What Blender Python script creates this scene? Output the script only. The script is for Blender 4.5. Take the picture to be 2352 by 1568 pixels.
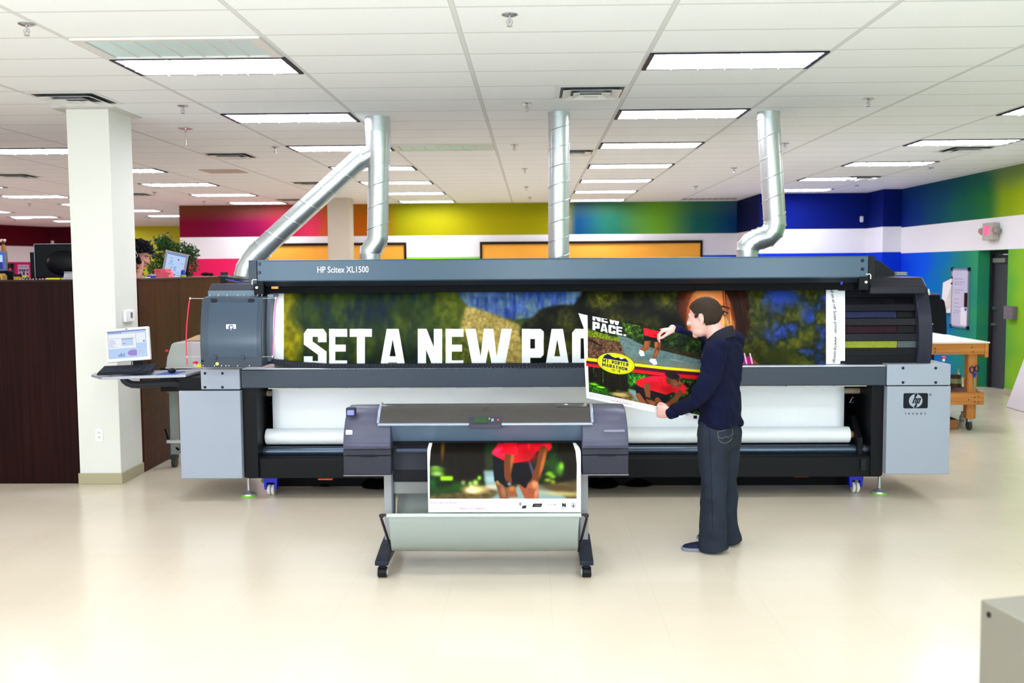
import bpy, bmesh, math, random
import numpy as np
from mathutils import Vector, Matrix, Euler, noise
random.seed(7)
for o in list(bpy.data.objects): bpy.data.objects.remove(o)
SC = bpy.context.scene
COL = SC.collection
PI = math.pi

# ------------------------------------------------------------------ camera, world, exposure
FPX, PITCH, YAW, ROLL, CAMH = 2308.6, .0735, -.0206, -.0070, 1.938
def cam_axes():
    cp, sp = math.cos(PITCH), math.sin(PITCH); cy, sy = math.cos(YAW), math.sin(YAW)
    fwd = Vector((sy*cp, cy*cp, -sp)); right = Vector((cy, -sy, 0)); up = right.cross(fwd)
    cr, sr = math.cos(ROLL), math.sin(ROLL)
    return right*cr + up*sr, up*cr - right*sr, fwd
CA, CB, CC = cam_axes()
cam_d = bpy.data.cameras.new('camera'); cam = bpy.data.objects.new('camera', cam_d); COL.objects.link(cam)
m = Matrix((CA, CB, -CC)).transposed().to_4x4(); m.translation = (0, 0, CAMH); cam.matrix_world = m
cam_d.sensor_width = 36; cam_d.lens = FPX/2352*36; cam_d.clip_end = 200; cam_d.clip_start = .05
cam_d.dof.use_dof = True; cam_d.dof.focus_distance = 8.4; cam_d.dof.aperture_fstop = 2.2
SC.camera = cam
SC.view_settings.view_transform = 'Standard'; SC.view_settings.look = 'None'
SC.view_settings.gamma = 1; SC.view_settings.use_curve_mapping = False
SC.view_settings.exposure = 0.5
W_ = bpy.data.worlds.new('world'); SC.world = W_; W_.use_nodes = True
W_.node_tree.nodes['Background'].inputs[0].default_value = (.92, .96, 1, 1)
W_.node_tree.nodes['Background'].inputs[1].default_value = .55
LIGHT = 13          # strength of each fluorescent diffuser
CEIL = 3.366
def ray(px, py): return CA*((px-1176)/FPX) + CB*((784-py)/FPX) + CC
def P(px, py, Y):    # the point of the place seen at that spot, Y metres into the room
    d = ray(px, py); t = Y/d.y; return Vector((d.x*t, Y, CAMH+d.z*t))
def PZ(px, py, z): d = ray(px, py); t = (z-CAMH)/d.z; return Vector((d.x*t, d.y*t, z))
def PX(px, py, X): d = ray(px, py); t = X/d.x; return Vector((X, d.y*t, CAMH+d.z*t))
def area(name, loc, rot, sx, sy, power, color=(1, 1, 1)):
    l = bpy.data.lights.new(name, 'AREA'); l.shape = 'RECTANGLE'; l.size = sx; l.size_y = sy; l.energy = power; l.color = color
    o = bpy.data.objects.new(name, l); COL.objects.link(o); o.location = loc; o.rotation_euler = rot; return o
# unseen front fill, added behind the camera to light the room
area('front_fill', (-3, -5.6, 1.9), (math.radians(90), 0, 0), 16, 2.6, 75, (.88, .94, 1))
# added fill lamps aimed upward, brightening the near ceiling
for sx_ in (-4, 0, 4): area('ceiling_fill', (sx_, -.6, 1.7), (math.radians(180-42), 0, 0), .9, .9, 150, (.77, .90, 1))

# ------------------------------------------------------------------ materials
def lin(c):
    r = []
    for v in c[:3]:
        v = v/255; r.append(v/12.92 if v <= .04045 else ((v+.055)/1.055)**2.4)
    return (*r, 1)
MATS = {}
def mat(name, col, rough=.5, metal=0, spec=None, bump=0, bscale=60, emit=0, alpha=1, coat=0, vary=0, trans=0, bstretch=None):
    if name in MATS: return MATS[name]
    if spec is None: spec = .5 if max(col) > 110 or coat else (.32 if max(col) > 60 else .14)
    M = bpy.data.materials.new(name); M.use_nodes = True; nt = M.node_tree; b = nt.nodes['Principled BSDF']
    c = lin(col); b.inputs['Base Color'].default_value = c; b.inputs['Roughness'].default_value = rough
    b.inputs['Metallic'].default_value = metal; b.inputs['Specular IOR Level'].default_value = spec
    b.inputs['Coat Weight'].default_value = coat; b.inputs['Alpha'].default_value = alpha
    b.inputs['Transmission Weight'].default_value = trans
    if emit and name[:3] in ('scr', 'ui_'): b.inputs['Base Color'].default_value = (.01, .01, .012, 1)
    if emit: b.inputs['Emission Color'].default_value = c; b.inputs['Emission Strength'].default_value = emit
    if bump or vary:
        tc = nt.nodes.new('ShaderNodeTexCoord'); mp = nt.nodes.new('ShaderNodeMapping'); nz = nt.nodes.new('ShaderNodeTexNoise')
        nz.inputs['Scale'].default_value = bscale; nz.inputs['Detail'].default_value = 4
        if bstretch: mp.inputs['Scale'].default_value = bstretch
        nt.links.new(tc.outputs['Object'], mp.inputs[0]); nt.links.new(mp.outputs[0], nz.inputs['Vector'])
        if bump:
            bp = nt.nodes.new('ShaderNodeBump'); bp.inputs['Strength'].default_value = bump; bp.inputs['Distance'].default_value = .004
            nt.links.new(nz.outputs['Fac'], bp.inputs['Height']); nt.links.new(bp.outputs[0], b.inputs['Normal'])
        if vary:
            mx = nt.nodes.new('ShaderNodeMix'); mx.data_type = 'RGBA'
            mx.inputs[6].default_value = tuple(v*(1-vary) for v in c[:3])+(1,)
            mx.inputs[7].default_value = tuple(min(1, v*(1+vary)) for v in c[:3])+(1,)
            nt.links.new(nz.outputs['Fac'], mx.inputs[0]); nt.links.new(mx.outputs[2], b.inputs['Base Color'])
    MATS[name] = M; return M
def nd(nt, t, **k):
    n = nt.nodes.new(t)
    for a, v in k.items(): setattr(n, a, v)
    return n
def mathn(nt, op, a, b=None, c=None):
    n = nt.nodes.new('ShaderNodeMath'); n.operation = op
    for i, v in enumerate((a, b, c)):
        if v is None: continue
        if isinstance(v, (int, float)): n.inputs[i].default_value = v
        else: nt.links.new(v, n.inputs[i])
    return n.outputs[0]
def grid_line(nt, sock, period, offset, width):   # 1 on the line, 0 elsewhere
    a = mathn(nt, 'SUBTRACT', sock, offset-width/2); b_ = mathn(nt, 'FLOORED_MODULO', a, period)
    return mathn(nt, 'LESS_THAN', b_, width)
def mixc(nt, f, a, b_):
    n = nt.nodes.new('ShaderNodeMix'); n.data_type = 'RGBA'
    for s, v in ((0, f), (6, a), (7, b_)):
        if isinstance(v, (tuple, list, float, int)): n.inputs[s].default_value = v
        else: nt.links.new(v, n.inputs[s])
    return n.outputs[2]
def posxyz(nt):
    g = nt.nodes.new('ShaderNodeNewGeometry'); s = nt.nodes.new('ShaderNodeSeparateXYZ'); nt.links.new(g.outputs['Position'], s.inputs[0])
    return s.outputs
GX0, GY0, GW, GD = -1.6498, 5.6329, 1.2192, .6096
def ceiling_mat():
    M = bpy.data.materials.new('acoustic_tile'); M.use_nodes = True; nt = M.node_tree; b = nt.nodes['Principled BSDF']
    x, y, z = posxyz(nt)
    l1 = grid_line(nt, x, GW, GX0, .026); l2 = grid_line(nt, y, GD, GY0, .014)
    ln = mathn(nt, 'MAXIMUM', l1, l2)
    nz = nd(nt, 'ShaderNodeTexNoise'); nz.inputs['Scale'].default_value = 90; nz.inputs['Detail'].default_value = 3
    g = nd(nt, 'ShaderNodeNewGeometry'); nt.links.new(g.outputs['Position'], nz.inputs['Vector'])
    t = mixc(nt, nz.outputs['Fac'], lin((237, 240, 243)), lin((246, 249, 252)))
    edge = mathn(nt, 'MAXIMUM', grid_line(nt, x, GW, GX0, .034), grid_line(nt, y, GD, GY0, .020))
    t2 = mixc(nt, edge, t, lin((190, 188, 184)))
    c = mixc(nt, ln, t2, lin((214, 216, 217)))
    nt.links.new(c, b.inputs['Base Color']); b.inputs['Roughness'].default_value = .85
    bp = nd(nt, 'ShaderNodeBump'); bp.inputs['Strength'].default_value = .15; bp.inputs['Distance'].default_value = .003
    nt.links.new(nz.outputs['Fac'], bp.inputs['Height']); nt.links.new(bp.outputs[0], b.inputs['Normal'])
    return M
def floor_mat():
    M = bpy.data.materials.new('polished_vinyl_tile'); M.use_nodes = True; nt = M.node_tree; b = nt.nodes['Principled BSDF']
    x, y, z = posxyz(nt)
    g = nd(nt, 'ShaderNodeNewGeometry')
    nz = nd(nt, 'ShaderNodeTexNoise'); nz.inputs['Scale'].default_value = 1.3; nz.inputs['Detail'].default_value = 5
    nt.links.new(g.outputs['Position'], nz.inputs['Vector'])
    wn = nd(nt, 'ShaderNodeTexWhiteNoise'); wn.noise_dimensions = '2D'
    cb = nd(nt, 'ShaderNodeCombineXYZ')
    nt.links.new(mathn(nt, 'FLOOR', mathn(nt, 'DIVIDE', x, .6096)), cb.inputs[0]); nt.links.new(mathn(nt, 'FLOOR', mathn(nt, 'DIVIDE', y, .6096)), cb.inputs[1])
    nt.links.new(cb.outputs[0], wn.inputs[0])
    a = mixc(nt, nz.outputs['Fac'], lin((211, 198, 177)), lin((223, 211, 191)))
    a = mixc(nt, mathn(nt, 'MULTIPLY', wn.outputs['Value'], .35), a, lin((226, 214, 197)))
    ln = mathn(nt, 'MAXIMUM', grid_line(nt, x, .6096, .1, .004), grid_line(nt, y, .6096, .2, .004))
    c = mixc(nt, mathn(nt, 'MULTIPLY', ln, .2), a, lin((170, 160, 140)))
    nt.links.new(c, b.inputs['Base Color'])
    nz2 = nd(nt, 'ShaderNodeTexNoise'); nz2.inputs['Scale'].default_value = 3; nt.links.new(g.outputs['Position'], nz2.inputs['Vector'])
    nt.links.new(mathn(nt, 'MULTIPLY_ADD', nz2.outputs['Fac'], .12, .16), b.inputs['Roughness'])
    b.inputs['Specular IOR Level'].default_value = .55
    bp = nd(nt, 'ShaderNodeBump'); bp.inputs['Strength'].default_value = .06; bp.inputs['Distance'].default_value = .01
    nt.links.new(nz2.outputs['Fac'], bp.inputs['Height']); nt.links.new(bp.outputs[0], b.inputs['Normal'])
    return M
def ramp(nt, fac, stops, interp='EASE'):
    r = nd(nt, 'ShaderNodeValToRGB'); cr = r.color_ramp; cr.interpolation = interp
    while len(cr.elements) > 1: cr.elements.remove(cr.elements[-1])
    cr.elements[0].position = stops[0][0]; cr.elements[0].color = lin(stops[0][1])
    for p, c in stops[1:]:
        e = cr.elements.new(p); e.color = lin(c)
    nt.links.new(fac, r.inputs[0]); return r.outputs[0]
def mural(name, axis, a0, a1, upper, lower, band=(2.18, 2.66), wob=.5, top=None):
    """printed wall mural: a colour run above and below a plain white band"""
    M = bpy.data.materials.new(name); M.use_nodes = True; nt = M.node_tree; b = nt.nodes['Principled BSDF']
    pos = posxyz(nt); s = pos[axis]; z = pos[2]
    g = nd(nt, 'ShaderNodeNewGeometry'); mp = nd(nt, 'ShaderNodeMapping'); nz = nd(nt, 'ShaderNodeTexNoise')
    mp.inputs['Scale'].default_value = (.35, .35, 1.6); nt.links.new(g.outputs['Position'], mp.inputs[0]); nt.links.new(mp.outputs[0], nz.inputs['Vector'])
    nz.inputs['Scale'].default_value = 1.2; nz.inputs['Detail'].default_value = 1
    sw = mathn(nt, 'ADD', s, mathn(nt, 'MULTIPLY', mathn(nt, 'SUBTRACT', nz.outputs['Fac'], .5), wob))
    f = mathn(nt, 'DIVIDE', mathn(nt, 'SUBTRACT', sw, a0), a1-a0)
    cu = ramp(nt, f, upper); cl = ramp(nt, f, lower)
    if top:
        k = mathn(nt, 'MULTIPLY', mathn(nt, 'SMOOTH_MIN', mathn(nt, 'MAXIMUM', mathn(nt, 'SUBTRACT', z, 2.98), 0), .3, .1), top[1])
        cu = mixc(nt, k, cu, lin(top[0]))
    c = mixc(nt, mathn(nt, 'GREATER_THAN', z, band[0]), cl, lin((240, 238, 244)))
    c = mixc(nt, mathn(nt, 'GREATER_THAN', z, band[1]), c, cu); b.inputs['Specular IOR Level'].default_value = .12
    nt.links.new(c, b.inputs['Base Color']); b.inputs['Roughness'].default_value = .7
    return M
def wood(name, c1, c2, rough=.4, axis=2, fine=30):
    if name in MATS: return MATS[name]
    M = bpy.data.materials.new(name); M.use_nodes = True; nt = M.node_tree; b = nt.nodes['Principled BSDF']
    tc = nd(nt, 'ShaderNodeTexCoord'); mp = nd(nt, 'ShaderNodeMapping'); nz = nd(nt, 'ShaderNodeTexNoise')
    sc = [fine, fine, fine]; sc[axis] = 1.0; mp.inputs['Scale'].default_value = sc
    nt.links.new(tc.outputs['Object'], mp.inputs[0]); nt.links.new(mp.outputs[0], nz.inputs['Vector'])
    nz.inputs['Scale'].default_value = 1; nz.inputs['Detail'].default_value = 5
    nt.links.new(ramp(nt, nz.outputs['Fac'], [(.3, c1), (.7, c2)]), b.inputs['Base Color'])
    b.inputs['Roughness'].default_value = rough; b.inputs['Specular IOR Level'].default_value = .5 if max(c2) > 110 else .10; MATS[name] = M; return M

# ------------------------------------------------------------------ mesh helpers
class MB:
    def __init__(s): s.v = []; s.f = []; s.sm = []
    def add(s, vs, fs, smooth=False):
        n = len(s.v); s.v += [tuple(v) for v in vs]; s.f += [tuple(i+n for i in f) for f in fs]; s.sm += [smooth]*len(fs); return s
    def box(s, x0, x1, y0, y1, z0, z1):
        x0, x1 = sorted((x0, x1)); y0, y1 = sorted((y0, y1)); z0, z1 = sorted((z0, z1))
        return s.add([(x, y, z) for z in (z0, z1) for y in (y0, y1) for x in (x0, x1)],
                     [(0, 2, 3, 1), (4, 5, 7, 6), (0, 1, 5, 4), (2, 6, 7, 3), (0, 4, 6, 2), (1, 3, 7, 5)])
    def prism(s, poly, axis, a, b, smooth=False):
        """poly: 2d outline in the two other axes (in x,y,z order); extruded on axis from a to b"""
        def q(p, t):
            p = list(p); p.insert(axis, t); return p
        ar = sum(poly[i][0]*poly[(i+1) % len(poly)][1]-poly[(i+1) % len(poly)][0]*poly[i][1] for i in range(len(poly)))
        if ar < 0: poly = poly[::-1]
        if axis == 1: poly = poly[::-1]
        a, b = sorted((a, b)); n = len(poly)
        s.add([q(p, a) for p in poly]+[q(p, b) for p in poly], [tuple(range(n-1, -1, -1)), tuple(range(n, 2*n))])
        s.sm[-2:] = [False]*2; k = len(s.v)-2*n
        for i in range(n):
            j = (i+1) % n; s.f.append((k+i, k+j, k+n+j, k+n+i)); s.sm.append(smooth)
        return s
    def tube(s, path, r, n=12, cap=True, flat=1.0):
        path = [Vector(p) for p in path]; rs = r if isinstance(r, (list, tuple)) else [r]*len(path)
        rings = []; t0 = (path[1]-path[0]).normalized(); u = t0.orthogonal().normalized()
        for i, p in enumerate(path):
            t = ((path[min(i+1, len(path)-1)]-p).normalized()+(p-path[max(i-1, 0)]).normalized())
            t = t.normalized() if t.length > 1e-6 else t0
            u = (u-t*u.dot(t)).normalized(); w = t.cross(u)
            rings.append([p+(u*math.cos(2*PI*k/n)+w*math.sin(2*PI*k/n)*flat)*rs[i] for k in range(n)])
        vs = [v for rg in rings for v in rg]; fs = []
        for i in range(len(path)-1):
            for k in range(n): fs.append((i*n+k, i*n+(k+1) % n, (i+1)*n+(k+1) % n, (i+1)*n+k))
        s.add(vs, fs, True)
        if cap:
            b0 = len(s.v)-len(vs)
            s.f += [tuple(b0+k for k in range(n-1, -1, -1)), tuple(b0+(len(path)-1)*n+k for k in range(n))]; s.sm += [False, False]
        return s
    def cyl(s, p0, p1, r, n=20, r2=None): return s.tube([p0, p1], [r, r if r2 is None else r2], n)
    def lathe(s, prof, c, axis=2, n=24, smooth=True):
        """prof: (radius, height) list"""
        vs = []; fs = []
        for r, h in prof:
            for k in range(n):
                a = 2*PI*k/n; v = [r*math.cos(a), r*math.sin(a)]; v.insert(axis, h); 
                vs.append((v[0]+c[0], v[1]+c[1], v[2]+c[2]))
        for i in range(len(prof)-1):
            for k in range(n): fs.append((i*n+k, i*n+(k+1) % n, (i+1)*n+(k+1) % n, (i+1)*n+k))
        s.add(vs, fs, smooth); b0 = len(s.v)-len(vs)
        s.f += [tuple(b0+k for k in range(n-1, -1, -1)), tuple(b0+(len(prof)-1)*n+k for k in range(n))]; s.sm += [False]*2
        return s
    def ell(s, c, r, n=16, m=10, rot=None):
        vs = []; fs = []; c = Vector(c)
        for i in range(m+1):
            t = PI*i/m
            for k in range(n):
                a = 2*PI*k/n; v = Vector((r[0]*math.sin(t)*math.cos(a), r[1]*math.sin(t)*math.sin(a), r[2]*math.cos(t)))
                if rot: v = rot @ v
                vs.append(c+v)
        for i in range(m):
            for k in range(n): fs.append((i*n+k, (i+1)*n+k, (i+1)*n+(k+1) % n, i*n+(k+1) % n))
        return s.add(vs, fs, True)
    def rings(s, rgs, smooth=True, cap=True):
        n = len(rgs[0]); vs = [v for r in rgs for v in r]; fs = []
        for i in range(len(rgs)-1):
            for k in range(n): fs.append((i*n+k, i*n+(k+1) % n, (i+1)*n+(k+1) % n, (i+1)*n+k))
        s.add(vs, fs, smooth)
        if cap:
            b0 = len(s.v)-len(vs); s.f += [tuple(b0+k for k in range(n-1, -1, -1)), tuple(b0+(len(rgs)-1)*n+k for k in range(n))]; s.sm += [smooth]*2
        return s
    def xform(s, M): s.v = [tuple(M @ Vector(v)) for v in s.v]; return s
    def build(s, name, material, parent=None, bev=0, seg=2, solid=0, sub=0, label=None):
        me = bpy.data.meshes.new(name); me.from_pydata(s.v, [], s.f)
        bm = bmesh.new(); bm.from_mesh(me); bmesh.ops.remove_doubles(bm, verts=bm.verts, dist=1e-6)
        bmesh.ops.dissolve_degenerate(bm, dist=1e-6, edges=bm.edges)
        if not solid: bmesh.ops.recalc_face_normals(bm, faces=bm.faces)
        bm.to_mesh(me); bm.free()
        if any(s.sm):
            me.polygons.foreach_set('use_smooth', [True]*len(me.polygons)); 
            try: me.set_sharp_from_angle(angle=math.radians(40))
            except Exception: pass
        for mm in (material if isinstance(material, list) else [material]): me.materials.append(mm)
        o = bpy.data.objects.new(name, me); COL.objects.link(o)
        if parent is not None: attach(o, parent)
        if solid: md = o.modifiers.new('s', 'SOLIDIFY'); md.thickness = solid; md.offset = 0
        if bev: md = o.modifiers.new('b', 'BEVEL'); md.width = bev; md.segments = seg; md.limit_method = 'ANGLE'; md.angle_limit = math.radians(35)
        if sub: md = o.modifiers.new('u', 'SUBSURF'); md.levels = sub; md.render_levels = sub
        if label: o['label'] = label
        return o
def wm(o):
    M = o.matrix_basis.copy(); p = o.parent
    while p is not None: M = p.matrix_basis @ M; p = p.parent
    return M
def attach(o, parent):
    """o was built in world space: keep it there, parented"""
    o.parent = parent; o.matrix_basis = wm(parent).inverted()
def thing(name, label, cat, loc=(0, 0, 0), group=None, rz=0):
    o = bpy.data.objects.new(name, None); COL.objects.link(o); o.empty_display_size = .1
    o.location = loc; o.rotation_euler = (0, 0, rz); o['label'] = label; o['category'] = cat
    if group: o['group'] = group
    return o
def tag(o, label, cat, group=None):
    o['label'] = label; o['category'] = cat
    if group: o['group'] = group
    return o
def struct(o): o['kind'] = 'structure'; return o
def sbox(name, dims, m, bev=0, parent=None):
    b = MB()
    for d in (dims if isinstance(dims[0], (tuple, list)) else [dims]): b.box(*d)
    o = b.build(name, m, parent, bev)
    return struct(o) if parent is None else o
def dup(root, loc, label=None, group=None, rz=None):
    r = root.copy(); COL.objects.link(r); r.location = loc
    if rz is not None: r.rotation_euler = (0, 0, rz)
    if label: r['label'] = label
    if group: r['group'] = group
    for ch in list(root.children):
        c = ch.copy(); COL.objects.link(c); c.parent = r
        for g in list(ch.children):
            d = g.copy(); COL.objects.link(d); d.parent = c
    return r
def arc(c, r, a0, a1, n=8, plane='xz', fixed=0):
    out = []
    for i in range(n+1):
        a = math.radians(a0+(a1-a0)*i/n); p, q = c[0]+r*math.cos(a), c[1]+r*math.sin(a)
        out.append({'xz': (p, fixed, q), 'yz': (fixed, p, q), 'xy': (p, q, fixed), '2': (p, q)}[plane])
    return out
def rrect(x0, x1, y0, y1, r, n=5):
    return (arc((x1-r, y1-r), r, 0, 90, n, '2')+arc((x0+r, y1-r), r, 90, 180, n, '2')+arc((x0+r, y0+r), r, 180, 270, n, '2')+arc((x1-r, y0+r), r, 270, 360, n, '2'))
def text_obj(name, body, size, material, parent, M, extrude=.0006, align='LEFT', xs=1, spacing=1, bold=0, shear=0):
    cu = bpy.data.curves.new(name, 'FONT'); cu.body = body; cu.size = size; cu.extrude = extrude; cu.align_x = align
    cu.space_character = spacing; cu.offset = bold; cu.shear = shear; cu.resolution_u = 3
    t = bpy.data.objects.new(name, cu); COL.objects.link(t)
    dg = bpy.context.evaluated_depsgraph_get(); me = bpy.data.meshes.new_from_object(t.evaluated_get(dg))
    bpy.data.objects.remove(t)
    me.transform(M @ Matrix.Diagonal((xs, 1, 1, 1))); me.materials.clear(); me.materials.append(material)
    o = bpy.data.objects.new(name, me); COL.objects.link(o)
    if parent is not None: attach(o, parent)
    return o
def facing(loc, rz=0, tilt=0):      # text in the xz plane facing -y
    return Matrix.Translation(loc) @ Matrix.Rotation(rz, 4, 'Z') @ Matrix.Rotation(math.radians(90)+tilt, 4, 'X')
def hand_mark(parent, c, w, h, rect_m, disc_m, stroke_m, yf):
    """the round two-letter emblem in its rounded rectangle, facing -y; c = centre (x, z), yf = front plane"""
    cx, cz = c; t = .0012
    MB().prism(rrect(cx-w/2, cx+w/2, cz-h/2, cz+h/2, h*.1), 1, yf, yf-t).build('emblem_plate', rect_m, parent)
    r = h*.44
    b = MB().prism([(cx+r*math.cos(2*PI*k/40), cz+r*math.sin(2*PI*k/40)) for k in range(40)], 1, yf-t, yf-2*t)
    sl = .36
    def para(x0, x1, z0, z1, y0, y1, bb): bb.prism([(cx+x0*h+z0*h*sl, cz+z0*h), (cx+x1*h+z0*h*sl, cz+z0*h), (cx+x1*h+z1*h*sl, cz+z1*h), (cx+x0*h+z1*h*sl, cz+z1*h)], 1, y0, y1)
    para(-.21, -.04, .30, .5, yf-t, yf-2*t, b); para(.04, .21, -.5, -.30, yf-t, yf-2*t, b)
    b.build('emblem_disc', disc_m, parent)
    s_ = MB()
    y0, y1 = yf-2*t, yf-3*t
    para(-.17, -.08, -.17, .5, y0, y1, s_); para(-.08, .0, .10, .17, y0, y1, s_); para(-.03, .05, -.17, .17, y0, y1, s_)     # h
    para(.08, .17, -.5, .17, y0, y1, s_); para(.17, .25, .10, .17, y0, y1, s_); para(.21, .29, -.17, .17, y0, y1, s_); para(.17, .25, -.17, -.10, y0, y1, s_)  # p
    s_.build('emblem_letters', stroke_m, parent)

# ------------------------------------------------------------------ printed artwork (the prints' own ink)
def gblur(a, sg):
    n = max(1, int(sg*2.5)); w = np.exp(-.5*(np.arange(-n, n+1)/sg)**2); w /= w.sum()
    for ax in (0, 1):
        p = [(0, 0)]*a.ndim; p[ax] = (n, n); q = np.pad(a, p, 'edge'); L = a.shape[ax]
        a = sum(w[i]*(q[i:i+L] if ax == 0 else q[:, i:i+L]) for i in range(2*n+1))
    return a
class Art:
    def __init__(s, x0, x1, y0, y1, k, base=(255, 255, 255)):
        s.b = (x0, x1, y0, y1); s.k = k; s.nx = int((x1-x0)*k)+1; s.ny = int((y1-y0)*k)+1
        s.X, s.Y = np.meshgrid(np.linspace(x0, x1, s.nx), np.linspace(y0, y1, s.ny)); s.c = np.ones((s.ny, s.nx, 3))*np.array(base, float)
    def blend(s, m, col):
        col = np.array(col, float); s.c = s.c*(1-m[..., None])+col*m[..., None]
    def mask(s, pts, soft=0):
        m = np.zeros_like(s.X); h = .25/s.k; n = len(pts)
        for dx, dy in ((-h, -h), (h, -h), (-h, h), (h, h)):
            px, py = s.X+dx, s.Y+dy; ins = np.zeros(s.X.shape, bool)
            for i in range(n):
                xa, ya = pts[i]; xb, yb = pts[(i+1) % n]
                if ya == yb: continue
                c = ((ya > py) != (yb > py)) & (px < (xb-xa)*(py-ya)/(yb-ya)+xa); ins ^= c
            m += ins*.25
        return gblur(m, soft*s.k) if soft else m
    def poly(s, pts, col, soft=0): s.blend(s.mask(pts, soft), col)
    def blur(s, r, m=None):
        b = gblur(s.c, r*s.k); s.c = b if m is None else s.c*(1-m[..., None])+b*m[..., None]
    def ell(s, cx, cy, rx, ry, col, soft=.15, rot=0, a=1):
        dx, dy = s.X-cx, s.Y-cy; c, q = math.cos(rot), math.sin(rot); u = (dx*c+dy*q)/rx; v = (-dx*q+dy*c)/ry
        d = np.sqrt(u*u+v*v); s.blend(np.clip((1+soft/2-d)/max(soft, 1e-3), 0, 1)*a, col)
    def noise(s, sc, seed, sy=None, octv=3):
        sy = sy or sc; out = np.zeros_like(s.X); amp = 1; tot = 0
        for o_ in range(octv):
            r = np.random.RandomState(seed+o_*17); g = r.rand(64, 512)
            u = (s.X-s.b[0])/sc*2**o_; v = (s.Y-s.b[2])/sy*2**o_
            i = np.floor(u).astype(int); j = np.floor(v).astype(int); fu = u-i; fv = v-j; fu = fu*fu*(3-2*fu); fv = fv*fv*(3-2*fv)
            i %= 511; j %= 63
            out += amp*((g[j, i]*(1-fu)+g[j, i+1]*fu)*(1-fv)+(g[j+1, i]*(1-fu)+g[j+1, i+1]*fu)*fv); tot += amp; amp *= .5
        return out/tot
    def line(s, x0, y0, x1, y1, w, col, a=1):
        dx, dy = x1-x0, y1-y0; L = dx*dx+dy*dy+1e-9; t = np.clip(((s.X-x0)*dx+(s.Y-y0)*dy)/L, 0, 1)
        d = np.hypot(s.X-x0-t*dx, s.Y-y0-t*dy); s.blend(np.clip(w/2+.5-d, 0, 1)*a, col)
    def limb(s, pts, rs, col):
        m = np.zeros_like(s.X)
        for (xa, ya), (xb, yb), ra, rb in zip(pts, pts[1:], rs, rs[1:]):
            dx, dy = xb-xa, yb-ya; L = dx*dx+dy*dy+1e-9; t = np.clip(((s.X-xa)*dx+(s.Y-ya)*dy)/L, 0, 1)
            m = np.maximum(m, np.clip(ra+(rb-ra)*t+.4-np.hypot(s.X-xa-t*dx, s.Y-ya-t*dy), 0, 1))
        s.blend(m, col)
    def foliage(s, m, cols, sc, seed, sy=None, p=(.4, .6), leaf=(10, 3.5, .4)):
        n = s.noise(sc, seed, sy, 4)*.5+s.noise(sc*.45, seed+5, (sy or sc)*.5, 3)*.5; q = (p[0]+p[1])/2
        n = 1/(1+np.exp(-(n-q)*leaf[0])); n = n*(len(cols)-1)
        cc = np.array(cols, float); i = np.minimum(n.astype(int), len(cols)-2); f = (n-i)[..., None]
        im = cc[i]*(1-f)+cc[i+1]*f; h = s.noise(leaf[1], seed+9, leaf[1]*1.2, 2)[..., None]; im = im*(1+leaf[2]*(h-.5)*2); s.c = s.c*(1-m[..., None])+im*m[..., None]
    def smudge_text(s, x0, y0, dx, dy, L, h, col, seed, a=.75):
        """lines of print too small to read"""
        r = random.Random(seed); t = 0; un = math.hypot(dx, dy); ux, uy = dx/un, dy/un
        while t < L:
            w = r.uniform(2, 6); w = min(w, L-t); [s.line(x0+ux*(t+q), y0+uy*(t+q)-h/2+.5, x0+ux*(t+q), y0+uy*(t+q)+h/2-.5, .9, col, a) for q in np.arange(0, w, 1.7)]; t += w+r.uniform(1.6, 2.6)
def resample(art, f, nx, ny):
    U, V = np.meshgrid(np.linspace(0, 1, nx), np.linspace(0, 1, ny)); px, py = f(U, V)
    i = np.clip((px-art.b[0])/(art.b[1]-art.b[0])*(art.nx-1), 0, art.nx-1.001); j = np.clip((py-art.b[2])/(art.b[3]-art.b[2])*(art.ny-1), 0, art.ny-1.001)
    a, b = i.astype(int), j.astype(int); fa, fb = (i-a)[..., None], (j-b)[..., None]; c = art.c
    r = Art.__new__(Art); r.nx, r.ny = nx, ny
    r.c = (c[b, a]*(1-fa)+c[b, a+1]*fa)*(1-fb)+(c[b+1, a]*(1-fa)+c[b+1, a+1]*fa)*fb
    return r
def RC(x0, y0, x1, y1): return [(x0, y0), (x1, y0), (x1, y1), (x0, y1)]
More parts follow.
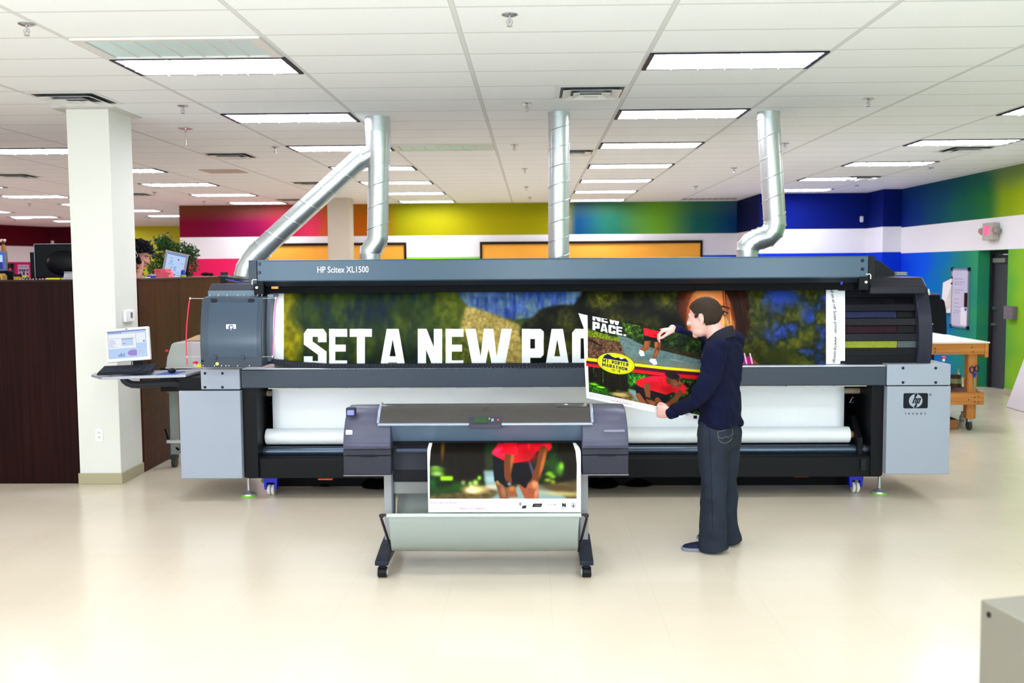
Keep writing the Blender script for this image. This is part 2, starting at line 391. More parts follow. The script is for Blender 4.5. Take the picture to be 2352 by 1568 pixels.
def glyphs():
    w, h = .34, .2; G = {}
    G['E'] = [RC(0, 0, w, 1), RC(0, 1-h, 1, 1), RC(0, .42, .92, .6), RC(0, 0, 1, h)]
    G['T'] = [RC(0, 1-h, 1, 1), RC(.32, 0, .68, 1)]
    G['A'] = [[(0, 0), (.27, 1), (.73, 1), (1, 0), (.7, 0), (.5, .74), (.3, 0)], RC(.25, .14, .75, .3)]
    G['N'] = [RC(0, 0, w, 1), RC(1-w, 0, 1, 1), [(0, 1), (w+.02, 1), (1, 0), (1-w-.02, 0)]]
    G['W'] = [[(0, 1), (.22, 1), (.33, .3), (.4, 1), (.6, 1), (.67, .3), (.78, 1), (1, 1), (.84, 0), (.58, 0), (.5, .5), (.42, 0), (.16, 0)]]
    G['P'] = [RC(0, 0, .38, 1), [(0, 1), (.86, 1), (1, .93), (1, .74), (0, .74)], RC(.6, .4, 1, .92), [(0, .26), (.86, .26), (1, .34), (1, .5), (0, .5)]]
    G['C'] = [[(0, .1), (.14, 0), (.38, 0), (.38, 1), (.14, 1), (0, .9)], [(.14, 1), (.86, 1), (1, .9), (1, .76), (.14, .76)], RC(.62, .62, 1, .9), [(.14, 0), (.86, 0), (1, .1), (1, .24), (.14, .24)], RC(.62, .1, 1, .38)]
    G['S'] = [[(0, .88), (.14, 1), (.86, 1), (1, .88), (1, .66), (.62, .66), (.62, .8), (.38, .8), (.38, .68), (1, .42), (1, .12), (.86, 0), (.14, 0), (0, .12), (0, .3), (.38, .3), (.38, .18), (.62, .18), (.62, .34), (0, .6)]]
    G['M'] = [RC(0, 0, .26, 1), RC(.74, 0, 1, 1), [(0, 1), (.3, 1), (.6, .25), (.4, .25)], [(1, 1), (.7, 1), (.4, .25), (.6, .25)]]
    G['R'] = G['P'][:3]+[[(0, .4), (1, .4), (1, .5), (0, .5)], [(.4, .42), (.72, .42), (1, 0), (.6, 0)]]
    G['O'] = [[(0, .1), (.14, 0), (.36, 0), (.36, 1), (.14, 1), (0, .9)], [(1, .1), (.86, 0), (.64, 0), (.64, 1), (.86, 1), (1, .9)], RC(.14, .78, .86, 1), RC(.14, 0, .86, .22)]
    G['H'] = [RC(0, 0, .36, 1), RC(.64, 0, 1, 1), RC(.2, .4, .8, .6)]
    G['0'] = G['O']; G['1'] = [RC(.35, 0, .7, 1), RC(.15, .75, .5, 1)]
    G['6'] = G['O']+[RC(.2, .42, .8, .58)]; G['8'] = G['6']; G['/'] = [[(0, 0), (.3, 0), (1, 1), (.7, 1)]]
    G['.'] = [RC(.1, 0, .7, .2)]
    return G
GL = glyphs()
def block(art, text, o, ex, ey, widths, gap, col):
    """o = bottom left; ex = unit vector per px of advance; ey = full height vector (up)"""
    t = 0
    for ch in text:
        w = widths.get(ch, widths['*'])
        if ch != ' ':
            for pg in GL[ch]:
                art.poly([(o[0]+ex[0]*(t+p*w)+ey[0]*q, o[1]+ex[1]*(t+p*w)+ey[1]*q) for p, q in pg], col)
        t += w+gap
PRINT = None
def print_mat():
    global PRINT
    if PRINT: return PRINT
    M = bpy.data.materials.new('printed_ink'); M.use_nodes = True; nt = M.node_tree; b = nt.nodes['Principled BSDF']
    a = nd(nt, 'ShaderNodeVertexColor'); a.layer_name = 'ink'; nt.links.new(a.outputs[0], b.inputs['Base Color'])
    b.inputs['Roughness'].default_value = .6; b.inputs['Specular IOR Level'].default_value = .12
    PRINT = M; return M
def sheet(name, art, surf, parent=None, thick=.0008):
    """art.c on the surface surf(u, v) -> point; u, v arrays 0..1, v downwards"""
    ny, nx = art.ny, art.nx; u = np.linspace(0, 1, nx); v = np.linspace(0, 1, ny); U, V = np.meshgrid(u, v)
    co = surf(U, V).reshape(-1, 3); N = nx*ny; me = bpy.data.meshes.new(name)
    i = np.arange(N).reshape(ny, nx); q = np.stack([i[:-1, :-1], i[1:, :-1], i[1:, 1:], i[:-1, 1:]], -1).reshape(-1, 4)
    me.vertices.add(N); me.vertices.foreach_set('co', co.astype(np.float32).ravel())
    me.loops.add(q.size); me.loops.foreach_set('vertex_index', q.ravel().astype(np.int32))
    me.polygons.add(len(q)); me.polygons.foreach_set('loop_start', np.arange(0, q.size, 4, dtype=np.int32)); me.polygons.foreach_set('loop_total', np.full(len(q), 4, np.int32))
    me.update(); me.validate()
    c = np.clip(art.c/255, 0, 1); c = np.where(c <= .04045, c/12.92, ((c+.055)/1.055)**2.4)**1.22
    ca = me.color_attributes.new('ink', 'FLOAT_COLOR', 'POINT'); ca.data.foreach_set('color', np.concatenate([c.reshape(-1, 3), np.ones((N, 1))], 1).astype(np.float32).ravel())
    me.polygons.foreach_set('use_smooth', [True]*len(q)); me.materials.append(print_mat())
    o = bpy.data.objects.new(name, me); COL.objects.link(o)
    if parent is not None: attach(o, parent)
    return o
FOREST = [(20, 26, 24), (24, 40, 48), (52, 66, 26), (84, 96, 28), (112, 118, 34)]
def banner_art():
    a = Art(622, 1942, 655, 836, 1.25, (40, 50, 40)); one = np.ones_like(a.X); lf = (9, 7, .3)
    a.foliage(one, [(24, 38, 56), (34, 52, 56), (50, 68, 34), (66, 82, 34), (82, 96, 36)], 30, 3, 60, leaf=(8, 9, .25))
    rr = random.Random(4)
    for i in range(120):
        x = rr.uniform(690, 1050); y = rr.uniform(660, 840); w = rr.uniform(7, 14); h = rr.uniform(34, 70)
        cc = rr.choice([(80, 98, 34), (64, 84, 38), (36, 54, 60), (92, 104, 38), (26, 42, 60), (56, 74, 34)]); sk = rr.uniform(.3, .6)
        d = np.clip(1-np.abs(a.X-x)/(w*np.clip((a.Y-y+h/2)/h, .02, 1)), 0, 1)*(np.abs(a.Y-y) < h/2)*np.clip((y+h/2-a.Y)/12, 0, 1); a.blend(gblur(d, 1.6)*sk*1.4*(d.max() > 0), cc) if x > 0 else None
    a.ell(905, 815, 34, 26, (14, 20, 22), 1.2, 0, .85); a.ell(860, 720, 24, 40, (24, 40, 60), 1.4, 0, .6); a.ell(1010, 800, 60, 30, (30, 40, 40), 1.3, 0, .6)
    m = a.mask([(1000, 655), (1045, 655), (1062, 682), (1080, 706), (1064, 736), (1110, 836), (990, 836), (1010, 740)], 5); a.foliage(m*.8, [(66, 80, 26), (98, 108, 32), (112, 118, 40)], 16, 13, leaf=(8, 7, .3))
    m = np.clip((686+10*np.sin(a.Y/17)+(a.Y-655)*.14-a.X)/26, 0, 1); a.foliage(m, [(70, 70, 14), (122, 120, 22), (150, 142, 24), (168, 146, 26)], 18, 5, 26, leaf=(8, 7, .3))
    a.blur(1.8)
    m = a.mask([(1046, 650), (1380, 650), (1360, 690), (1300, 712), (1252, 726), (1180, 734), (1110, 722), (1078, 706), (1058, 680)], 2.5)
    a.foliage(m, [(38, 62, 128), (56, 84, 146), (88, 114, 158), (104, 128, 140), (78, 106, 120)], 16, 9, 46, leaf=(9, 8, .2)); a.ell(1120, 672, 40, 9, (100, 128, 176), 1.2, .1, .7); a.ell(1240, 668, 46, 14, (44, 72, 140), 1.2, 0, .6)
    for i in range(26):
        x = rr.uniform(1080, 1260); y = rr.uniform(676, 716); d = np.clip(1-np.abs(a.X-x)/(5*np.clip((a.Y-y+18)/36, .05, 1)), 0, 1)*(np.abs(a.Y-y) < 18); a.blend(gblur(d, 1.5)*.6, rr.choice([(66, 96, 100), (96, 120, 110), (50, 76, 130)]))
    m = a.mask([(1072, 702), (1100, 708), (1150, 726), (1192, 744), (1218, 775), (1224, 840), (1092, 840), (1058, 760)], 2.5)
    a.foliage(m, [(128, 118, 62), (158, 142, 80), (176, 156, 98), (150, 138, 72)], 26, 11, 12, leaf=(8, 4, .25)); a.foliage(a.mask([(1060, 770), (1110, 790), (1150, 840), (1050, 840)], 6), [(70, 80, 30), (104, 108, 44)], 14, 14)
    m = a.mask([(1196, 762), (1206, 742), (1226, 730), (1240, 712), (1262, 704), (1290, 700), (1320, 700), (1338, 672), (1352, 650), (1600, 650), (1600, 840), (1214, 840)], 2.5)
    a.foliage(m, [(8, 12, 18), (16, 20, 16), (40, 42, 18), (74, 76, 24)], 48, 21, 40, leaf=(8, 8, .4))
    for x, y, rx, ry, al in ((1290, 800, 40, 30, .8), (1310, 740, 24, 24, .5), (1390, 690, 42, 26, .95), (1420, 730, 40, 20, .7), (1540, 690, 40, 28, .75), (1500, 745, 30, 18, .4)): a.foliage(np.clip(1.3-np.hypot((a.X-x)/rx, (a.Y-y)/ry), 0, 1)*al*m, [(40, 44, 16), (90, 92, 24), (116, 110, 30)], 12, int(x), leaf=(9, 5, .45))
    m = a.mask([(1640, 650), (1900, 650), (1900, 840), (1640, 840)])
    a.foliage(m, [(50, 74, 150), (48, 68, 128), (44, 54, 40), (86, 90, 30), (118, 116, 34)], 40, 33, 38, leaf=(9, 7, .35))
    a.foliage(np.clip((1800-a.X+20*np.sin(a.Y/14))/70, 0, 1)*m*.9, [(30, 32, 16), (62, 66, 24), (96, 98, 32)], 22, 35, leaf=(8, 7, .4)); a.ell(1800, 675, 36, 22, (52, 78, 158), .9, .4, .85); a.ell(1850, 720, 12, 20, (52, 74, 150), 1, 0, .7); a.ell(1790, 820, 50, 16, (60, 66, 20), 1, 0, .8)
    a.blur(1.2)
    hair = [(1568, 650), (1704, 650), (1718, 676), (1725, 706), (1714, 724), (1724, 742), (1714, 764), (1712, 782), (1698, 800), (1640, 800), (1600, 770), (1580, 746), (1562, 724), (1554, 700), (1558, 672)]
    m = a.mask(hair, 1.2); a.foliage(m, [(18, 10, 8), (38, 19, 11), (60, 30, 15), (32, 17, 11)], 9, 41, 60, leaf=(8, 3, .3)); a.ell(1572, 700, 12, 34, (104, 48, 20), 1.2, .15, .7)
    a.poly([(1592, 676), (1606, 662), (1640, 658), (1664, 664), (1680, 690), (1692, 730), (1688, 770), (1660, 806), (1620, 810), (1588, 780), (1578, 742), (1580, 706)], (206, 122, 66), 1.5)
    a.ell(1622, 684, 32, 18, (240, 166, 108), 1.1, 0, .9); a.ell(1668, 740, 14, 18, (246, 190, 124), 1.2, 0, .9); a.ell(1676, 768, 12, 20, (176, 92, 50), 1.2, 0, .7); a.ell(1690, 716, 10, 34, (120, 58, 28), .9, -.2, .9); a.ell(1590, 730, 14, 40, (150, 78, 40), 1.2, 0, .7)
    a.line(1650, 706, 1662, 703.5, 4, (50, 24, 14)); a.line(1662, 703.5, 1676, 708, 3, (50, 24, 14)); a.ell(1662, 719, 9, 5, (150, 84, 50), .8); a.line(1651, 717, 1660, 713.5, 2.6, (26, 14, 12)); a.line(1660, 713.5, 1673, 719, 2.6, (26, 14, 12)); a.ell(1662, 719, 6.5, 3.2, (216, 190, 170), .4); a.ell(1661, 718.4, 3.6, 3.6, (30, 16, 12), .4); a.line(1655, 724, 1670, 725, 1.4, (120, 60, 36), .8)
    a.line(1600, 706, 1622, 704, 3, (70, 34, 18)); a.ell(1612, 719, 6, 3, (60, 34, 24), .4); a.line(1636, 716, 1633, 746, 4, (186, 104, 58), .7); a.ell(1636, 770, 15, 4, (170, 70, 56), .8)
    a.poly([(1662, 650), (1702, 650), (1712, 690), (1706, 740), (1716, 770), (1700, 792), (1694, 748), (1684, 705), (1670, 670)], (50, 25, 15), 1)
    for i in range(70):
        x = 1660+rr.uniform(0, 46); dx = (x-1650)*.35; a.line(x, 654, x+dx+rr.uniform(0, 8), rr.uniform(700, 785), 1.1, rr.choice([(96, 48, 22), (20, 11, 9), (60, 30, 15), (40, 20, 12)]), .5)
    for i in range(24): a.line(1706+rr.uniform(-4, 8), rr.uniform(700, 770), 1722+rr.uniform(-4, 10), rr.uniform(735, 795), 1, (46, 22, 14), .6)
    a.poly([(1700, 815), (1728, 821), (1742, 838), (1560, 838), (1590, 812)], (180, 50, 130), .6)
    for x in (1702, 1711, 1724): a.line(x, 812, x+6, 838, 3.4, (232, 196, 228))
    a.poly([(1730, 824), (1747, 837), (1732, 837)], (150, 84, 54), .6)
    a.poly(RC(600, 640, 655, 850), (246, 247, 252)); a.poly(RC(1898.5, 640, 1960, 850), (246, 247, 252))
    yb, H = 845, 90; x = 701
    for ch, w, g in [('S', 52, 6), ('E', 41, 6), ('T', 51, 18), ('A', 59, 28), ('N', 56, 8), ('E', 41, 4), ('W', 107, 23), ('P', 50, 3), ('A', 56, 6), ('C', 52, 6), ('E', 41, 4)]:
        for pg in GL[ch]: a.poly([(x+p*w, yb-q*H) for p, q in pg], (250, 252, 255))
        x += w+g
    return a
def poster_art():
    a = Art(1336, 1640, 716, 982, 2.2, (250, 250, 252))
    top = [(1350, 724), (1640, 803), (1640, 900), (1350, 824)]
    def Q(u, v):   # u 0..1 left-right, v 0..1 top-bottom on the picture area
        x = 1350+u*282; yt = 720+u*56; ybm = 904+u*56; return (x, yt+(ybm-yt)*v)
    def QP(*p): return [Q(*i) for i in p]
    def stripes():
        for l0, l1, r0, r1, c in ((821, 828, 848.5, 854.5, (244, 226, 20)), (828, 834.5, 854.5, 862.5, (92, 22, 60)), (834.5, 840.5, 862.5, 871, (220, 30, 40))):
            a.poly([(1346.5, l0), (1440, l0+(r0-l0)*.46-1.5), (1530, l0+(r0-l0)*.78), (1602, r0), (1640, r0+3), (1640, r1+3), (1602, r1), (1530, l1+(r1-l1)*.78), (1440, l1+(r1-l1)*.46-1.5), (1346.5, l1)], c)
    m = a.mask(QP((0, 0), (1.2, 0), (1.2, 1), (0, 1)))
    a.foliage(m, [(14, 18, 10), (26, 40, 18), (40, 66, 24), (80, 110, 30)], 9, 61, 7)
    mt = a.mask(QP((0, 0), (1.2, 0), (1.2, .53), (0, .53)))
    # leaf litter, left bank
    ml = a.mask([(1350, 770), (1390, 774), (1424, 782), (1434, 800), (1448, 834), (1350, 824)], 1.5); a.foliage(ml, [(44, 28, 18), (92, 64, 44), (130, 98, 72), (70, 48, 32)], 5, 63, 4)
    a.poly([(1352, 776), (1380, 792), (1386, 798), (1352, 782)], (34, 22, 16))
    a.foliage(a.mask([(1350, 752), (1372, 762), (1424, 776), (1424, 784), (1350, 772)]), [(30, 40, 10), (150, 170, 20), (60, 80, 20)], 5, 65, 3)
    # road
    mr = a.mask([(1418, 770), (1440, 774), (1476, 792), (1520, 804), (1560, 814), (1636, 832), (1636, 876), (1530, 850), (1446, 838), (1432, 806), (1424, 784)], .8)
    a.foliage(mr, [(88, 112, 116), (104, 126, 126), (118, 134, 130)], 30, 67, 5, leaf=(8, 4, .1))
    a.ell(1446, 830, 50, 9, (126, 120, 98), 1.2, .1, .8); a.ell(1590, 868-22, 60, 8, (140, 140, 124), 1.2, .2, .7); a.line(1540, 825, 1572, 831, 1.4, (176, 182, 170), .8)
    a.foliage(a.mask([(1500, 794), (1540, 800), (1636, 820), (1636, 830), (1560, 812)], 1), [(40, 34, 20), (84, 62, 40)], 5, 69)
    a.blur(.5)
    # running legs
    sk = (150, 88, 54); a.limb([(1487, 780), (1485, 798), (1474, 806)], [8, 6, 4], sk); a.limb([(1474, 806), (1476, 800)], [4, 4], sk)
    a.limb([(1510, 780), (1511, 800), (1502, 824)], [9, 6, 4], (134, 78, 48)); a.ell(1507, 790, 3, 10, (190, 124, 84), 1, .1, .8); a.ell(1511, 801, 3.4, 3, (84, 44, 30), .9, 0, .8); a.ell(1507, 812, 2.4, 8, (180, 112, 74), 1, .4, .8); a.ell(1484, 790, 3, 8, (176, 110, 72), 1, .2, .7)
    a.poly([(1470, 803), (1478, 806), (1481, 817), (1472, 818), (1467, 810)], (214, 216, 220)); a.poly([(1494, 823), (1506, 824), (1510, 836), (1502, 838), (1491, 829)], (222, 224, 228))
    a.poly([(1478, 768), (1521, 776), (1522, 784), (1502, 785), (1498, 782), (1478, 783)], (22, 20, 24)); a.poly([(1478, 752), (1492, 756), (1522, 762), (1522, 776), (1500, 775), (1478, 769)], (214, 20, 42)); a.ell(1486, 762, 5, 8, (250, 50, 76), 1.1, .3, .7); a.ell(1508, 770, 8, 3, (160, 6, 26), 1.1, .2, .7); a.ell(1516, 766, 3, 7, (246, 40, 66), 1.1, 0, .6)
    # NEW PACE.
    a.poly([(1352, 724), (1362, 727), (1362, 752), (1352, 750)], (12, 12, 12))
    mk = a.mask([(1349, 715), (1424, 735), (1436, 768), (1349, 756)], 3); a.blend(mk*.85, (12, 14, 10)); a.foliage(a.mask([(1428, 740), (1470, 745), (1480, 775), (1440, 770)], 3), [(16, 26, 10), (60, 96, 24), (130, 160, 40)], 6, 66)
    W1 = {'*': 17, 'N': 19, 'E': 15, 'W': 27}; block(a, 'NEW', (1361, 735), (.97, .19), (0, -18.5), W1, 2, (252, 252, 252))
    W2 = {'*': 17, '.': 10, 'E': 14}; block(a, 'PACE.', (1361, 757), (.97, .19), (0, -19), W2, 1.8, (252, 252, 252))
    a.poly([(1340, 700), (1660, 700), (1660, 812), (1346, 724)], (250, 250, 252)) if False else None
    # lower picture: grove, path
    ml = a.mask(QP((0, .59), (1.2, .59), (1.2, 1), (0, 1)))
    a.foliage(ml, [(16, 14, 8), (30, 36, 14), (50, 90, 24), (90, 140, 30)], 12, 71, 9, (.3, .75))
    for x, w in ((1355, 7), (1377, 6), (1400, 13), (1428, 13)): a.blend(a.mask([(x-w, 842), (x+w, 845), (x+w+2, 900), (x-w-1, 895)])*.9, (26, 18, 8)); a.line(x-w*.3, 846, x-w*.3, 892, 2, (70, 46, 14), .6)
    a.foliage(a.mask([(1350, 876), (1375, 882), (1400, 894), (1400, 908), (1352, 900)], 2), [(12, 34, 8), (60, 120, 20), (24, 60, 14)], 5, 73); a.ell(1364, 882, 9, 2.4, (130, 210, 50), .8, .2); a.ell(1380, 889, 9, 2, (150, 240, 30), .8, .12); a.ell(1370, 893, 8, 2, (70, 150, 30), .9, .3)
    a.foliage(a.mask([(1400, 903), (1446, 898), (1500, 934), (1440, 922)], 2), [(96, 76, 40), (150, 130, 84)], 8, 75, leaf=(8, 4, .2)); a.ell(1424, 906, 18, 4, (210, 180, 120), 1, .15, .9); a.poly([(1441, 893), (1460, 896), (1485, 926), (1462, 920)], (130, 156, 154), 1.5)
    a.foliage(a.mask([(1442, 858), (1492, 862), (1466, 888), (1444, 884)], 2), [(16, 50, 14), (60, 140, 30), (110, 200, 50)], 6, 77)
    # bending runner
    a.poly([(1457, 884), (1490, 892), (1530, 905), (1538, 928), (1520, 926), (1500, 912), (1478, 920), (1462, 905)], (28, 24, 30))
    a.limb([(1466, 908), (1478, 926)], [6, 6], (150, 92, 60)); a.limb([(1510, 918), (1524, 934)], [6, 6], (140, 84, 56))
    a.poly([(1457, 878), (1470, 870), (1500, 863), (1530, 864), (1560, 874), (1576, 888), (1574, 905), (1560, 904), (1545, 900), (1530, 906), (1498, 897), (1470, 888)], (222, 28, 46))
    a.ell(1569, 893, 8, 9, (236, 40, 56), .9, 0, .8); a.ell(1498, 880, 16, 13, (190, 14, 36), 1, 0, .7); a.ell(1500, 870, 22, 6, (246, 40, 80), 1.1, -.1, .8); a.ell(1532, 894, 18, 8, (160, 10, 26), 1.1, .2, .6); a.line(1520, 875, 1524, 898, 2, (170, 10, 30), .7); a.line(1545, 880, 1534, 900, 2, (170, 10, 30), .7)
    a.limb([(1486, 888), (1488, 905), (1489, 918), (1500, 927)], [8, 6, 4.5, 5], (138, 84, 52)); a.limb([(1562, 902), (1548, 920), (1530, 930)], [7, 5, 5], (130, 78, 50))
    a.line(1483, 913, 1494, 916, 4, (30, 26, 24)); a.ell(1532, 930, 8, 5, (150, 92, 62), .3); a.ell(1499, 926, 8, 5, (156, 96, 66), .3)
    # stripes and the yellow oval
    stripes()
    a.ell(1548, 872, 17.5, 14, (112, 70, 48), .12, .3); a.ell(1554, 879, 12.5, 11, (138, 90, 62), .7, .3); a.ell(1544, 862, 17, 7.6, (40, 36, 40), .25, .28); a.poly([(1529, 868), (1540, 870), (1538, 882), (1531, 880)], (104, 64, 44), .5)
    a.line(1552, 871.5, 1566, 873, 2, (44, 28, 20), .9); a.ell(1557, 875, 2.2, 1.3, (20, 14, 12), .5); a.ell(1564, 875.5, 1.6, 1.2, (20, 14, 12), .5); a.line(1561, 874, 1562.5, 880, 2.2, (176, 124, 92), .7); a.line(1556, 885, 1564, 884.5, 2.2, (112, 56, 48), .9); a.ell(1552, 882, 4, 4, (160, 108, 78), 1, 0, .6)
    a.ell(1415, 835, 44, 24, (80, 120, 20), .04, .2); a.ell(1415, 834.5, 42.5, 23, (232, 230, 24), .04, .2)
    a.ell(1415, 834.5, 39.5, 20.6, (110, 130, 20), .04, .2); a.ell(1415, 834.5, 38.6, 19.8, (240, 236, 30), .04, .2)
    nv = (22, 28, 84); a.poly([(1384, 822), (1388, 817), (1395, 812.3), (1401, 815), (1406, 818.6), (1413, 821.5), (1420, 820.6), (1430, 823.5), (1437, 822.8), (1445, 832), (1384, 822.4)], nv); a.ell(1427.5, 822.6, 4, 1.8, (252, 252, 220), .4)
    block(a, 'MT', (1383.5, 831.8), (.975, .165), (0, -8.6), {'*': 6, 'M': 8.5}, 1, nv); block(a, '.', (1399.3, 834.4), (.975, .165), (0, -8), {'*': 2.5}, 1, nv); block(a, 'PORTER', (1405, 835.2), (.975, .165), (0, -8.2), {'*': 5.6}, 1.2, nv)
    block(a, 'MARATHON', (1383.2, 840.6), (.975, .19), (0, -7.8), {'*': 6.2, 'M': 8.4}, 1.1, nv)
    block(a, '10/18', (1404, 851.2), (.98, .17), (0, -5), {'*': 3.6, '/': 3}, .8, (60, 54, 40))
    # margins
    for pg in ([(1330, 700), (1349, 700), (1350, 826), (1353, 905), (1345, 930), (1330, 930)], [(1336, 895), (1353, 899.5), (1523, 935.5), (1640, 960), (1640, 990), (1336, 990)], [(1330, 700), (1344, 700), (1344, 722)]): a.poly(pg, (250, 250, 252))
    for l0, l1, c in ((821, 828, (244, 226, 20)), (828, 834.5, (92, 22, 60)), (834.5, 840.5, (220, 30, 40))): a.poly([(1346.5, l0), (1352, l0+.3), (1352, l1+.3), (1346.5, l1)], c)
    for i in range(5):
        a.smudge_text(1354+i*.3, 901.5+i*1.9, 1, .215, 96 if i < 3 else 98, 1.2, (214, 70, 110) if i in (0,) else (120, 120, 124), 90+i)
    a.smudge_text(1405, 919.5, 1, .215, 48, 1.4, (214, 50, 110), 97)
    a.smudge_text(1567, 949.5, 1, .21, 17, 3, (70, 74, 80), 98, .6); a.poly(RC(1593, 954, 1601, 961), (30, 30, 34))
    return a
def print_art():
    a = Art(980, 1336, 1012, 1176, 1.6, (250, 250, 252)); lf = (8, 6, .25)
    m = a.mask(RC(975, 1005, 1340, 1150)); a.foliage(m, [(12, 10, 6), (22, 26, 12), (40, 54, 20), (44, 66, 26)], 22, 81, 16, leaf=lf)
    a.ell(1125, 1030, 14, 26, (36, 62, 26), 1.3, 0, .9); a.ell(1120, 1060, 14, 14, (60, 60, 44), 1.2, 0, .8)
    for x, w in ((996, 14), (1034, 20), (1060, 14), (1092, 20), (1303, 24)):
        mm = a.mask([(x-w, 1005), (x+w, 1005), (x+w+3, 1112), (x-w-3, 1112)], 1.2); n = a.noise(7, int(x), 70); a.blend(mm*.92, (28, 20, 11)); a.blend(mm*np.clip(n*2.2-1.1, 0, 1)*.5, (76, 52, 22))
    a.ell(1017, 1030, 3.4, 24, (140, 94, 24), 1.1, .06, .8)
    for x, y, rx, ry, c, al in ((1000, 1096, 26, 26, (26, 52, 16), .9), (1002, 1078, 16, 6, (120, 170, 60), .8), (1004, 1088, 14, 5, (190, 220, 130), .8), (1000, 1072, 10, 3, (150, 190, 90), .7), (994, 1110, 8, 12, (36, 100, 50), .8), (1050, 1118, 14, 12, (44, 92, 24), .9), (1030, 1126, 20, 12, (40, 76, 24), .9), (1000, 1128, 16, 10, (50, 84, 40), .8), (1090, 1112, 22, 10, (64, 84, 26), .8)): a.ell(x, y, rx, ry, c, 1.1, 0, al)
    a.poly(RC(1012, 1093.5, 1040, 1103), (170, 250, 20), 1.4)
    a.foliage(a.mask([(975, 1138), (1040, 1132), (1110, 1124), (1120, 1114), (1200, 1120), (1340, 1100), (1340, 1150), (975, 1150)], 2.5), [(74, 62, 42), (104, 92, 58), (120, 104, 70)], 26, 85, 6, leaf=lf)
    a.poly([(1110, 1080), (1140, 1080), (1148, 1120), (1160, 1150), (1120, 1150), (1150, 1130), (1116, 1118)], (136, 158, 160), 2); a.ell(1130, 1118, 18, 5, (214, 190, 160), 1.1, 0, .8); a.ell(1128, 1100, 14, 8, (160, 184, 184), 1.1, 0, .8)
    a.ell(1090, 1124, 26, 9, (226, 200, 140), .9, 0, .95); a.ell(1084, 1126, 12, 5, (250, 236, 196), 1, 0, .8)
    for x, y, r, c in ((1092, 1108, 6, (180, 210, 120)), (1080, 1110, 4, (170, 200, 90)), (1101, 1097, 4.5, (150, 230, 50)), (1064, 1108, 5, (150, 160, 120)), (1083, 1118, 4, (220, 226, 170))): a.ell(x, y, r, r*1.1, c, 1, 0, .9)
    a.poly([(1190, 1112), (1236, 1112), (1290, 1136), (1310, 1150), (1160, 1150)], (138, 158, 156), 2); a.ell(1290, 1133, 46, 5, (196, 178, 120), 1.1, .05, .8); a.ell(1280, 1120, 44, 7, (92, 72, 44), 1.1, .05, .9)
    for x, y, rx, ry, c, al in ((1272, 1070, 18, 20, (40, 76, 28), .9), (1262, 1088, 8, 5, (130, 190, 30), .9), (1270, 1094, 6, 4, (150, 200, 40), .8), (1286, 1078, 8, 14, (90, 150, 50), .8), (1290, 1070, 5, 8, (150, 210, 70), .8), (1258, 1102, 7, 4, (180, 180, 60), .8), (1270, 1106, 5, 4, (190, 190, 50), .7), (1246, 1060, 8, 10, (40, 90, 40), .7)): a.ell(x, y, rx, ry, c, 1.1, 0, al)
    a.blur(1.6)
    sk, sk2 = (150, 92, 62), (118, 66, 34)
    a.poly([(1136, 1100), (1152, 1104), (1168, 1145), (1148, 1145)], (124, 82, 58), .8); a.ell(1156, 1128, 5, 14, (176, 120, 90), 1.1, -.2, .7); a.poly([(1188, 1108), (1236, 1106), (1237, 1145), (1206, 1145)], (156, 88, 60), .8); a.ell(1231, 1122, 5, 22, (216, 150, 124), 1, 0, .8)
    a.poly([(1132, 1044), (1165, 1056), (1216, 1054), (1234, 1086), (1228, 1104), (1206, 1121), (1194, 1112), (1182, 1110), (1172, 1118), (1160, 1117), (1144, 1104), (1136, 1106), (1133, 1080)], (24, 21, 28), .7)
    a.poly([(1212, 1056), (1218, 1058), (1230, 1088), (1222, 1092)], (84, 76, 92), 1.2); a.ell(1150, 1080, 8, 22, (18, 20, 40), 1, 0, .7); a.poly([(1138, 1104), (1144, 1103), (1150, 1114), (1142, 1112)], (150, 130, 80), .6)
    a.poly([(1144, 1018), (1156, 1010), (1264, 1010), (1268, 1026), (1262, 1035), (1240, 1034), (1234, 1036), (1216, 1058), (1182, 1063), (1160, 1059), (1131, 1044), (1132, 1034)], (214, 20, 44), .7)
    a.ell(1212, 1046, 22, 14, (160, 4, 22), 1.1, 0, .8); a.ell(1142, 1034, 12, 5, (250, 60, 110), 1.1, -.5, .9); a.ell(1150, 1044, 14, 4, (244, 50, 100), 1.1, .3, .7); a.ell(1180, 1024, 5, 14, (244, 40, 60), 1.1, .2, .7); a.ell(1215, 1022, 3, 9, (250, 60, 60), 1.1, .1, .8); a.ell(1256, 1024, 9, 9, (246, 36, 60), 1, 0, .8); a.line(1190, 1014, 1184, 1050, 3, (150, 6, 26), .6)
    a.ell(1200, 1013, 90, 5, (70, 14, 24), 1, 0, .8)
    a.limb([(1172, 1036), (1167, 1066), (1166, 1092), (1170, 1108)], [11, 10, 8, 6.5], sk2); a.ell(1177, 1052, 4, 24, (178, 106, 50), 1.1, .12, .9)
    a.limb([(1248, 1034), (1240, 1070), (1226, 1104)], [10, 9, 7], sk2); a.ell(1246, 1066, 4, 30, (186, 108, 48), 1.1, .22, .9)
    a.poly([(1157, 1012), (1188, 1012), (1189, 1040), (1182, 1045), (1160, 1042)], (222, 22, 46), .7); a.ell(1184, 1034, 5, 9, (250, 50, 70), 1, 0, .7)
    a.line(1161, 1107, 1176, 1111, 7, (40, 36, 38)); a.ell(1170, 1111, 4.4, 4.6, (120, 126, 126), .4)
    a.ell(1175, 1126, 10, 11, (150, 90, 54), .5, .3); a.ell(1176, 1122, 6, 5, (190, 124, 80), 1, 0, .8); a.ell(1222, 1118, 12, 14, (166, 100, 64), .5, .2); a.ell(1228, 1112, 6, 8, (214, 146, 112), 1, 0, .8)
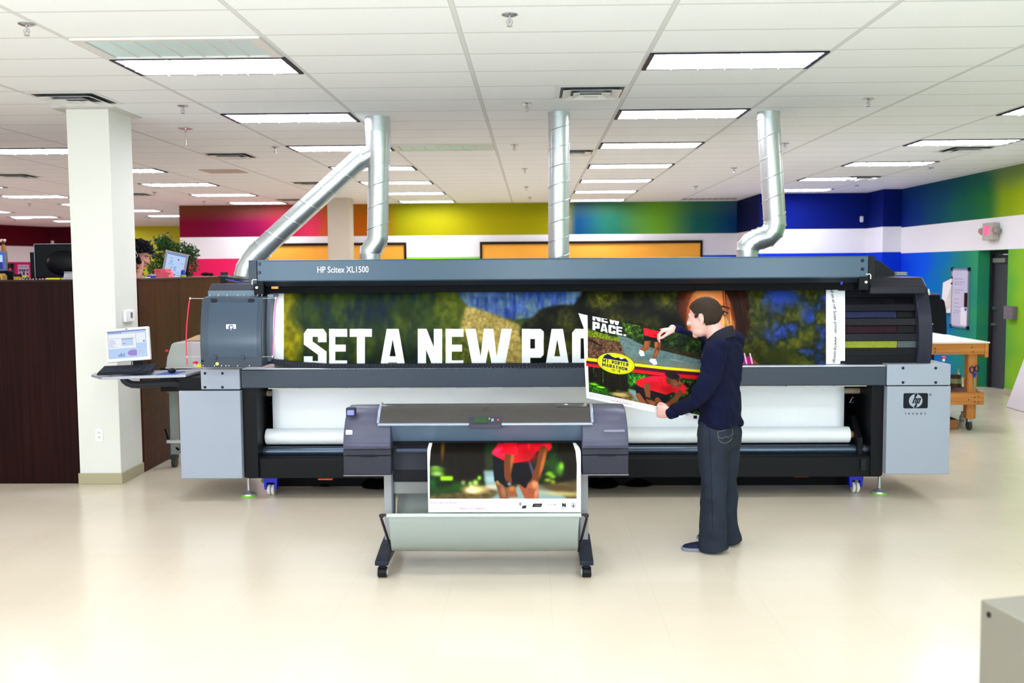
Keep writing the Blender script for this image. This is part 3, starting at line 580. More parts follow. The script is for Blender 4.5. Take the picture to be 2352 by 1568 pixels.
    for i in range(4): a.line(1168+i*5, 1130, 1171+i*5, 1142-i*.6, 3.4, (160, 98, 62)); a.line(1170.6+i*5, 1130, 1173.4+i*5, 1140, 1, (80, 44, 28), .8)
    for i in range(4): a.line(1211+i*1, 1120+i*3.5, 1228, 1125+i*3, 1, (100, 52, 34), .7)
    a.blur(.6)
    a.poly(RC(970, 1145, 1340, 1180), (250, 250, 252)); a.poly([(970, 1000), (995, 1000), (993, 1018), (989, 1034), (987, 1060), (987, 1180), (970, 1180)], (250, 250, 252)); a.poly([(1345, 1000), (1310, 1000), (1316, 1018), (1322, 1036), (1325, 1065), (1324.5, 1180), (1345, 1180)], (250, 250, 252))
    for i in range(3): a.smudge_text(989, 1154.5+i*6.4, 1, 0, 128, 3.6, (104, 108, 116), 100+i, .8)
    a.poly(RC(988, 1151, 1050, 1158), (250, 250, 252)); a.smudge_text(989, 1154.5, 1, 0, 60, 4.4, (232, 60, 120), 104, .9); a.poly(RC(1056, 1164, 1118, 1171), (250, 250, 252)); a.smudge_text(1057, 1167.3, 1, 0, 58, 4, (232, 50, 110), 105, .9)
    k = (44, 46, 52); a.ell(1195, 1157, 3.6, 4.6, (140, 142, 146), .8); a.poly([(1200, 1161), (1210, 1160), (1208, 1167), (1198, 1168)], k, .5)
    a.poly([(1225, 1156), (1246, 1156), (1243, 1164), (1222, 1164)], (20, 20, 24), .3); a.line(1228, 1160, 1241, 1160, 1.4, (190, 190, 190), .8); a.smudge_text(1259, 1158.5, 1, 0, 20, 5, (60, 66, 74), 106, .8); a.smudge_text(1259, 1164, 1, 0, 20, 1.6, (150, 150, 154), 107)
    for pg in GL['N']: a.poly([(1291+p*9, 1164-q*9) for p, q in pg], (14, 14, 18))
    a.line(1292, 1166.3, 1299, 1166.3, 1.2, k); a.ell(1317, 1160, 5, 6.4, (100, 104, 110), .2); a.ell(1317, 1160, 3.6, 4.8, (225, 230, 235), .2); a.ell(1317, 1161, 2, 3.2, (60, 64, 70), .3)
    return a

# ------------------------------------------------------------------ the room
YB = 22.45
floor_m, ceil_m = floor_mat(), ceiling_mat()
WALLZ = CEIL+.05
sbox('floor', (-17.6, 7.4, -6, 33.2, -.1, 0), floor_m)
sbox('ceiling', (-17.6, 7.4, -6, 33.2, CEIL, CEIL+.1), ceil_m)
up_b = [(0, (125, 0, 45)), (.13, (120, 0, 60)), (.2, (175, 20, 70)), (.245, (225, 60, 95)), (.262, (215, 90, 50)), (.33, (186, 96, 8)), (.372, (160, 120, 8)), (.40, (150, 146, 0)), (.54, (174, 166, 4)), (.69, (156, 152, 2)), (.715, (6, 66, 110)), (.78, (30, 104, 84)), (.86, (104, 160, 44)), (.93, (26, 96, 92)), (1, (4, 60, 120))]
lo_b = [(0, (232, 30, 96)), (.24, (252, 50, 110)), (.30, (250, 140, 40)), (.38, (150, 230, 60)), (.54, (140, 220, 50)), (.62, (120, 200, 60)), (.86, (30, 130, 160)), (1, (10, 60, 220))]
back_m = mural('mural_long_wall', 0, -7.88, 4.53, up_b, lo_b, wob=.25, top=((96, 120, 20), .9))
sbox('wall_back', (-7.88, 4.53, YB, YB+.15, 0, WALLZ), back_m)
sbox('wall_back_return', (-7.88, -7.73, YB+.15, 32.8, 0, WALLZ), mat('return_paint', (190, 180, 176), .7))
navy = mural('mural_blue', 1, 19.0, 22.5, [(0, (0, 12, 90)), (1, (0, 8, 60))], [(0, (0, 80, 240)), (1, (0, 50, 210))])
bluew = mural('mural_blue_front', 0, 4.53, 7.1, [(0, (0, 26, 150)), (.5, (0, 22, 116)), (1, (0, 20, 100))], [(0, (0, 56, 230)), (1, (0, 56, 210))])
sbox('wall_right_step', (4.53, 4.63, 20.25, YB+.1, 0, WALLZ), navy)
sbox('wall_back_right', (4.63, 6.66, 20.25, 20.4, 0, WALLZ), bluew)
sbox('wall_right_pilaster', (6.66, 7.16, 19.33, 20.4, 0, WALLZ), bluew)
up_r = [(0, (150, 175, 6)), (.45, (160, 180, 4)), (.535, (138, 168, 8)), (.61, (30, 112, 50)), (.70, (8, 92, 76)), (.79, (0, 70, 104)), (.9, (0, 48, 120)), (1, (0, 34, 120))]
lo_r = [(0, (60, 150, 60)), (.2, (150, 205, 40)), (.46, (138, 190, 40)), (.53, (90, 170, 60)), (.60, (50, 150, 100)), (.69, (30, 130, 124)), (.80, (0, 112, 190)), (.9, (0, 84, 230)), (1, (0, 60, 220))]
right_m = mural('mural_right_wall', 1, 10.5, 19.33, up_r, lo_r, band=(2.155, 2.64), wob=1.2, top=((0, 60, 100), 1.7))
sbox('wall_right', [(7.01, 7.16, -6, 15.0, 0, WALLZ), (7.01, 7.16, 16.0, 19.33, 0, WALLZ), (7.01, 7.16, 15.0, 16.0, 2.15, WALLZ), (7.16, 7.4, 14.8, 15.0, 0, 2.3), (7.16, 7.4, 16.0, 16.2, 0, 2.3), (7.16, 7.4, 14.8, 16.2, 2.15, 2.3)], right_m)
base_m = mat('tan_cove_base', (176, 164, 130), .5)
sbox('baseboard_right', [(6.995, 7.01, 4, 15.0, 0, .1), (6.995, 7.01, 16.0, 19.33, 0, .1)], base_m, .004)
door_m = mat('charcoal_door', (62, 62, 72), .45); steel = mat('brushed_steel', (190, 190, 196), .3, 1)
dr = sbox('door_1', (7.24, 7.285, 15.06, 15.94, 0.01, 2.08), door_m, .003)
frm = MB().box(7.19, 7.3, 15.0, 15.06, 0, 2.15).box(7.19, 7.3, 15.94, 16.0, 0, 2.15).box(7.19, 7.3, 15.06, 15.94, 2.09, 2.15).build('door_frame', mat('dark_frame', (44, 44, 50), .5), dr, .004)
h = MB().cyl((7.24, 15.86, 1.0), (7.18, 15.86, 1.0), .022).cyl((7.185, 15.86, 1.0), (7.185, 15.74, 1.0), .011); h.build('door_handle', steel, dr)
MB().cyl((7.24, 15.86, 1.25), (7.2, 15.86, 1.25), .025).build('deadbolt', steel, dr)
MB().box(7.19, 7.24, 15.5, 15.9, 1.96, 2.03).build('door_closer', mat('aluminium_grey', (150, 150, 150), .4, .6), dr, .004)
far_red = mural('mural_far_red', 0, -17, -13, [(0, (96, 0, 24)), (.5, (70, 4, 24)), (1, (140, 0, 50))], [(0, (214, 30, 110)), (1, (230, 40, 120))], band=(2.22, 2.72))
sbox('wall_far', (-17.4, -13.35, 32.8, 32.95, 0, WALLZ), far_red)
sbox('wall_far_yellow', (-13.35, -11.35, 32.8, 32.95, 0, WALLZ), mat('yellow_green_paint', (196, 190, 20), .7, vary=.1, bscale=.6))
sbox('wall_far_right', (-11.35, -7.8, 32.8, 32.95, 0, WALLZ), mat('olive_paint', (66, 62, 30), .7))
sl = MB().prism([(-16.5, 31), (-15.8, 32.8), (-17.4, 32.8), (-17.4, 30), (-16.87, 30)], 2, 0, WALLZ); struct(sl.build('wall_left_corner', far_red))
sbox('wall_left', (-17.5, -17.35, -6, 30.2, 0, WALLZ), far_red)
rs = thing('rolling_shutter', 'grey slatted rolling shutter in the far corner behind the tall plant', 'shutter', (-9.6, 32.75, 0))
b = MB()
for i in range(26): b.prism([(32.72, .1+i*.12), (32.70, .16+i*.12), (32.72, .215+i*.12), (32.76, .215+i*.12), (32.76, .1+i*.12)], 0, -11.0, -8.2)
b.build('slat_curtain', mat('shutter_grey', (112, 108, 104), .6), rs)
for x_ in (-11.2, -8.2): MB().box(x_, x_+.2, 32.62, 32.79, 0, 3.3).build('guide_rail', mat('shutter_rail', (90, 88, 84), .5), rs)

col_m = mat('cream_column_paint', (226, 227, 219), .6)
b = MB().box(-4.124, -3.745, 8.95, 9.46, 0, CEIL); c1 = struct(b.build('trim_1', col_m, bev=.006))
b = MB().box(-4.136, -3.733, 8.938, 9.46, 0, .1); b.build('column_base', mat('column_cove_base', (172, 164, 132), .5), c1, .004)
MB().box(-4.22, -3.65, 8.85, 9.5, CEIL-.006, CEIL-.001).build('ceiling_collar', mat('collar_grey', (205, 203, 198), .6), c1)
a_, b_ = P(751, 455, 20.4), P(802, 455, 20.4)
struct(MB().box(a_.x, b_.x, 20.4, 20.85, 0, CEIL).build('trim_2', mat('far_column_paint', (206, 196, 180), .7), bev=.01))

# ---- ceiling lights
ORD = ['nearest', 'second', 'third', 'fourth', 'fifth', 'sixth', 'seventh', 'eighth']
lens_m = mat('fluorescent_lens', (247, 248, 255), .5, emit=LIGHT); fin_m = mat('louver_white', (222, 224, 230), .3, emit=0)
gap_shade_m = mat('dark_fixture_trim', (38, 34, 48), .5)  # dark strips painting the shaded gap between fixture and tile opening
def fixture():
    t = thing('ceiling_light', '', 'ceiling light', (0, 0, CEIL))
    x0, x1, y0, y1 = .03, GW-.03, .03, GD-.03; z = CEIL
    MB().box(x0-.018, x0+.012, y0, y1, z-.012, z-.001).box(x1-.012, x1+.018, y0, y1, z-.012, z-.001).box(x0-.018, x1+.018, y0-.008, y0+.004, z-.012, z-.001).box(x0-.018, x1+.018, y1-.004, y1+.004, z-.008, z-.001).build('gap_shade_strip', gap_shade_m, t)
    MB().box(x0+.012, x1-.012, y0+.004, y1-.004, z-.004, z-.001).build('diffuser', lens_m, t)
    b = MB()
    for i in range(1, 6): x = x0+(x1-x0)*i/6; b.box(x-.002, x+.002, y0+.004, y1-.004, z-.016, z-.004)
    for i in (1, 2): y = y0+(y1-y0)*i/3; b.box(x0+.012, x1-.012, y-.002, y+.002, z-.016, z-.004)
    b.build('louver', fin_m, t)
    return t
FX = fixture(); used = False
ROWS = {-1: ('in the row left of the ceiling middle', (2, 6, 10, 14, 18, 22, 26)), 2: ('in the row right of the ceiling middle', (2, 6, 10, 14, 18, 22, 26)),
        5: ('in the row nearest the right wall', (6, 10, 14, 18, 22)), -4: ('in the row behind the near column', (10, 14, 18, 22, 26)),
        -7: ('in the row over the office desks', (14, 18, 22, 26, 30, 34)), -10: ('in the row nearest the far left wall', (30, 34, 38, 42))}
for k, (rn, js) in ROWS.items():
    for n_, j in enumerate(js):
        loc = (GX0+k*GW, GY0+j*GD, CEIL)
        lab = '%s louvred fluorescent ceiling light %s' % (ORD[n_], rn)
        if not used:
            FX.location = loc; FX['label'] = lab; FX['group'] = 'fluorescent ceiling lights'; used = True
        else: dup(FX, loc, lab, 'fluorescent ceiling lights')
# the rest of the shop's ceiling lighting, behind the photographer
for k in (-7, -4, -1, 2, 5):
    for j in (-2, -6, -10, -14):
        area('ceiling_lamp', (GX0+(k+.5)*GW, GY0+(j+.5)*GD, CEIL-.02), (0, 0, 0), 1.1, .5, 17, (.96, .98, 1))
for x_, y_ in ((-13.5, 8), (-13.5, 14), (-13.5, 20), (-13.5, 26), (-9.5, 9), (-6, 24.5)):
    area('office_lamp', (x_, y_, CEIL-.02), (0, 0, 0), 1.1, .5, 70, (1, .97, .93))
# ---- return-air grilles with six pale panels
grl = mat('grille_panel', (196, 222, 224), .35); gfr = mat('grille_frame', (216, 214, 212), .5)
for k, j, lab in ((-1, 1, 'large pale panelled return air grille in front of the nearest left light'), (0, 10, 'pale panelled return air grille right of the forked duct')):
    x0, y0 = GX0+k*GW+.02, GY0+j*GD+.02; x1, y1 = x0+GW-.04, y0+GD-.04
    t = thing('air_grille', lab, 'air grille', (x0, y0, CEIL), 'panelled air grilles')
    MB().box(x0, x1, y0, y0+.05, CEIL-.014, CEIL-.001).box(x0, x1, y1-.03, y1, CEIL-.014, CEIL-.001).box(x0, x0+.07, y0+.05, y1-.03, CEIL-.014, CEIL-.001).box(x1-.07, x1, y0+.05, y1-.03, CEIL-.014, CEIL-.001).build('grille_frame', gfr, t)
    for i in range(7):
        xa = x0+.07+(x1-x0-.14)*i/7
        MB().box(xa+.008, xa+(x1-x0-.14)/7-.008, y0+.05, y1-.03, CEIL-.006, CEIL-.001).build('panel', grl, t)
    b = MB()
    for i in range(1, 7): xa = x0+.07+(x1-x0-.14)*i/7; b.box(xa-.008, xa+.008, y0+.05, y1-.03, CEIL-.012, CEIL-.001)
    b.build('divider', gfr, t)
# ---- square air diffusers
vm = mat('diffuser_white', (226, 226, 224), .5); vd = mat('diffuser_dark', (70, 80, 84), .6)
def vent():
    t = thing('air_diffuser', '', 'air vent', (0, 0, CEIL)); z = CEIL; s = .29
    def frus(b, r0, z0, r1, z1, th=.002):
        q = [(-1, -1), (1, -1), (1, 1), (-1, 1)]; vs = [(r*x, r*y, zz) for r, zz in ((r0, z0), (r1, z1), (r1, z1+th), (r0, z0+th)) for x, y in q]
        fs = []
        for a_, b_ in ((0, 1), (1, 2), (2, 3), (3, 0)):
            for n_ in range(4): c_, d_ = n_*4, ((n_+1) % 4)*4; fs.append((c_+a_, c_+b_, d_+b_, d_+a_))
        b.add(vs, fs)
    for r0, z0, r1, z1 in ((.295, z-.004, .255, z-.004), (.235, z-.026, .165, z-.004), (.15, z-.034, .09, z-.008)):
        b = MB(); frus(b, r0, z0, r1, z1); b.build('vane', vm, t)
    MB().box(-.255, .255, -.255, .255, z-.0025, z-.001).build('throat', vd, t); MB().box(-.06, .06, -.06, .06, z-.036, z-.032).build('core_plate', vm, t)
    return t
VT = vent(); first = True
for x, y, lab in ((-3.80, 8.42, 'square air diffuser in front of the near column head'), (.49, 8.38, 'square air diffuser between the nearest and second right-hand lights'), (-3.78, 12.7, 'square air diffuser left of the diagonal duct'),
               (-7.75, 15.1, 'square air diffuser at the left picture edge below a ceiling light'), (-3.7, 16.9, 'square air diffuser partly behind the diagonal duct'), (.5, 12.7, 'square air diffuser partly behind the straight duct'),
               (5.4, 12.75, 'square air diffuser below the second light of the right-hand row'), (5.4, 16.7, 'square air diffuser between two far lights by the right wall'), (-5.0, 20.9, 'square air diffuser above the red end of the mural'),
               (-7.5, 19.0, 'square air diffuser just right of the near column, far back'), (-10.2, 18.6, 'square air diffuser over the office, far left edge'), (-13.7, 26.9, 'smallest square air diffuser, deep in the left office')):
    if first: v = VT; v.location = (x, y, CEIL); v['label'] = lab; v['group'] = 'square air diffusers'; first = False
    else: dup(VT, (x, y, CEIL), lab, 'square air diffusers')
b = MB().box(-4.77, -4.2, 14.42, 14.98, CEIL-.006, CEIL-.001); tag(b.build('perforated_panel', mat('perforated_white', (190, 176, 166), .7, bump=.6, bscale=400)), 'perforated square ceiling panel beyond the diffuser left of the diagonal duct', 'ceiling panel')
b = MB()
for i in range(9): b.box(3.2+i*.13, 3.29+i*.13, 21.45, 21.75, CEIL-.012, CEIL-.001)
tag(b.build('ceiling_grille', mat('grille_dim', (150, 144, 136), .6)), 'long slotted ceiling grille by the top of the blue-green wall', 'air grille')
# ---- sprinkler heads
chrome = mat('chrome', (200, 200, 205), .15, 1); rose = mat('sprinkler_rose', (196, 194, 198), .25, .9)
def sprinkler():
    t = thing('sprinkler_head', '', 'sprinkler', (0, 0, CEIL)); z = CEIL
    MB().lathe([(.045, z-.001), (.047, z-.006), (.03, z-.014), (.012, z-.018)], (0, 0, 0)).build('escutcheon', rose, t)
    b = MB().cyl((0, 0, z-.014), (0, 0, z-.05), .008, 10).tube([(-.012, 0, z-.03), (-.018, 0, z-.045), (-.004, 0, z-.066)], .003, 6).tube([(.012, 0, z-.03), (.018, 0, z-.045), (.004, 0, z-.066)], .003, 6)
    b.build('sprinkler_body', chrome, t); MB().cyl((0, 0, z-.066), (0, 0, z-.07), .017, 12).build('deflector', chrome, t)
    return t
SP = sprinkler(); first = True
for x, y, lab in ((-2.92, 5.88, 'sprinkler head at the top left, nearest one'), (-.12, 5.8, 'sprinkler head near the top middle of the ceiling'), (-3.04, 8.83, 'sprinkler head right of the near column top'),
        (-3.0, 11.85, 'sprinkler head left of the third left-hand light'), (-.04, 8.9, 'sprinkler head just left of the straight duct top'), (2.9, 8.84, 'sprinkler head right of the right-hand duct top'),
        (-.2, 11.86, 'sprinkler head right of the forked duct, beyond the pale grille'), (2.96, 11.94, 'sprinkler head close beside the right-hand duct'), (2.95, 14.87, 'sprinkler head beyond the right-hand duct, left side'),
        (2.93, 18.18, 'sprinkler head above the green mural part'), (-.1, 14.7, 'third sprinkler head left of the straight duct'), (-.1, 18.0, 'fourth sprinkler head left of the straight duct'), (-.04, 20.7, 'farthest sprinkler head left of the straight duct'),
        (5.83, 18.3, 'sprinkler head above the blue wall'), (5.89, 15.1, 'sprinkler head near the right wall, nearer one'), (-6.94, 18.5, 'sprinkler head right of the near column, nearer one'), (-6.87, 21.1, 'sprinkler head above the red mural corner'),
        (-10.67, 21.3, 'sprinkler head left of the near column'), (-14.3, 27.7, 'sprinkler head close to the far red wall'), (-10.4, 27.3, 'sprinkler head above the tall plant'), (-2.9, 20.4, 'sprinkler head beside the forked duct, far back')):
    if first: SP.location = (x, y, CEIL); SP['label'] = lab; SP['group'] = 'ceiling sprinkler heads'; first = False
    else: dup(SP, (x, y, CEIL), lab, 'ceiling sprinkler heads')
t = thing('hanging_sensor', 'square plated sensor hanging from the ceiling right of the near column', 'sensor', (-3.5, 10.23, CEIL))
MB().box(-3.56, -3.44, 10.17, 10.29, CEIL-.01, CEIL-.001).build('mounting_plate', rose, t, .002); MB().cyl((-3.5, 10.23, CEIL-.01), (-3.5, 10.23, CEIL-.05), .012, 10).cyl((-3.5, 10.23, CEIL-.05), (-3.5, 10.23, CEIL-.15), .003, 6).cyl((-3.5, 10.23, CEIL-.12), (-3.5, 10.23, CEIL-.17), .009, 10).build('sensor_stem', chrome, t)

# ---- galvanised ducts
galv = mat('galvanised_steel', (204, 212, 213), .32, .82, bump=.12, bscale=25, vary=.10)
def pipe(name, pts, r, parent, pitch=.17, n=32, lead=True):
    pts = [Vector(p) for p in pts]; b = MB().tube(pts, r, n)
    if lead:
        L = 0; hp = []; u = None
        for p0, p1 in zip(pts, pts[1:]):
            d = (p1-p0); l = d.length; t_ = d.normalized(); u = t_.orthogonal().normalized() if u is None else (u-t_*u.dot(t_)).normalized(); w = t_.cross(u)
            k = max(2, int(l/pitch*24)); rr = r if not isinstance(r, (list, tuple)) else r[0]
            for i in range(k): a = 2*PI*(L+l*i/k)/pitch; hp.append(p0+t_*(l*i/k)+(u*math.cos(a)+w*math.sin(a))*rr)
            L += l
        b.tube(hp, .0045, 6)
    return b.build(name, galv, parent)
def ringat(b, p, d, r): 
    p = Vector(p); d = Vector(d).normalized(); b.tube([p-d*.006, p+d*.006], r+.004, 32)
def elbow(name, pts, r, parent):
    b = MB(); pts = [Vector(p) for p in pts]; b.tube(pts, r, 32)
    for i in range(len(pts)):
        d = (pts[min(i+1, len(pts)-1)]-pts[max(i-1, 0)]); ringat(b, pts[i], d, r)
    return b.build(name, galv, parent)
Yd = 9.62
t = thing('exhaust_duct', 'forked galvanised exhaust duct with a long diagonal branch, left', 'duct', P(867, 268, Yd), 'galvanised exhaust ducts')
top1 = P(867, 262, Yd); top1.z = CEIL
pipe('collar', [top1, P(868, 302, Yd)], .121, t, .3)
b = MB().tube([P(868, 300, Yd), P(869, 340, Yd), P(870, 382, Yd)], [.121, .116, .102], 32); ringat(b, P(868, 302, Yd), (0, 0, 1), .121); ringat(b, P(870, 381, Yd), (0, 0, 1), .102)
b.tube([P(868, 345, Yd), P(826, 368, Yd)], [.09, .098], 32); b.build('wye_fitting', galv, t)
pipe('down_pipe', [P(870, 381, Yd), P(867, 545, Yd)], .1, t, .2)
elbow('elbow', [P(867, 545, Yd), P(866, 553, Yd), P(859, 566, Yd), P(850, 577, Yd), P(850, 584, Yd)], .1, t)
pipe('lower_stub', [P(850, 584, Yd), P(850, 584, Yd)-Vector((0, 0, P(850, 584, Yd).z-1.762))], .098, t, lead=False)
pipe('diagonal_pipe', [P(835, 358, Yd), P(600, 573, Yd)], .1, t, .22)
elbow('lower_elbow', [P(604, 570, Yd), P(592, 581, Yd), P(577, 598, Yd), P(567, 616, Yd), P(563, 632, Yd), P(562, 640, Yd)], .104, t)
pipe('branch_stub', [P(562, 638, Yd), P(562, 638, Yd)-Vector((0, 0, P(562, 638, Yd).z-1.83))], .1, t, lead=False)
t = thing('exhaust_duct', 'straight vertical galvanised exhaust duct in the middle', 'duct', P(1284, 258, 9.45), 'galvanised exhaust ducts')
p0 = P(1284, 256, 9.45); p0.z = CEIL; pipe('down_pipe', [p0, p0-Vector((.01, 0, CEIL-1.762))], .098, t, .17)
MB().tube([p0, p0-Vector((0, 0, .03))], .104, 32).build('collar', galv, t)
t = thing('exhaust_duct', 'galvanised exhaust duct with a double bend near its foot, right', 'duct', P(1765, 257, 9.55), 'galvanised exhaust ducts')
p0 = P(1765, 254, 9.55); p0.z = CEIL; pipe('down_pipe', [p0-Vector((0, 0, .05)), P(1779, 500, 9.55)], .104, t, .19)
MB().tube([p0, p0-Vector((0, 0, .07))], .106, 32).build('collar', galv, t)
elbow('elbow', [P(1779, 500, 9.55), P(1780, 514, 9.55), P(1775, 531, 9.55), P(1762, 543, 9.55), P(1747, 547, 9.55)], .104, t)
elbow('lower_elbow', [P(1750, 546, 9.55), P(1738, 550, 9.55), P(1725, 558, 9.55), P(1717, 568, 9.55), P(1716, 576, 9.55)], .101, t)
pipe('lower_stub', [P(1716, 576, 9.55), P(1716, 576, 9.55)-Vector((0, 0, P(1716, 576, 9.55).z-1.762))], .1, t, lead=False)

# ------------------------------------------------------------------ the big wide-format printer
pg = mat('light_grey_powder_coat', (150, 158, 172), .42, bump=.05, bscale=300); pdk = mat('slate_blue_grey_metal', (48, 58, 71), .38, bump=.05, bscale=300)
blk = mat('black_metal', (14, 15, 19), .45); blk2 = mat('near_black_panel', (30, 31, 37), .42); inkwhite = mat('white_lettering', (238, 242, 248), .4)
darkcover = mat('slate_cover', (54, 66, 80), .3, bump=.04, bscale=200); scrw = mat('dark_screw', (34, 36, 60), .35, .3)
pr = thing('wide_format_printer', 'huge grey and black roll printer spanning the middle of the showroom', 'printer', (.25, 8.9, 0))
YF = 8.2
xl0, xl1, xr0, xr1 = -2.93, -2.418, 2.888, 3.402
cabL = MB().box(xl0, xl1, YF, 9.3, .205, .94).build('side_cabinet', pg, pr, .006)
cabR = MB().box(xr0, xr1, YF, 9.3, .225, .951).build('side_cabinet', pg, pr, .006)
upL = MB().box(-2.742, xl1, YF, 9.25, .95, 1.12).build('cabinet_head', pg, pr, .006)
upR = MB().box(2.884, 3.398, YF, 9.25, .958, 1.13).build('cabinet_head', pg, pr, .006)
MB().box(-2.90, xl1-.01, YF+.01, 9.2, .94, .95).box(xr0+.01, xr1-.02, YF+.01, 9.2, .951, .958).build('cabinet_seam', blk, pr)
for hd, xs, zs in ((upL, (471, 511), (857, 889)), (upR, (2074, 2149), (845, 878))):
    for x in xs:
        for z in zs:
            c = P(x, z, YF); MB().cyl((c.x, YF-.004, c.z), (c.x, YF+.01, c.z), .011, 16).build('screw', scrw, hd)
fb = MB().box(xl1+.006, xr0-.006, YF+.01, YF+.13, .957, 1.112).build('front_beam', pdk, pr, .008)
MB().box(xl1+.01, xr0-.01, YF+.035, 8.75, 1.085, 1.119).build('print_table', mat('table_alloy', (222, 226, 232), .3, .3), pr, .003)
b = MB()
for i in range(13):
    x = -2.2+i*.39; b.box(x, x+.26, YF+.06, YF+.12, .944, .957)
b.build('drip_rail', mat('rail_alloy', (170, 165, 150), .35, .6), pr)
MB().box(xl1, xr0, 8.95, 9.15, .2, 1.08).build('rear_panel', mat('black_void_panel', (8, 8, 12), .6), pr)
MB().box(xl1, -2.30, YF+.06, 8.95, .2, .95).build('inner_frame', blk, pr); MB().box(2.79, xr0, YF+.08, 8.95, .2, .95).build('inner_frame', blk, pr)
MB().prism([(8.3, .185), (8.3, .345), (8.32, .362), (8.62, .362), (8.62, .185)], 0, -2.41, 2.885).build('lower_beam', mat('lower_beam_black', (15, 16, 19), .45), pr, .004)
# feet, casters, handles, floor units
rubber = mat('green_rubber', (120, 200, 40), .6); zinc = mat('zinc', (190, 192, 194), .35, .7); cblue = mat('caster_blue', (10, 20, 200), .4); nylon = mat('nylon_white', (226, 224, 216), .4)
for x, y in ((-2.44, 8.45), (2.936, 8.48), (-2.44, 9.1), (2.936, 9.1)):
    ft = MB().lathe([(.063, .012), (.06, .024), (.03, .036), (.014, .05), (.012, .2), (.028, .203), (.028, .215)], (x, y, 0), 2, 24).build('levelling_foot', zinc, pr)
    MB().lathe([(.066, 0), (.066, .012)], (x, y, 0), 2, 24).build('foot_rim', rubber, ft)
for x, y in ((-2.257, 8.5), (2.751, 8.54)):
    c = MB().box(x-.075, x+.075, y-.05, y+.05, .155, .185).build('caster_bracket', cblue, pr, .003)
    MB().prism([(x-.062, .155), (x+.062, .155), (x+.052, .05), (x+.036, .05), (x+.034, .11), (x-.034, .11), (x-.036, .05), (x-.052, .05)], 1, y-.03, y+.03).build('caster_fork', cblue, c, .003)
    for s_ in (-1, 1): MB().cyl((x+s_*.004, y, .045), (x+s_*.03, y, .045), .045, 24).build('caster_wheel', nylon, c, .006)
org = mat('orange_handle', (244, 96, 30), .4)
for px, py in ((748, 1099), (1839, 1092)):
    c = P(px, py, 8.42); MB().box(c.x-.062, c.x+.062, 8.4, 8.46, c.z-.008, c.z+.006).build('orange_handle', org, pr, .003)
for px, py in ((745, 1121), (862, 1127), (1385, 1126), (1468, 1122)):
    c = PZ(px, py, 0); MB().lathe([(.10, 0), (.15, .012), (.155, .03), (.11, .07), (.07, .09), (.06, .2)], (c.x, c.y+.16, 0), 2, 28).build('air_mount', mat('gloss_black', (6, 6, 8), .2), pr)
for px, py in ((1432, 1110), (520+880, 1110)): pass
MB().box(-2.36, 2.82, 8.76, 8.9, .015, .2).build('underside_shade', mat('skirt_void', (6, 6, 8), .7), pr)  # added black panel standing in for the shade under the printer
# roller and roll brackets
z = P(1960, 897, 8.6).z
MB().cyl((P(596, 902, 8.6).x, 8.6, z), (P(1992, 897, 8.6).x, 8.6, z), .026, 20).build('feed_roller', mat('tan_roller', (150, 138, 112), .35), pr)
zt = P(700, 1036, 8.45).z
MB().cyl((P(600, 1036, 8.45).x, 8.45, zt), (P(2005, 1030, 8.45).x, 8.45, zt), .046, 24).build('support_tube', mat('blued_steel_tube', (70, 82, 96), .28, .75), pr)
for px in (590, 1972):
    c = P(px, 1050, 8.4); s_ = 1 if px < 1000 else -1
    MB().prism([(8.36, .34), (8.36, .50), (8.40, .52), (8.55, .66), (8.62, .64), (8.62, .34)], 0, c.x-.02, c.x+.02).build('roll_bracket', blk, pr, .003)
    MB().box(c.x-.06, c.x+.06, 8.31, 8.62, .335, .347).box(c.x-.02, c.x+.02, 8.27, 8.3, .24, .34).build('bracket_foot', blk2, pr, .002)
    MB().cyl((c.x-s_*.04, 8.45, zt), (c.x-s_*.075, 8.45, zt), .055, 24).build('roll_coupling', mat('coupling_steel', (130, 134, 150), .2, .9), pr)
for px, py in ((617, 925), (1965, 916)):
    c = P(px, py, 8.75); MB().tube([(c.x-.05, 8.75, c.z-.03), (c.x-.03, 8.74, c.z+.015), (c.x+.02, 8.74, c.z+.02), (c.x+.05, 8.75, c.z-.03)], .004, 6).tube([(c.x-.055, 8.75, c.z-.03), (c.x+.055, 8.75, c.z-.03)], .004, 6).build('clamp_wire', zinc, pr)
# head
YT = 8.25
tb = MB().prism([(YT, 1.842), (YT, 2.003), (YT+.012, 2.012), (YT+.32, 2.012), (YT+.32, 1.80), (YT+.06, 1.80)], 0, P(590, 601, YT).x, P(1995, 590, YT).x).build('top_beam', mat('top_beam_slate', (64, 87, 105), .3, bump=.04, bscale=200), pr, .004)
MB().prism([(YT+.004, 1.84), (YT+.06, 1.795), (YT+.08, 1.795), (YT+.08, 1.845)], 0, P(592, 640, YT).x, P(1996, 640, YT).x).build('beam_underside', mat('dark_slate_strip', (34, 38, 46), .45), tb)
for x0, x1 in ((572, 590), (1995, 2008)):
    a_, b_ = P(x0, 620, YT), P(x1, 620, YT); MB().box(a_.x, b_.x, YT-.01, YT+.36, P(x0, 652 if x0 < 1000 else 640, YT).z, 2.012).build('end_plate', pdk if x0 < 1000 else blk2, tb, .003)
for px in (596, 1981):
    for py in (606, 626): c = P(px, py-(8 if px > 1000 else 0)*(py < 610)-(8 if px > 1000 else 0)*(py > 610), YT); MB().lathe([(.011, YT-.007), (.014, YT-.002), (.014, YT+.002)], (c.x, 0, c.z), 1, 16).build('bolt', pdk if px < 1000 else scrw, tb)
text_obj('model_lettering', 'HP Scitex XL1500', .072, inkwhite, tb, facing((P(728, 626, YT).x, YT-.001, P(728, 626, YT).z)), .0004, xs=.80, bold=.0004)
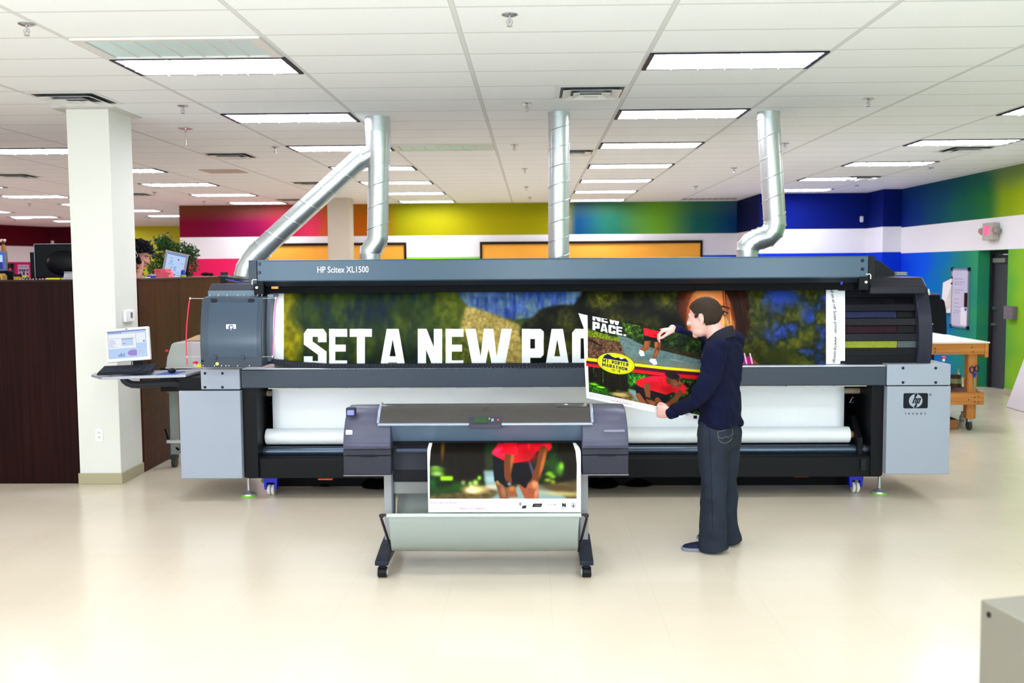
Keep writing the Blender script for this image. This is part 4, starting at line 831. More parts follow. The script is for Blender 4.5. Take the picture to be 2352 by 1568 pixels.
MB().box(P(600, 655, YT).x, P(1996, 655, YT).x, YT+.10, YT+.22, 1.735, 1.80).build('head_rail', mat('void_black', (4, 4, 6), .7), pr)
MB().box(P(592, 655, YT).x, P(1998, 655, YT).x, YT+.22, 8.75, 1.70, 1.80).build('head_underside', blk, pr)
for px, s_ in ((580, 1), (1999, -1)):
    c = P(px, 645 if s_ > 0 else 632, YT); 
    MB().tube([(c.x, YT-.012, c.z-.03), (c.x, YT-.012, c.z), (c.x+s_*.008, YT-.012, c.z+.01), (c.x+s_*.04, YT-.012, c.z+.01)] , .0045, 8).build('door_latch', nylon, pr)
    MB().box(c.x+s_*.01, c.x+s_*.09, YT, YT+.1, c.z-.12, c.z-.005).build('latch_block', blk, pr, .004)
    MB().cyl((c.x+s_*.035, YT-.01, c.z-.055), (c.x+s_*.035, YT+.01, c.z-.055), .011, 12).build('latch_pin', nylon, pr)
a_, b_ = P(625, 656, 8.34), P(638, 656, 8.34); MB().box(a_.x-.004, b_.x+.004, 8.33, 8.35, P(0+630, 663, 8.34).z, 1.80).build('warning_tab', mat('amber_tab', (250, 170, 30), .4), pr)
a_ = P(1931, 645, 8.3); MB().box(a_.x, a_.x+.015, 8.3, 8.33, a_.z-.03, a_.z+.015).build('blue_tab', cblue, pr)
# rear housing that carries the ducts
MB().prism([(8.8, 1.1), (8.62, 1.70), (8.75, 1.76), (9.9, 1.76), (9.9, 1.1)], 0, -2.28, 2.72).build('rear_housing', blk, pr, .01)
# left hood
c0, c1_ = P(481, 670, 8.35), P(592, 670, 8.35)
MB().prism([(8.31, 1.765), (8.39, 1.822), (9.9, 1.80), (9.9, 1.70), (8.31, 1.70)], 0, P(481, 680, 8.35).x, c1_.x+.02).build('left_hood', mat('hood_slate', (52, 55, 66), .35), pr, .015)
MB().box(P(479, 680, 8.3).x, P(596, 680, 8.3).x, 8.285, 8.315, 1.71, 1.763).build('hood_lip', mat('hood_lip_teal', (84, 108, 122), .35), pr, .003)
# left carriage cover, bowed
def bow(z0, z1, y0, y1, d, n=14): return [(y0+(y1-y0)*i/n-d*math.sin(PI*i/n), z0+(z1-z0)*i/n) for i in range(n+1)]
zb, zt2 = P(530, 843, 8.05).z, P(530, 683, 8.12).z
xa, xb = P(460, 800, 8.05).x, P(601, 800, 8.05).x
pf = bow(zb, zt2, 8.06, 8.14, .045)
MB().prism(pf+[(8.34, zt2+.01), (8.30, zb)], 0, xa, xb, True).build('carriage_cover', darkcover, pr, .006)
cov = COL.objects[-1] if False else [o for o in pr.children if o.name.startswith('carriage_cover')][0]
def bowY(z):
    t_ = (z-zb)/(zt2-zb); return 8.06+.08*t_-.045*math.sin(PI*t_)
MB().prism([(y-.003, z_) for y, z_ in pf[2:-1]]+[(y+.004, z_) for y, z_ in pf[2:-1]][::-1], 0, P(475, 750, 8.03).x, P(588, 750, 8.03).x, True).build('service_door', mat('door_slate', (60, 75, 91), .24, bump=.04, bscale=200), cov)
for px in (489, 575):
    c = P(px, 690, 8.1); MB().prism(rrect(c.x-.025, c.x+.025, c.z-.016, c.z+.014, .012), 1, bowY(c.z)-.012, bowY(c.z)+.01).build('door_catch', blk2, cov, .003)
for px in (496, 559):
    c = P(px, 820, 8.05); MB().box(c.x-.011, c.x+.011, bowY(c.z)-.014, bowY(c.z)+.01, c.z-.02, c.z+.018).build('hinge', pdk, cov, .004)
c = P(527.5, 752, 8.02); hand_mark(cov, (c.x, c.z), .08, .048, inkwhite, mat('emblem_blue', (50, 60, 110), .4), inkwhite, bowY(c.z)-.004)
for px, py, r, mm in ((500, 835, .014, mat('brass_knob', (200, 186, 110), .35, .4)), (465, 829, .007, blk)):
    c = P(px, py, 8.05); MB().cyl((c.x, 8.035, c.z), (c.x, 8.07, c.z), r, 16).build('knob', mm, cov)
b = MB()
for px in (467, 493, 509, 519, 526, 546, 573): c = P(px, 839.5, 8.05); b.cyl((c.x, 8.045, c.z), (c.x, 8.07, c.z), .0045, 8)
for px in (480, 500, 520, 545, 560, 590, 600): c = P(px, 680, 8.14); b.cyl((c.x, 8.15, c.z), (c.x, 8.17, c.z+.012), .005, 8)
b.build('bolt_row', zinc, cov)
MB().prism(bow(zb+.03, zt2-.01, 8.2, 8.25, .03)+[(8.6, zt2-.01), (8.6, zb+.03)], 0, xb, P(620, 750, 8.2).x, True).build('carriage_side', mat('side_slate', (84, 92, 108), .38), pr, .004)
MB().box(xb+.005, P(626, 700, 8.2).x, 8.24, 8.6, zt2-.008, zt2+.02).build('carriage_top', mat('hood_lip_teal', (84, 108, 122), .35), pr, .003)
# red safety cords in front of the carriage
cord = mat('red_cord', (226, 36, 76), .4); pink = mat('pink_cord', (240, 120, 190), .4)
def cordset(pts, wires, m_, Y):
    MB().tube([P(x, y, Y) for x, y in pts], .005, 8).build('safety_cord', m_, pr)
    for (xa_, ya_, xb_, yb_) in wires: MB().tube([P(xa_, ya_, Y), P(xb_, yb_, Y+.04)], .003, 6).cyl(P(xa_, ya_-2, Y), P(xa_, ya_+2, Y), .009, 10).build('cord_wire', zinc, pr)
cordset([(436.5, 682), (433, 705), (429, 745), (427.5, 785), (428.5, 815), (430, 838)], [(437, 685, 467, 685.5), (430, 819, 461, 819)], cord, 8.02)
cordset([(634.5, 681), (632, 710), (629, 760), (627.5, 800), (627.5, 818)], [(633, 684.5, 603, 685), (626, 818.5, 600, 819)], pink, 8.02)
# cable chain on the front table
b = MB(); pts = [(604, 828), (622, 829), (640, 830.5), (670, 834), (700, 837), (740, 839.5)]+[(x, 840.5-(x-740)*.0035) for x in range(760, 1700, 18)]
cps = []
for (xa_, ya_), (xb_, yb_) in zip(pts, pts[1:]):
    p0, p1 = P(xa_, ya_, 8.26), P(xb_, yb_, 8.26); n_ = max(1, int((p1-p0).length/.03+.5))
    for i in range(n_): cps.append((p0.lerp(p1, i/n_), p0.lerp(p1, (i+.93)/n_)))
for p0, p1 in cps:
    d = (p1-p0).normalized(); up = Vector((-d.z, 0, d.x)); hh = .019
    vs = [q+up*s_*hh+Vector((0, yy, 0)) for yy in (-.028, .028) for q in (p0, p1) for s_ in (-1, 1)]
    b.add(vs, [(0, 1, 3, 2), (4, 6, 7, 5), (0, 2, 6, 4), (1, 5, 7, 3), (0, 4, 5, 1), (2, 3, 7, 6)])
b.build('cable_chain', mat('chain_black', (28, 30, 40), .4), pr)
# right slatted guard
def prof(z): t_ = (z-1.10)/.69; return 8.33-.25*t_+.38*t_*t_
MB().prism([(prof(z_)+.065, z_) for z_ in (1.13, 1.25, 1.4, 1.55, 1.7, 1.78)]+[(9.3, 1.78), (9.3, 1.13)], 0, P(1935, 700, 8.4).x-.03, P(2104, 700, 8.4).x).build('dryer_body', blk, pr)
sl_m = mat('guard_slat', (26, 26, 33), .35)
def zrow(y): return P(2020, y, 8.32).z
def slat(y0, y1, name, m_, x0, x1, d0, d1, par=pr):
    z1, z0 = zrow(y0), zrow(y1); return MB().prism([(prof(z0)-d0, z0), (prof(z1)-d0, z1), (prof(z1)+d1, z1), (prof(z0)+d1, z0)], 0, x0, x1).build(name, m_, par, .003)
xg0, xg1 = P(1932, 700, 8.33).x, P(2108, 700, 8.33).x
for y0, y1 in ((667, 682), (698.5, 714), (731, 747), (765.5, 782), (799.5, 816)): 
    sl_ = slat(y0, y1, 'guard_slat', sl_m, xg0, xg1, -.014, .03); c = P(1985, (y0+y1)/2-2, 8.3); MB().cyl((c.x, prof(c.z)+.011, c.z), (c.x, prof(c.z)+.02, c.z), .007, 10).build('screw', blk, sl_)
for (y0, y1), cc, c2 in (((683, 698), (14, 14, 18), (14, 14, 18)), ((715, 730), (2, 8, 62), (12, 12, 16)), ((748, 765), (38, 4, 20), (12, 12, 16)), ((783, 799), (140, 148, 4), (84, 94, 98))):
    slat(y0, y1, 'ink_window', mat('ink_%d' % y0, cc, .3, bump=.8, bscale=160, vary=.9), xg0, P(2062, 700, 8.33).x, -.034, .06)
    slat(y0, y1, 'ink_tray', mat('tray_%d' % y0, c2, .35), P(2063, 700, 8.33).x, xg1, -.04, .06)
MB().prism([(prof(z_)-.03, z_) for z_ in (1.105, 1.2, 1.3, 1.4, 1.5, 1.6, 1.7, 1.745)]+[(9.3, 1.745), (9.3, 1.105)], 0, P(2107, 780, 8.3).x, P(2138, 780, 8.3).x, True).build('arch_panel', mat('arch_slate', (46, 47, 60), .28), pr, .006)
MB().box(xg0, xg1, 8.32, 8.9, 1.125, 1.20).build('guard_base', blk, pr)
MB().prism([(8.29, 1.70), (8.29, 1.755), (8.40, 1.835), (9.9, 1.845), (9.9, 1.70)], 0, P(1993, 660, 8.35).x, P(2124, 660, 8.35).x).build('right_hood', mat('hood_charcoal', (44, 44, 52), .35), pr, .012)
MB().prism([(P(2006, 0+600, 8.6).x, P(2006, 597, 8.6).z), (P(2014, 600, 8.6).x, P(2014, 597, 8.6).z), (P(2050, 625, 8.6).x, P(2050, 624, 8.6).z), (P(2050, 640, 8.6).x, 1.84), (P(2006, 640, 8.6).x, 1.84)], 1, 8.55, 8.75).build('gusset', blk2, pr, .004)
MB().box(P(1925, 662, 8.42).x, P(1992, 662, 8.42).x, 8.4, 8.5, P(1960, 667, 8.42).z, P(1960, 656, 8.42).z).build('tension_bar', blk, pr, .006)
MB().box(P(596, 662, 8.42).x, P(624, 662, 8.42).x, 8.36, 8.5, P(610, 674, 8.42).z, P(610, 665, 8.42).z).build('tension_bar', blk2, pr, .006)
b = MB()
for i in range(5): b.box(P(2052, 634, 8.9).x+.01*(i % 2), P(2080, 634, 8.9).x-.008*(i % 3), 8.85, 9.0, 1.846+i*.006, 1.851+i*.006)
tag(b.build('paper_pad', mat('pale_pads', (150, 156, 150), .7)), 'small stack of grey pads on the right printer hood', 'paper stack')
# emergency stops and hazard labels
red = mat('stop_red', (230, 40, 60), .35); yel = mat('hazard_yellow', (226, 214, 20), .5)
for px, py, lx, l0 in ((449, 846, 460, 1.12), (2167, 832, 2081, 1.13)):
    c = P(px, py, 8.45); es = MB().cyl((c.x, 8.45, l0), (c.x, 8.45, l0+.022), .012, 14).build('stop_button_base', nylon, pr)
    MB().lathe([(.02, l0+.022), (.022, l0+.032), (.018, l0+.04), (.008, l0+.043)], (c.x, 8.45, 0), 2, 20).build('stop_button_cap', red, es)
    c = P(lx+5, py, 8.4); MB().prism([(c.x-.055, l0), (c.x-.035, l0+.022), (c.x+.035, l0+.022), (c.x+.055, l0)], 1, 8.38, 8.40).build('hazard_label', yel, pr)
c = P(2065, 830, 8.45); MB().box(c.x-.05, c.x+.03, 8.43, 8.48, 1.13, 1.152).build('hazard_box', mat('dim_yellow', (160, 140, 30), .5), pr, .004)
MB().tube([(c.x-.04, 8.45, 1.15), (c.x, 8.45, 1.175), (c.x+.05, 8.45, 1.165), (c.x+.12, 8.45, 1.155), (c.x+.17, 8.45, 1.14)], .005, 8).build('looped_wire', blk, pr)
# the maker's emblem on the right cabinet
c = P(2103, 920, YF); dk = mat('emblem_dark', (22, 24, 34), .4)
hand_mark(cabR, (c.x, c.z), .198, .125, dk, pg, dk, YF)
text_obj('emblem_word', 'invent', .036, dk, cabR, facing((c.x, YF-.001, P(2103, 952, YF).z)), .0004, 'CENTER', xs=1, spacing=1.9)
text_obj('registered_mark', '\u00ae', .028, dk, cabR, facing((P(2134, 909, YF).x, YF-.001, P(2134, 909, YF).z)), .0003)
# swing-out shelf
blk_b = MB().box(P(418, 880, 8.3).x, -2.735, 8.22, 8.5, P(420, 896, 8.3).z, P(420, 865, 8.3).z).build('arm_socket', blk, pr, .006)
arm_m = mat('satin_black_tube', (44, 46, 50), .3)
MB().tube([P(x, y, 8.42) for x, y in ((283, 866), (286, 873), (293, 879), (304, 883), (320, 883.5), (350, 881.5), (385, 879), (405, 879), (418, 883), (426, 891), (428, 900))], .031, 16).build('swing_arm', arm_m, pr)
sh = [P(205, 862, 8.5), P(233, 869.5, 8.3), P(300, 868.5, 8.3), P(412, 861, 8.3), P(440, 851, 8.3)]
zs = 1.055
shelf_pts = [(P(205, 862, 8.52).x, 8.56), (P(233, 869, 8.28).x, 8.28), (P(430, 862, 8.26).x, 8.22), (P(440, 855, 8.3).x, 8.5), (P(440, 855, 8.3).x, 8.72), (P(214, 858, 8.7).x, 8.72)]
shelf = MB().prism(shelf_pts, 2, zs-.022, zs).build('keyboard_shelf', mat('shelf_grey', (168, 172, 186), .4), pr, .005)
shelf.modifiers[0].limit_method = 'ANGLE'

# ---- the printed banner, the blank roll
ba = banner_art()
def banner_surf(U, V):
    px = 619+(1941-619)*U; py = 655+181*V; t_ = 1-V; Y = 8.33-.26*t_+.39*t_*t_
    D = [CA[i]*((px-1176)/FPX)+CB[i]*((784-py)/FPX)+CC[i] for i in range(3)]; k = Y/D[1]
    return np.stack([D[0]*k, Y, CAMH+D[2]*k], -1)
bn = sheet('printed_banner', ba, banner_surf); tag(bn, 'long landscape print reading SET A NEW PAC between white margins, on the big printer', 'banner')
bn.modifiers.new('s', 'SOLIDIFY').thickness = .0006
vt = text_obj('margin_print', 'nted on an HP Scitex printer.  www.hp.com/go', .048, mat('print_black', (20, 22, 26), .5), None, Matrix.Identity(4), 0, bold=.0004)
x0v, zt_ = P(1908, 655, 8.4).x, 1.772; sc_ = 1.0
xs_ = [v.co.x for v in vt.data.vertices]; Lx = max(xs_); zlen = .64
for v in vt.data.vertices:
    z_ = zt_-v.co.x/Lx*zlen; t_ = (z_-1.10)/.69; Y_ = 8.33-.26*t_+.39*t_*t_-.004
    v.co = Vector((x0v+.004+v.co.y*.72, Y_, z_))
attach(vt, bn)
wht = mat('blank_media_white', (236, 240, 245), .42)
rl = thing('media_roll', 'blank white media web running down onto its long roll under the printer', 'media roll', P(1280, 1004, 8.5))
zc = P(1280, 1000, 8.5).z; xr0_, xr1_ = P(612, 1004, 8.5).x, P(1950, 998, 8.5).x
b = MB().cyl((xr0_, 8.5, zc), (xr1_, 8.5, zc), .069, 48); b.build('roll', wht, rl, .008)
MB().cyl((xr0_-.03, 8.5, zc), (xr1_+.03, 8.5, zc), .03, 20).build('roll_core', mat('cardboard_core', (150, 110, 76), .7), rl)
b = MB(); xa_, xb_ = P(627, 920, 8.57).x, P(1937, 920, 8.57).x; n_ = 60; rows = []
for i in range(13):
    t_ = i/12; rows.append([(xa_+(xb_-xa_)*k/n_, 8.549+.006*math.sin(k*.55+1)*math.exp(-((t_-.12)/.12)**2)+.004*math.sin(k*.3), .935-t_*(.935-zc)) for k in range(n_+1)])
vs = [p for r in rows for p in r]; fs = [(i*(n_+1)+k, i*(n_+1)+k+1, (i+1)*(n_+1)+k+1, (i+1)*(n_+1)+k) for i in range(12) for k in range(n_)]
b.add(vs, fs, True).build('media_web', wht, rl, solid=.0008)

# ------------------------------------------------------------------ the smaller printer on its stand
Y6 = 6.27
pl = thing('plotter', 'grey and black floor-standing plotter in front, with a print coming out', 'printer', (-.31, 6.5, 0))
plum = mat('plotter_mauve_grey', (70, 70, 90), .36, bump=.04, bscale=250); char = mat('plotter_charcoal', (48, 48, 58), .45, bump=.04, bscale=250); slate = mat('plotter_slate', (88, 106, 128), .4)
bprof = [(6.30, .79), (6.262, .80), (6.252, .825), (6.266, .845), (6.268, .88), (6.276, .94), (6.296, .99), (6.335, 1.032), (6.39, 1.054), (6.46, 1.058), (6.58, 1.03), (6.70, .95), (6.74, .79)]
def endblock(xo, xi, name, prof_, m_, s_):
    b = MB(); st = []
    for k, t_ in enumerate((0, .25, .6, 1.0)):
        x = xo+(xi-xo)*t_; w = (1-t_)
        st.append([(x+s_*w*.015*max(0, (z_-.85)/.2)**1.5 if k == 0 else x, y_+(.02 if k == 0 else 0), z_-(.006 if k == 0 else 0)) for y_, z_ in prof_])
    b.rings(st, True); return b.build(name, m_, pl, .006)
xA, xB = P(787, 1000, Y6).x, P(897, 1000, Y6).x; xC, xD = P(1337, 1000, Y6).x, P(1444, 1000, Y6).x
bl = endblock(xA, xB, 'end_housing', bprof, plum, 1); br = endblock(xD, xC, 'end_housing', bprof, plum, -1)
for par_, x0, x1 in ((bl, xA, xB), (br, xC, xD)):
    lo_ = MB().box(x0, x1, 6.275, 6.72, .757, .795).build('cartridge_flap', char, pl, .004)
    MB().box(x0, x1, 6.278, 6.72, .632, .753).build('lower_housing', char, pl, .006)
    xm = (x0+x1)/2+.01; MB().box(xm-.055, xm+.05, 6.27, 6.28, .75, .76).build('flap_notch', blk, pl)
    MB().box(x0, x1, 6.272, 6.72, .626, .632).build('bottom_edge', mat('dull_edge', (120, 112, 112), .4), pl)
MB().box(xA+.03, xB-.01, 6.345, 6.35, .99, .992).build('lid_seam', char, bl)
c = P(807, 946, 6.29); MB().box(c.x-.032, c.x+.03, 6.268, 6.31, c.z-.026, c.z+.03).build('power_key', mat('key_dark', (40, 40, 60), .4), bl, .008); MB().box(c.x-.024, c.x+.022, 6.262, 6.28, c.z-.018, c.z+.016).build('power_key_cap', mat('key_blue', (120, 124, 190), .4), bl, .006)
c = P(801, 993, Y6); MB().box(c.x-.02, c.x+.022, 6.272, 6.29, c.z-.014, c.z+.014).build('white_sticker', mat('sticker_white', (244, 240, 244), .5), bl, .003)
c = P(1411, 989, Y6); MB().box(c.x-.066, c.x+.066, 6.262, 6.285, c.z-.008, c.z+.008).build('name_strip', mat('strip_mauve', (120, 118, 140), .35), br, .003)
# middle: deck, smoked window, sloping panel, slot
MB().prism([(6.40, .64), (6.40, .80), (6.44, .84), (6.33, .95), (6.42, 1.045), (6.56, 1.02), (6.72, .93), (6.74, .64)], 0, xB-.01, xC+.01).build('chassis', char, pl)
MB().prism([(6.285, .948), (6.39, .826), (6.43, .83), (6.34, .955)], 0, xB-.004, xC+.004).build('sloping_panel', slate, pl, .003)
xE, xF = P(866, 950, 6.3).x, P(1364, 950, 6.3).x
wp = [(6.262, .962), (6.272, .978), (6.315, 1.022), (6.37, 1.052), (6.45, 1.062)]
win = MB().prism(wp+[(y_+.01, z_-.012) for y_, z_ in wp[::-1]], 0, xE+.02, xF-.02, True).build('smoked_window', mat('smoked_glass', (54, 50, 48), .08, coat=.6), pl)
b = MB(); 
for x in (xE+.012, xF-.012): b.tube([(x, y_-.004, z_+.002) for y_, z_ in wp], .010, 10)
b.tube([(xE+.012, 6.258, .956), (xF-.012, 6.258, .956)], .010, 10); b.build('window_frame', mat('window_frame_silver', (150, 160, 180), .25, .5), pl)
MB().prism([(6.45, 1.05), (6.45, 1.061), (6.5, 1.056), (6.58, 1.03), (6.58, 1.015)], 0, xE+.03, xF-.03).build('top_edge_strip', char, pl, .003)
c0_, c1_ = P(1077, 956, 6.27), P(1153, 956, 6.27)
pn = MB().prism([(6.245, .93), (6.245, .955), (6.278, 1.003), (6.31, .99), (6.30, .93)], 0, c0_.x, c1_.x).build('control_panel', mat('panel_plum', (52, 50, 66), .35), pl, .004)
def onpanel(x0, x1, t0, t1, name, m_): 
    y0_, z0_ = 6.245+.033*t0, .955+.048*t0; y1_, z1_ = 6.245+.033*t1, .955+.048*t1
    MB().prism([(y0_, z0_), (y1_, z1_), (y1_-.004, z1_+.003), (y0_-.004, z0_+.003)], 0, x0, x1).build(name, m_, pn)
w_ = c1_.x-c0_.x
onpanel(c0_.x+w_*.14, c0_.x+w_*.56, .2, .85, 'display', mat('lcd_green', (40, 66, 36), .3, emit=.12)); onpanel(c0_.x+w_*.68, c0_.x+w_*.75, .4, .7, 'button', mat('button_pale', (130, 150, 160), .4)); onpanel(c0_.x+w_*.85, c0_.x+w_*.92, .4, .7, 'button', mat('button_red', (150, 66, 60), .4)); onpanel(c0_.x+w_*.6, c0_.x+w_*.64, .6, .8, 'button', mat('button_green', (120, 170, 60), .4))
c = P(1115, 934, 6.42); MB().box(c.x-.022, c.x+.022, 6.395, 6.42, c.z-.012, c.z+.006).build('emblem_chip', mat('chip_silver', (200, 196, 190), .3, .5), pl, .002)
MB().box(xB, xC, 6.37, 6.42, .80, .828).build('paper_slot', mat('slot_black', (6, 6, 10), .6), pl)
MB().box(xB+.02, xC-.02, 6.33, 6.42, .765, .79).build('output_platen', mat('platen_blue', (50, 60, 80), .35), pl, .008)
MB().box(xB, xC, 6.41, 6.5, .56, .77).build('front_skirt', mat('skirt_black', (22, 23, 28), .5), pl, .006)
lgm = mat('stand_grey', (150, 152, 154), .4); lgd = mat('stand_edge', (86, 92, 104), .4)
for px in (893, 1341):
    x = P(px, 1150, 6.5).x; s_ = 1 if px < 1000 else -1
    lg = MB().box(x-.026, x+.026, 6.47, 6.55, .13, .64).build('leg', lgm, pl, .004); MB().box(x+s_*.026, x+s_*.036, 6.46, 6.56, .13, .64).build('leg_edge', lgd, lg)
    ft = MB().prism([(6.14, .085), (6.14, .115), (6.40, .155), (6.58, .17), (6.66, .155), (6.90, .115), (6.90, .085)], 0, x-.042, x+.042).build('foot_bar', mat('foot_slate', (34, 38, 50), .4), pl, .006)
    for yc in (6.185, 6.84):
        cs = MB().cyl((x-.028, yc, .034), (x+.028, yc, .034), .034, 24).box(x-.02, x+.02, yc-.018, yc+.018, .03, .087).build('caster', mat('caster_black', (20, 20, 24), .4), pl, .003)
        MB().cyl((x-.034, yc, .034), (x+.034, yc, .034), .022, 20).build('caster_cap', mat('caster_cap_grey', (170, 172, 176), .4), cs)
zc0, zc1 = P(940, 1133, 6.5).z, P(940, 1105, 6.5).z
MB().box(P(903, 1120, 6.5).x, P(1332, 1120, 6.5).x, 6.49, 6.53, zc0, zc1).build('cross_rail', mat('rail_grey', (140, 142, 140), .35, .3), pl, .004)
# catch basket
fab = mat('basket_fabric', (140, 147, 141), .8, bump=.2, bscale=500)
bp = [(6.125, .417), (6.112, .40), (6.108, .34), (6.115, .27), (6.145, .20), (6.21, .155), (6.31, .145), (6.43, .18), (6.54, .27), (6.62, .38), (6.68, .52)]
xL, xR = P(888, 1180, 6.12).x, P(1335, 1180, 6.12).x; n_ = 40; rows = []
for i, (y_, z_) in enumerate(bp):
    w = .02*math.sin(PI*min(1, i/7)); rows.append([(xL+w+(xR-xL-2*w)*k/n_, y_, z_+.004*math.sin(PI*k/n_)*(-1 if i > 3 else 0)) for k in range(n_+1)])
vs = [p for r in rows for p in r]; fs = [(i*(n_+1)+k, i*(n_+1)+k+1, (i+1)*(n_+1)+k+1, (i+1)*(n_+1)+k) for i in range(len(bp)-1) for k in range(n_)]
MB().add(vs, fs, True).build('catch_basket', fab, pl, solid=.002, sub=1)
MB().cyl((xL, 6.118, .41), (xR, 6.118, .41), .013, 14).build('basket_hem', mat('hem_pale', (180, 187, 184), .7), pl)
MB().cyl((xL, 6.68, .52), (xR, 6.68, .52), .01, 10).build('rear_rod', lgd, pl)
rodm = mat('rod_brown_black', (52, 44, 50), .4, .3)
for s_, x in ((-1, xL), (1, xR)):
    MB().tube([(x-s_*.02, 6.118, .412), (x+s_*.028, 6.118, .414), (x+s_*.036, 6.12, .405), (x+s_*.034, 6.13, .385), (x-s_*.012, 6.24, .15)], .0085, 10).ell((x+s_*.032, 6.119, .408), (.016, .014, .014)).build('basket_rod', rodm, pl)
pa = print_art()
def pquad(U, V):
    k = np.maximum(0, 1-V/.16)**2; L_ = 981+6*k+3*V; R_ = 1334-15*k; return L_+(R_-L_)*U, 1014+162*V
def print_surf(U, V):
    px, py = pquad(U, V); k = np.maximum(0, 1-V/.2)**2; Y = 6.30+.085*k-.16*V**1.3
    D = [CA[i]*((px-1176)/FPX)+CB[i]*((784-py)/FPX)+CC[i] for i in range(3)]; q = Y/D[1]; return np.stack([D[0]*q, Y, CAMH+D[2]*q], -1)
pp = sheet('printed_poster', resample(pa, pquad, 560, 262), print_surf); pp.modifiers.new('s', 'SOLIDIFY').thickness = .0005
tag(pp, 'poster hanging out of the plotter, runner in red shirt seen chest to knees', 'poster')

# ------------------------------------------------------------------ people
def remesh(mb, name, m_, parent, voxel=.005, smooth=4, disp=None):
    me = bpy.data.meshes.new('tmp'); me.from_pydata(mb.v, [], mb.f)
    bm = bmesh.new(); bm.from_mesh(me); bmesh.ops.remove_doubles(bm, verts=bm.verts, dist=1e-6); bmesh.ops.recalc_face_normals(bm, faces=bm.faces); bm.to_mesh(me); bm.free()
    o = bpy.data.objects.new('tmp', me); COL.objects.link(o)
    md = o.modifiers.new('r', 'REMESH'); md.mode = 'VOXEL'; md.voxel_size = voxel; md.adaptivity = 0
    if smooth: ms = o.modifiers.new('s', 'SMOOTH'); ms.factor = .5; ms.iterations = smooth
    dg = bpy.context.evaluated_depsgraph_get(); me2 = bpy.data.meshes.new_from_object(o.evaluated_get(dg)); bpy.data.objects.remove(o)
    if disp:
        me2.update()
        nrm = [v.normal.copy() for v in me2.vertices]
        for v, n_ in zip(me2.vertices, nrm): v.co += n_*disp(v.co)
    me2.name = name; me2.materials.clear(); me2.materials.append(m_)
    me2.polygons.foreach_set('use_smooth', [True]*len(me2.polygons))
    r = bpy.data.objects.new(name, me2); COL.objects.link(r)
    if parent is not None: attach(r, parent)
    return r
def cone_chain(mb, pts, n=20):
    """round limb: pts = [(Vector, radius)]"""
    mb.tube([p for p, r in pts], [r for p, r in pts], n)
    for p, r in (pts[0], pts[-1]): mb.ell(p, (r, r, r), 16, 10)
def frame(o, x, y, s=1):
    x = Vector(x).normalized(); y = Vector(y); y = (y-x*y.dot(x)).normalized(); z = x.cross(y)
    return o, x, y, z, s
def mframe(o, x, y, z, s=1):
    M = Matrix((Vector(x)*s, Vector(y)*s, Vector(z)*s)).transposed().to_4x4(); M.translation = o; return M
def head_mb(M):
    """x forward, y left, z up; origin between the ears"""
    b = MB()
    b.ell((-.012, 0, .035), (.098, .077, .088)); b.ell((.025, 0, -.01), (.072, .062, .09)); b.ell((.035, 0, -.07), (.052, .05, .042)); b.ell((.048, 0, -.048), (.044, .044, .05)); b.ell((.066, 0, -.096), (.021, .026, .020))
    b.ell((.079, 0, .030), (.014, .05, .016)); b.ell((.088, .030, -.018), (.012, .02, .016)); b.ell((.088, -.030, -.018), (.012, .02, .016))
    b.tube([(.088, 0, .02), (.098, 0, .0), (.107, 0, -.022), (.100, 0, -.033)], [.007, .0085, .0115, .009], 12); b.ell((.100, .011, -.029), (.009, .008, .007)); b.ell((.100, -.011, -.029), (.009, .008, .007))
    b.ell((.087, 0, -.054), (.0085, .022, .0065)); b.ell((.085, 0, -.065), (.0090, .019, .007))
    for s_ in (1, -1):
        b.ell((-.008, s_*.077, .0), (.017, .007, .031), rot=Matrix.Rotation(s_*-.3, 3, 'Z')); b.tube([(-.02, s_*.084, .012), (-.022, s_*.086, .024), (-.008, s_*.086, .032), (.006, s_*.083, .022), (.004, s_*.08, .004)], .0045, 8); b.ell((.002, s_*.078, -.028), (.008, .006, .009))
    return b.xform(M)
def face_parts(M, body, hairc, lipc=(216, 146, 136)):
    w_ = mat('eye_white', (232, 230, 228), .3); ir = mat('iris_brown', (60, 40, 28), .3)
    for s_ in (1, -1):
        e = MB().ell((.0725, s_*.031, .003), (.010, .0115, .0075), 14, 8).xform(M).build('eye', w_, body); MB().ell((.0805, s_*.031, .002), (.003, .005, .0055), 12, 8).xform(M).build('iris', ir, body)
        MB().tube([(.0915, s_*.012, .028), (.090, s_*.03, .034), (.079, s_*.050, .030)], [.003, .004, .002], 8).xform(M).build('eyebrow', mat(hairc[0], hairc[1], .8), body)
    MB().ell((.0905, 0, -.0585), (.0055, .020, .0060), 14, 8).xform(M).build('lips', mat('lip_tone', lipc, .5), body)
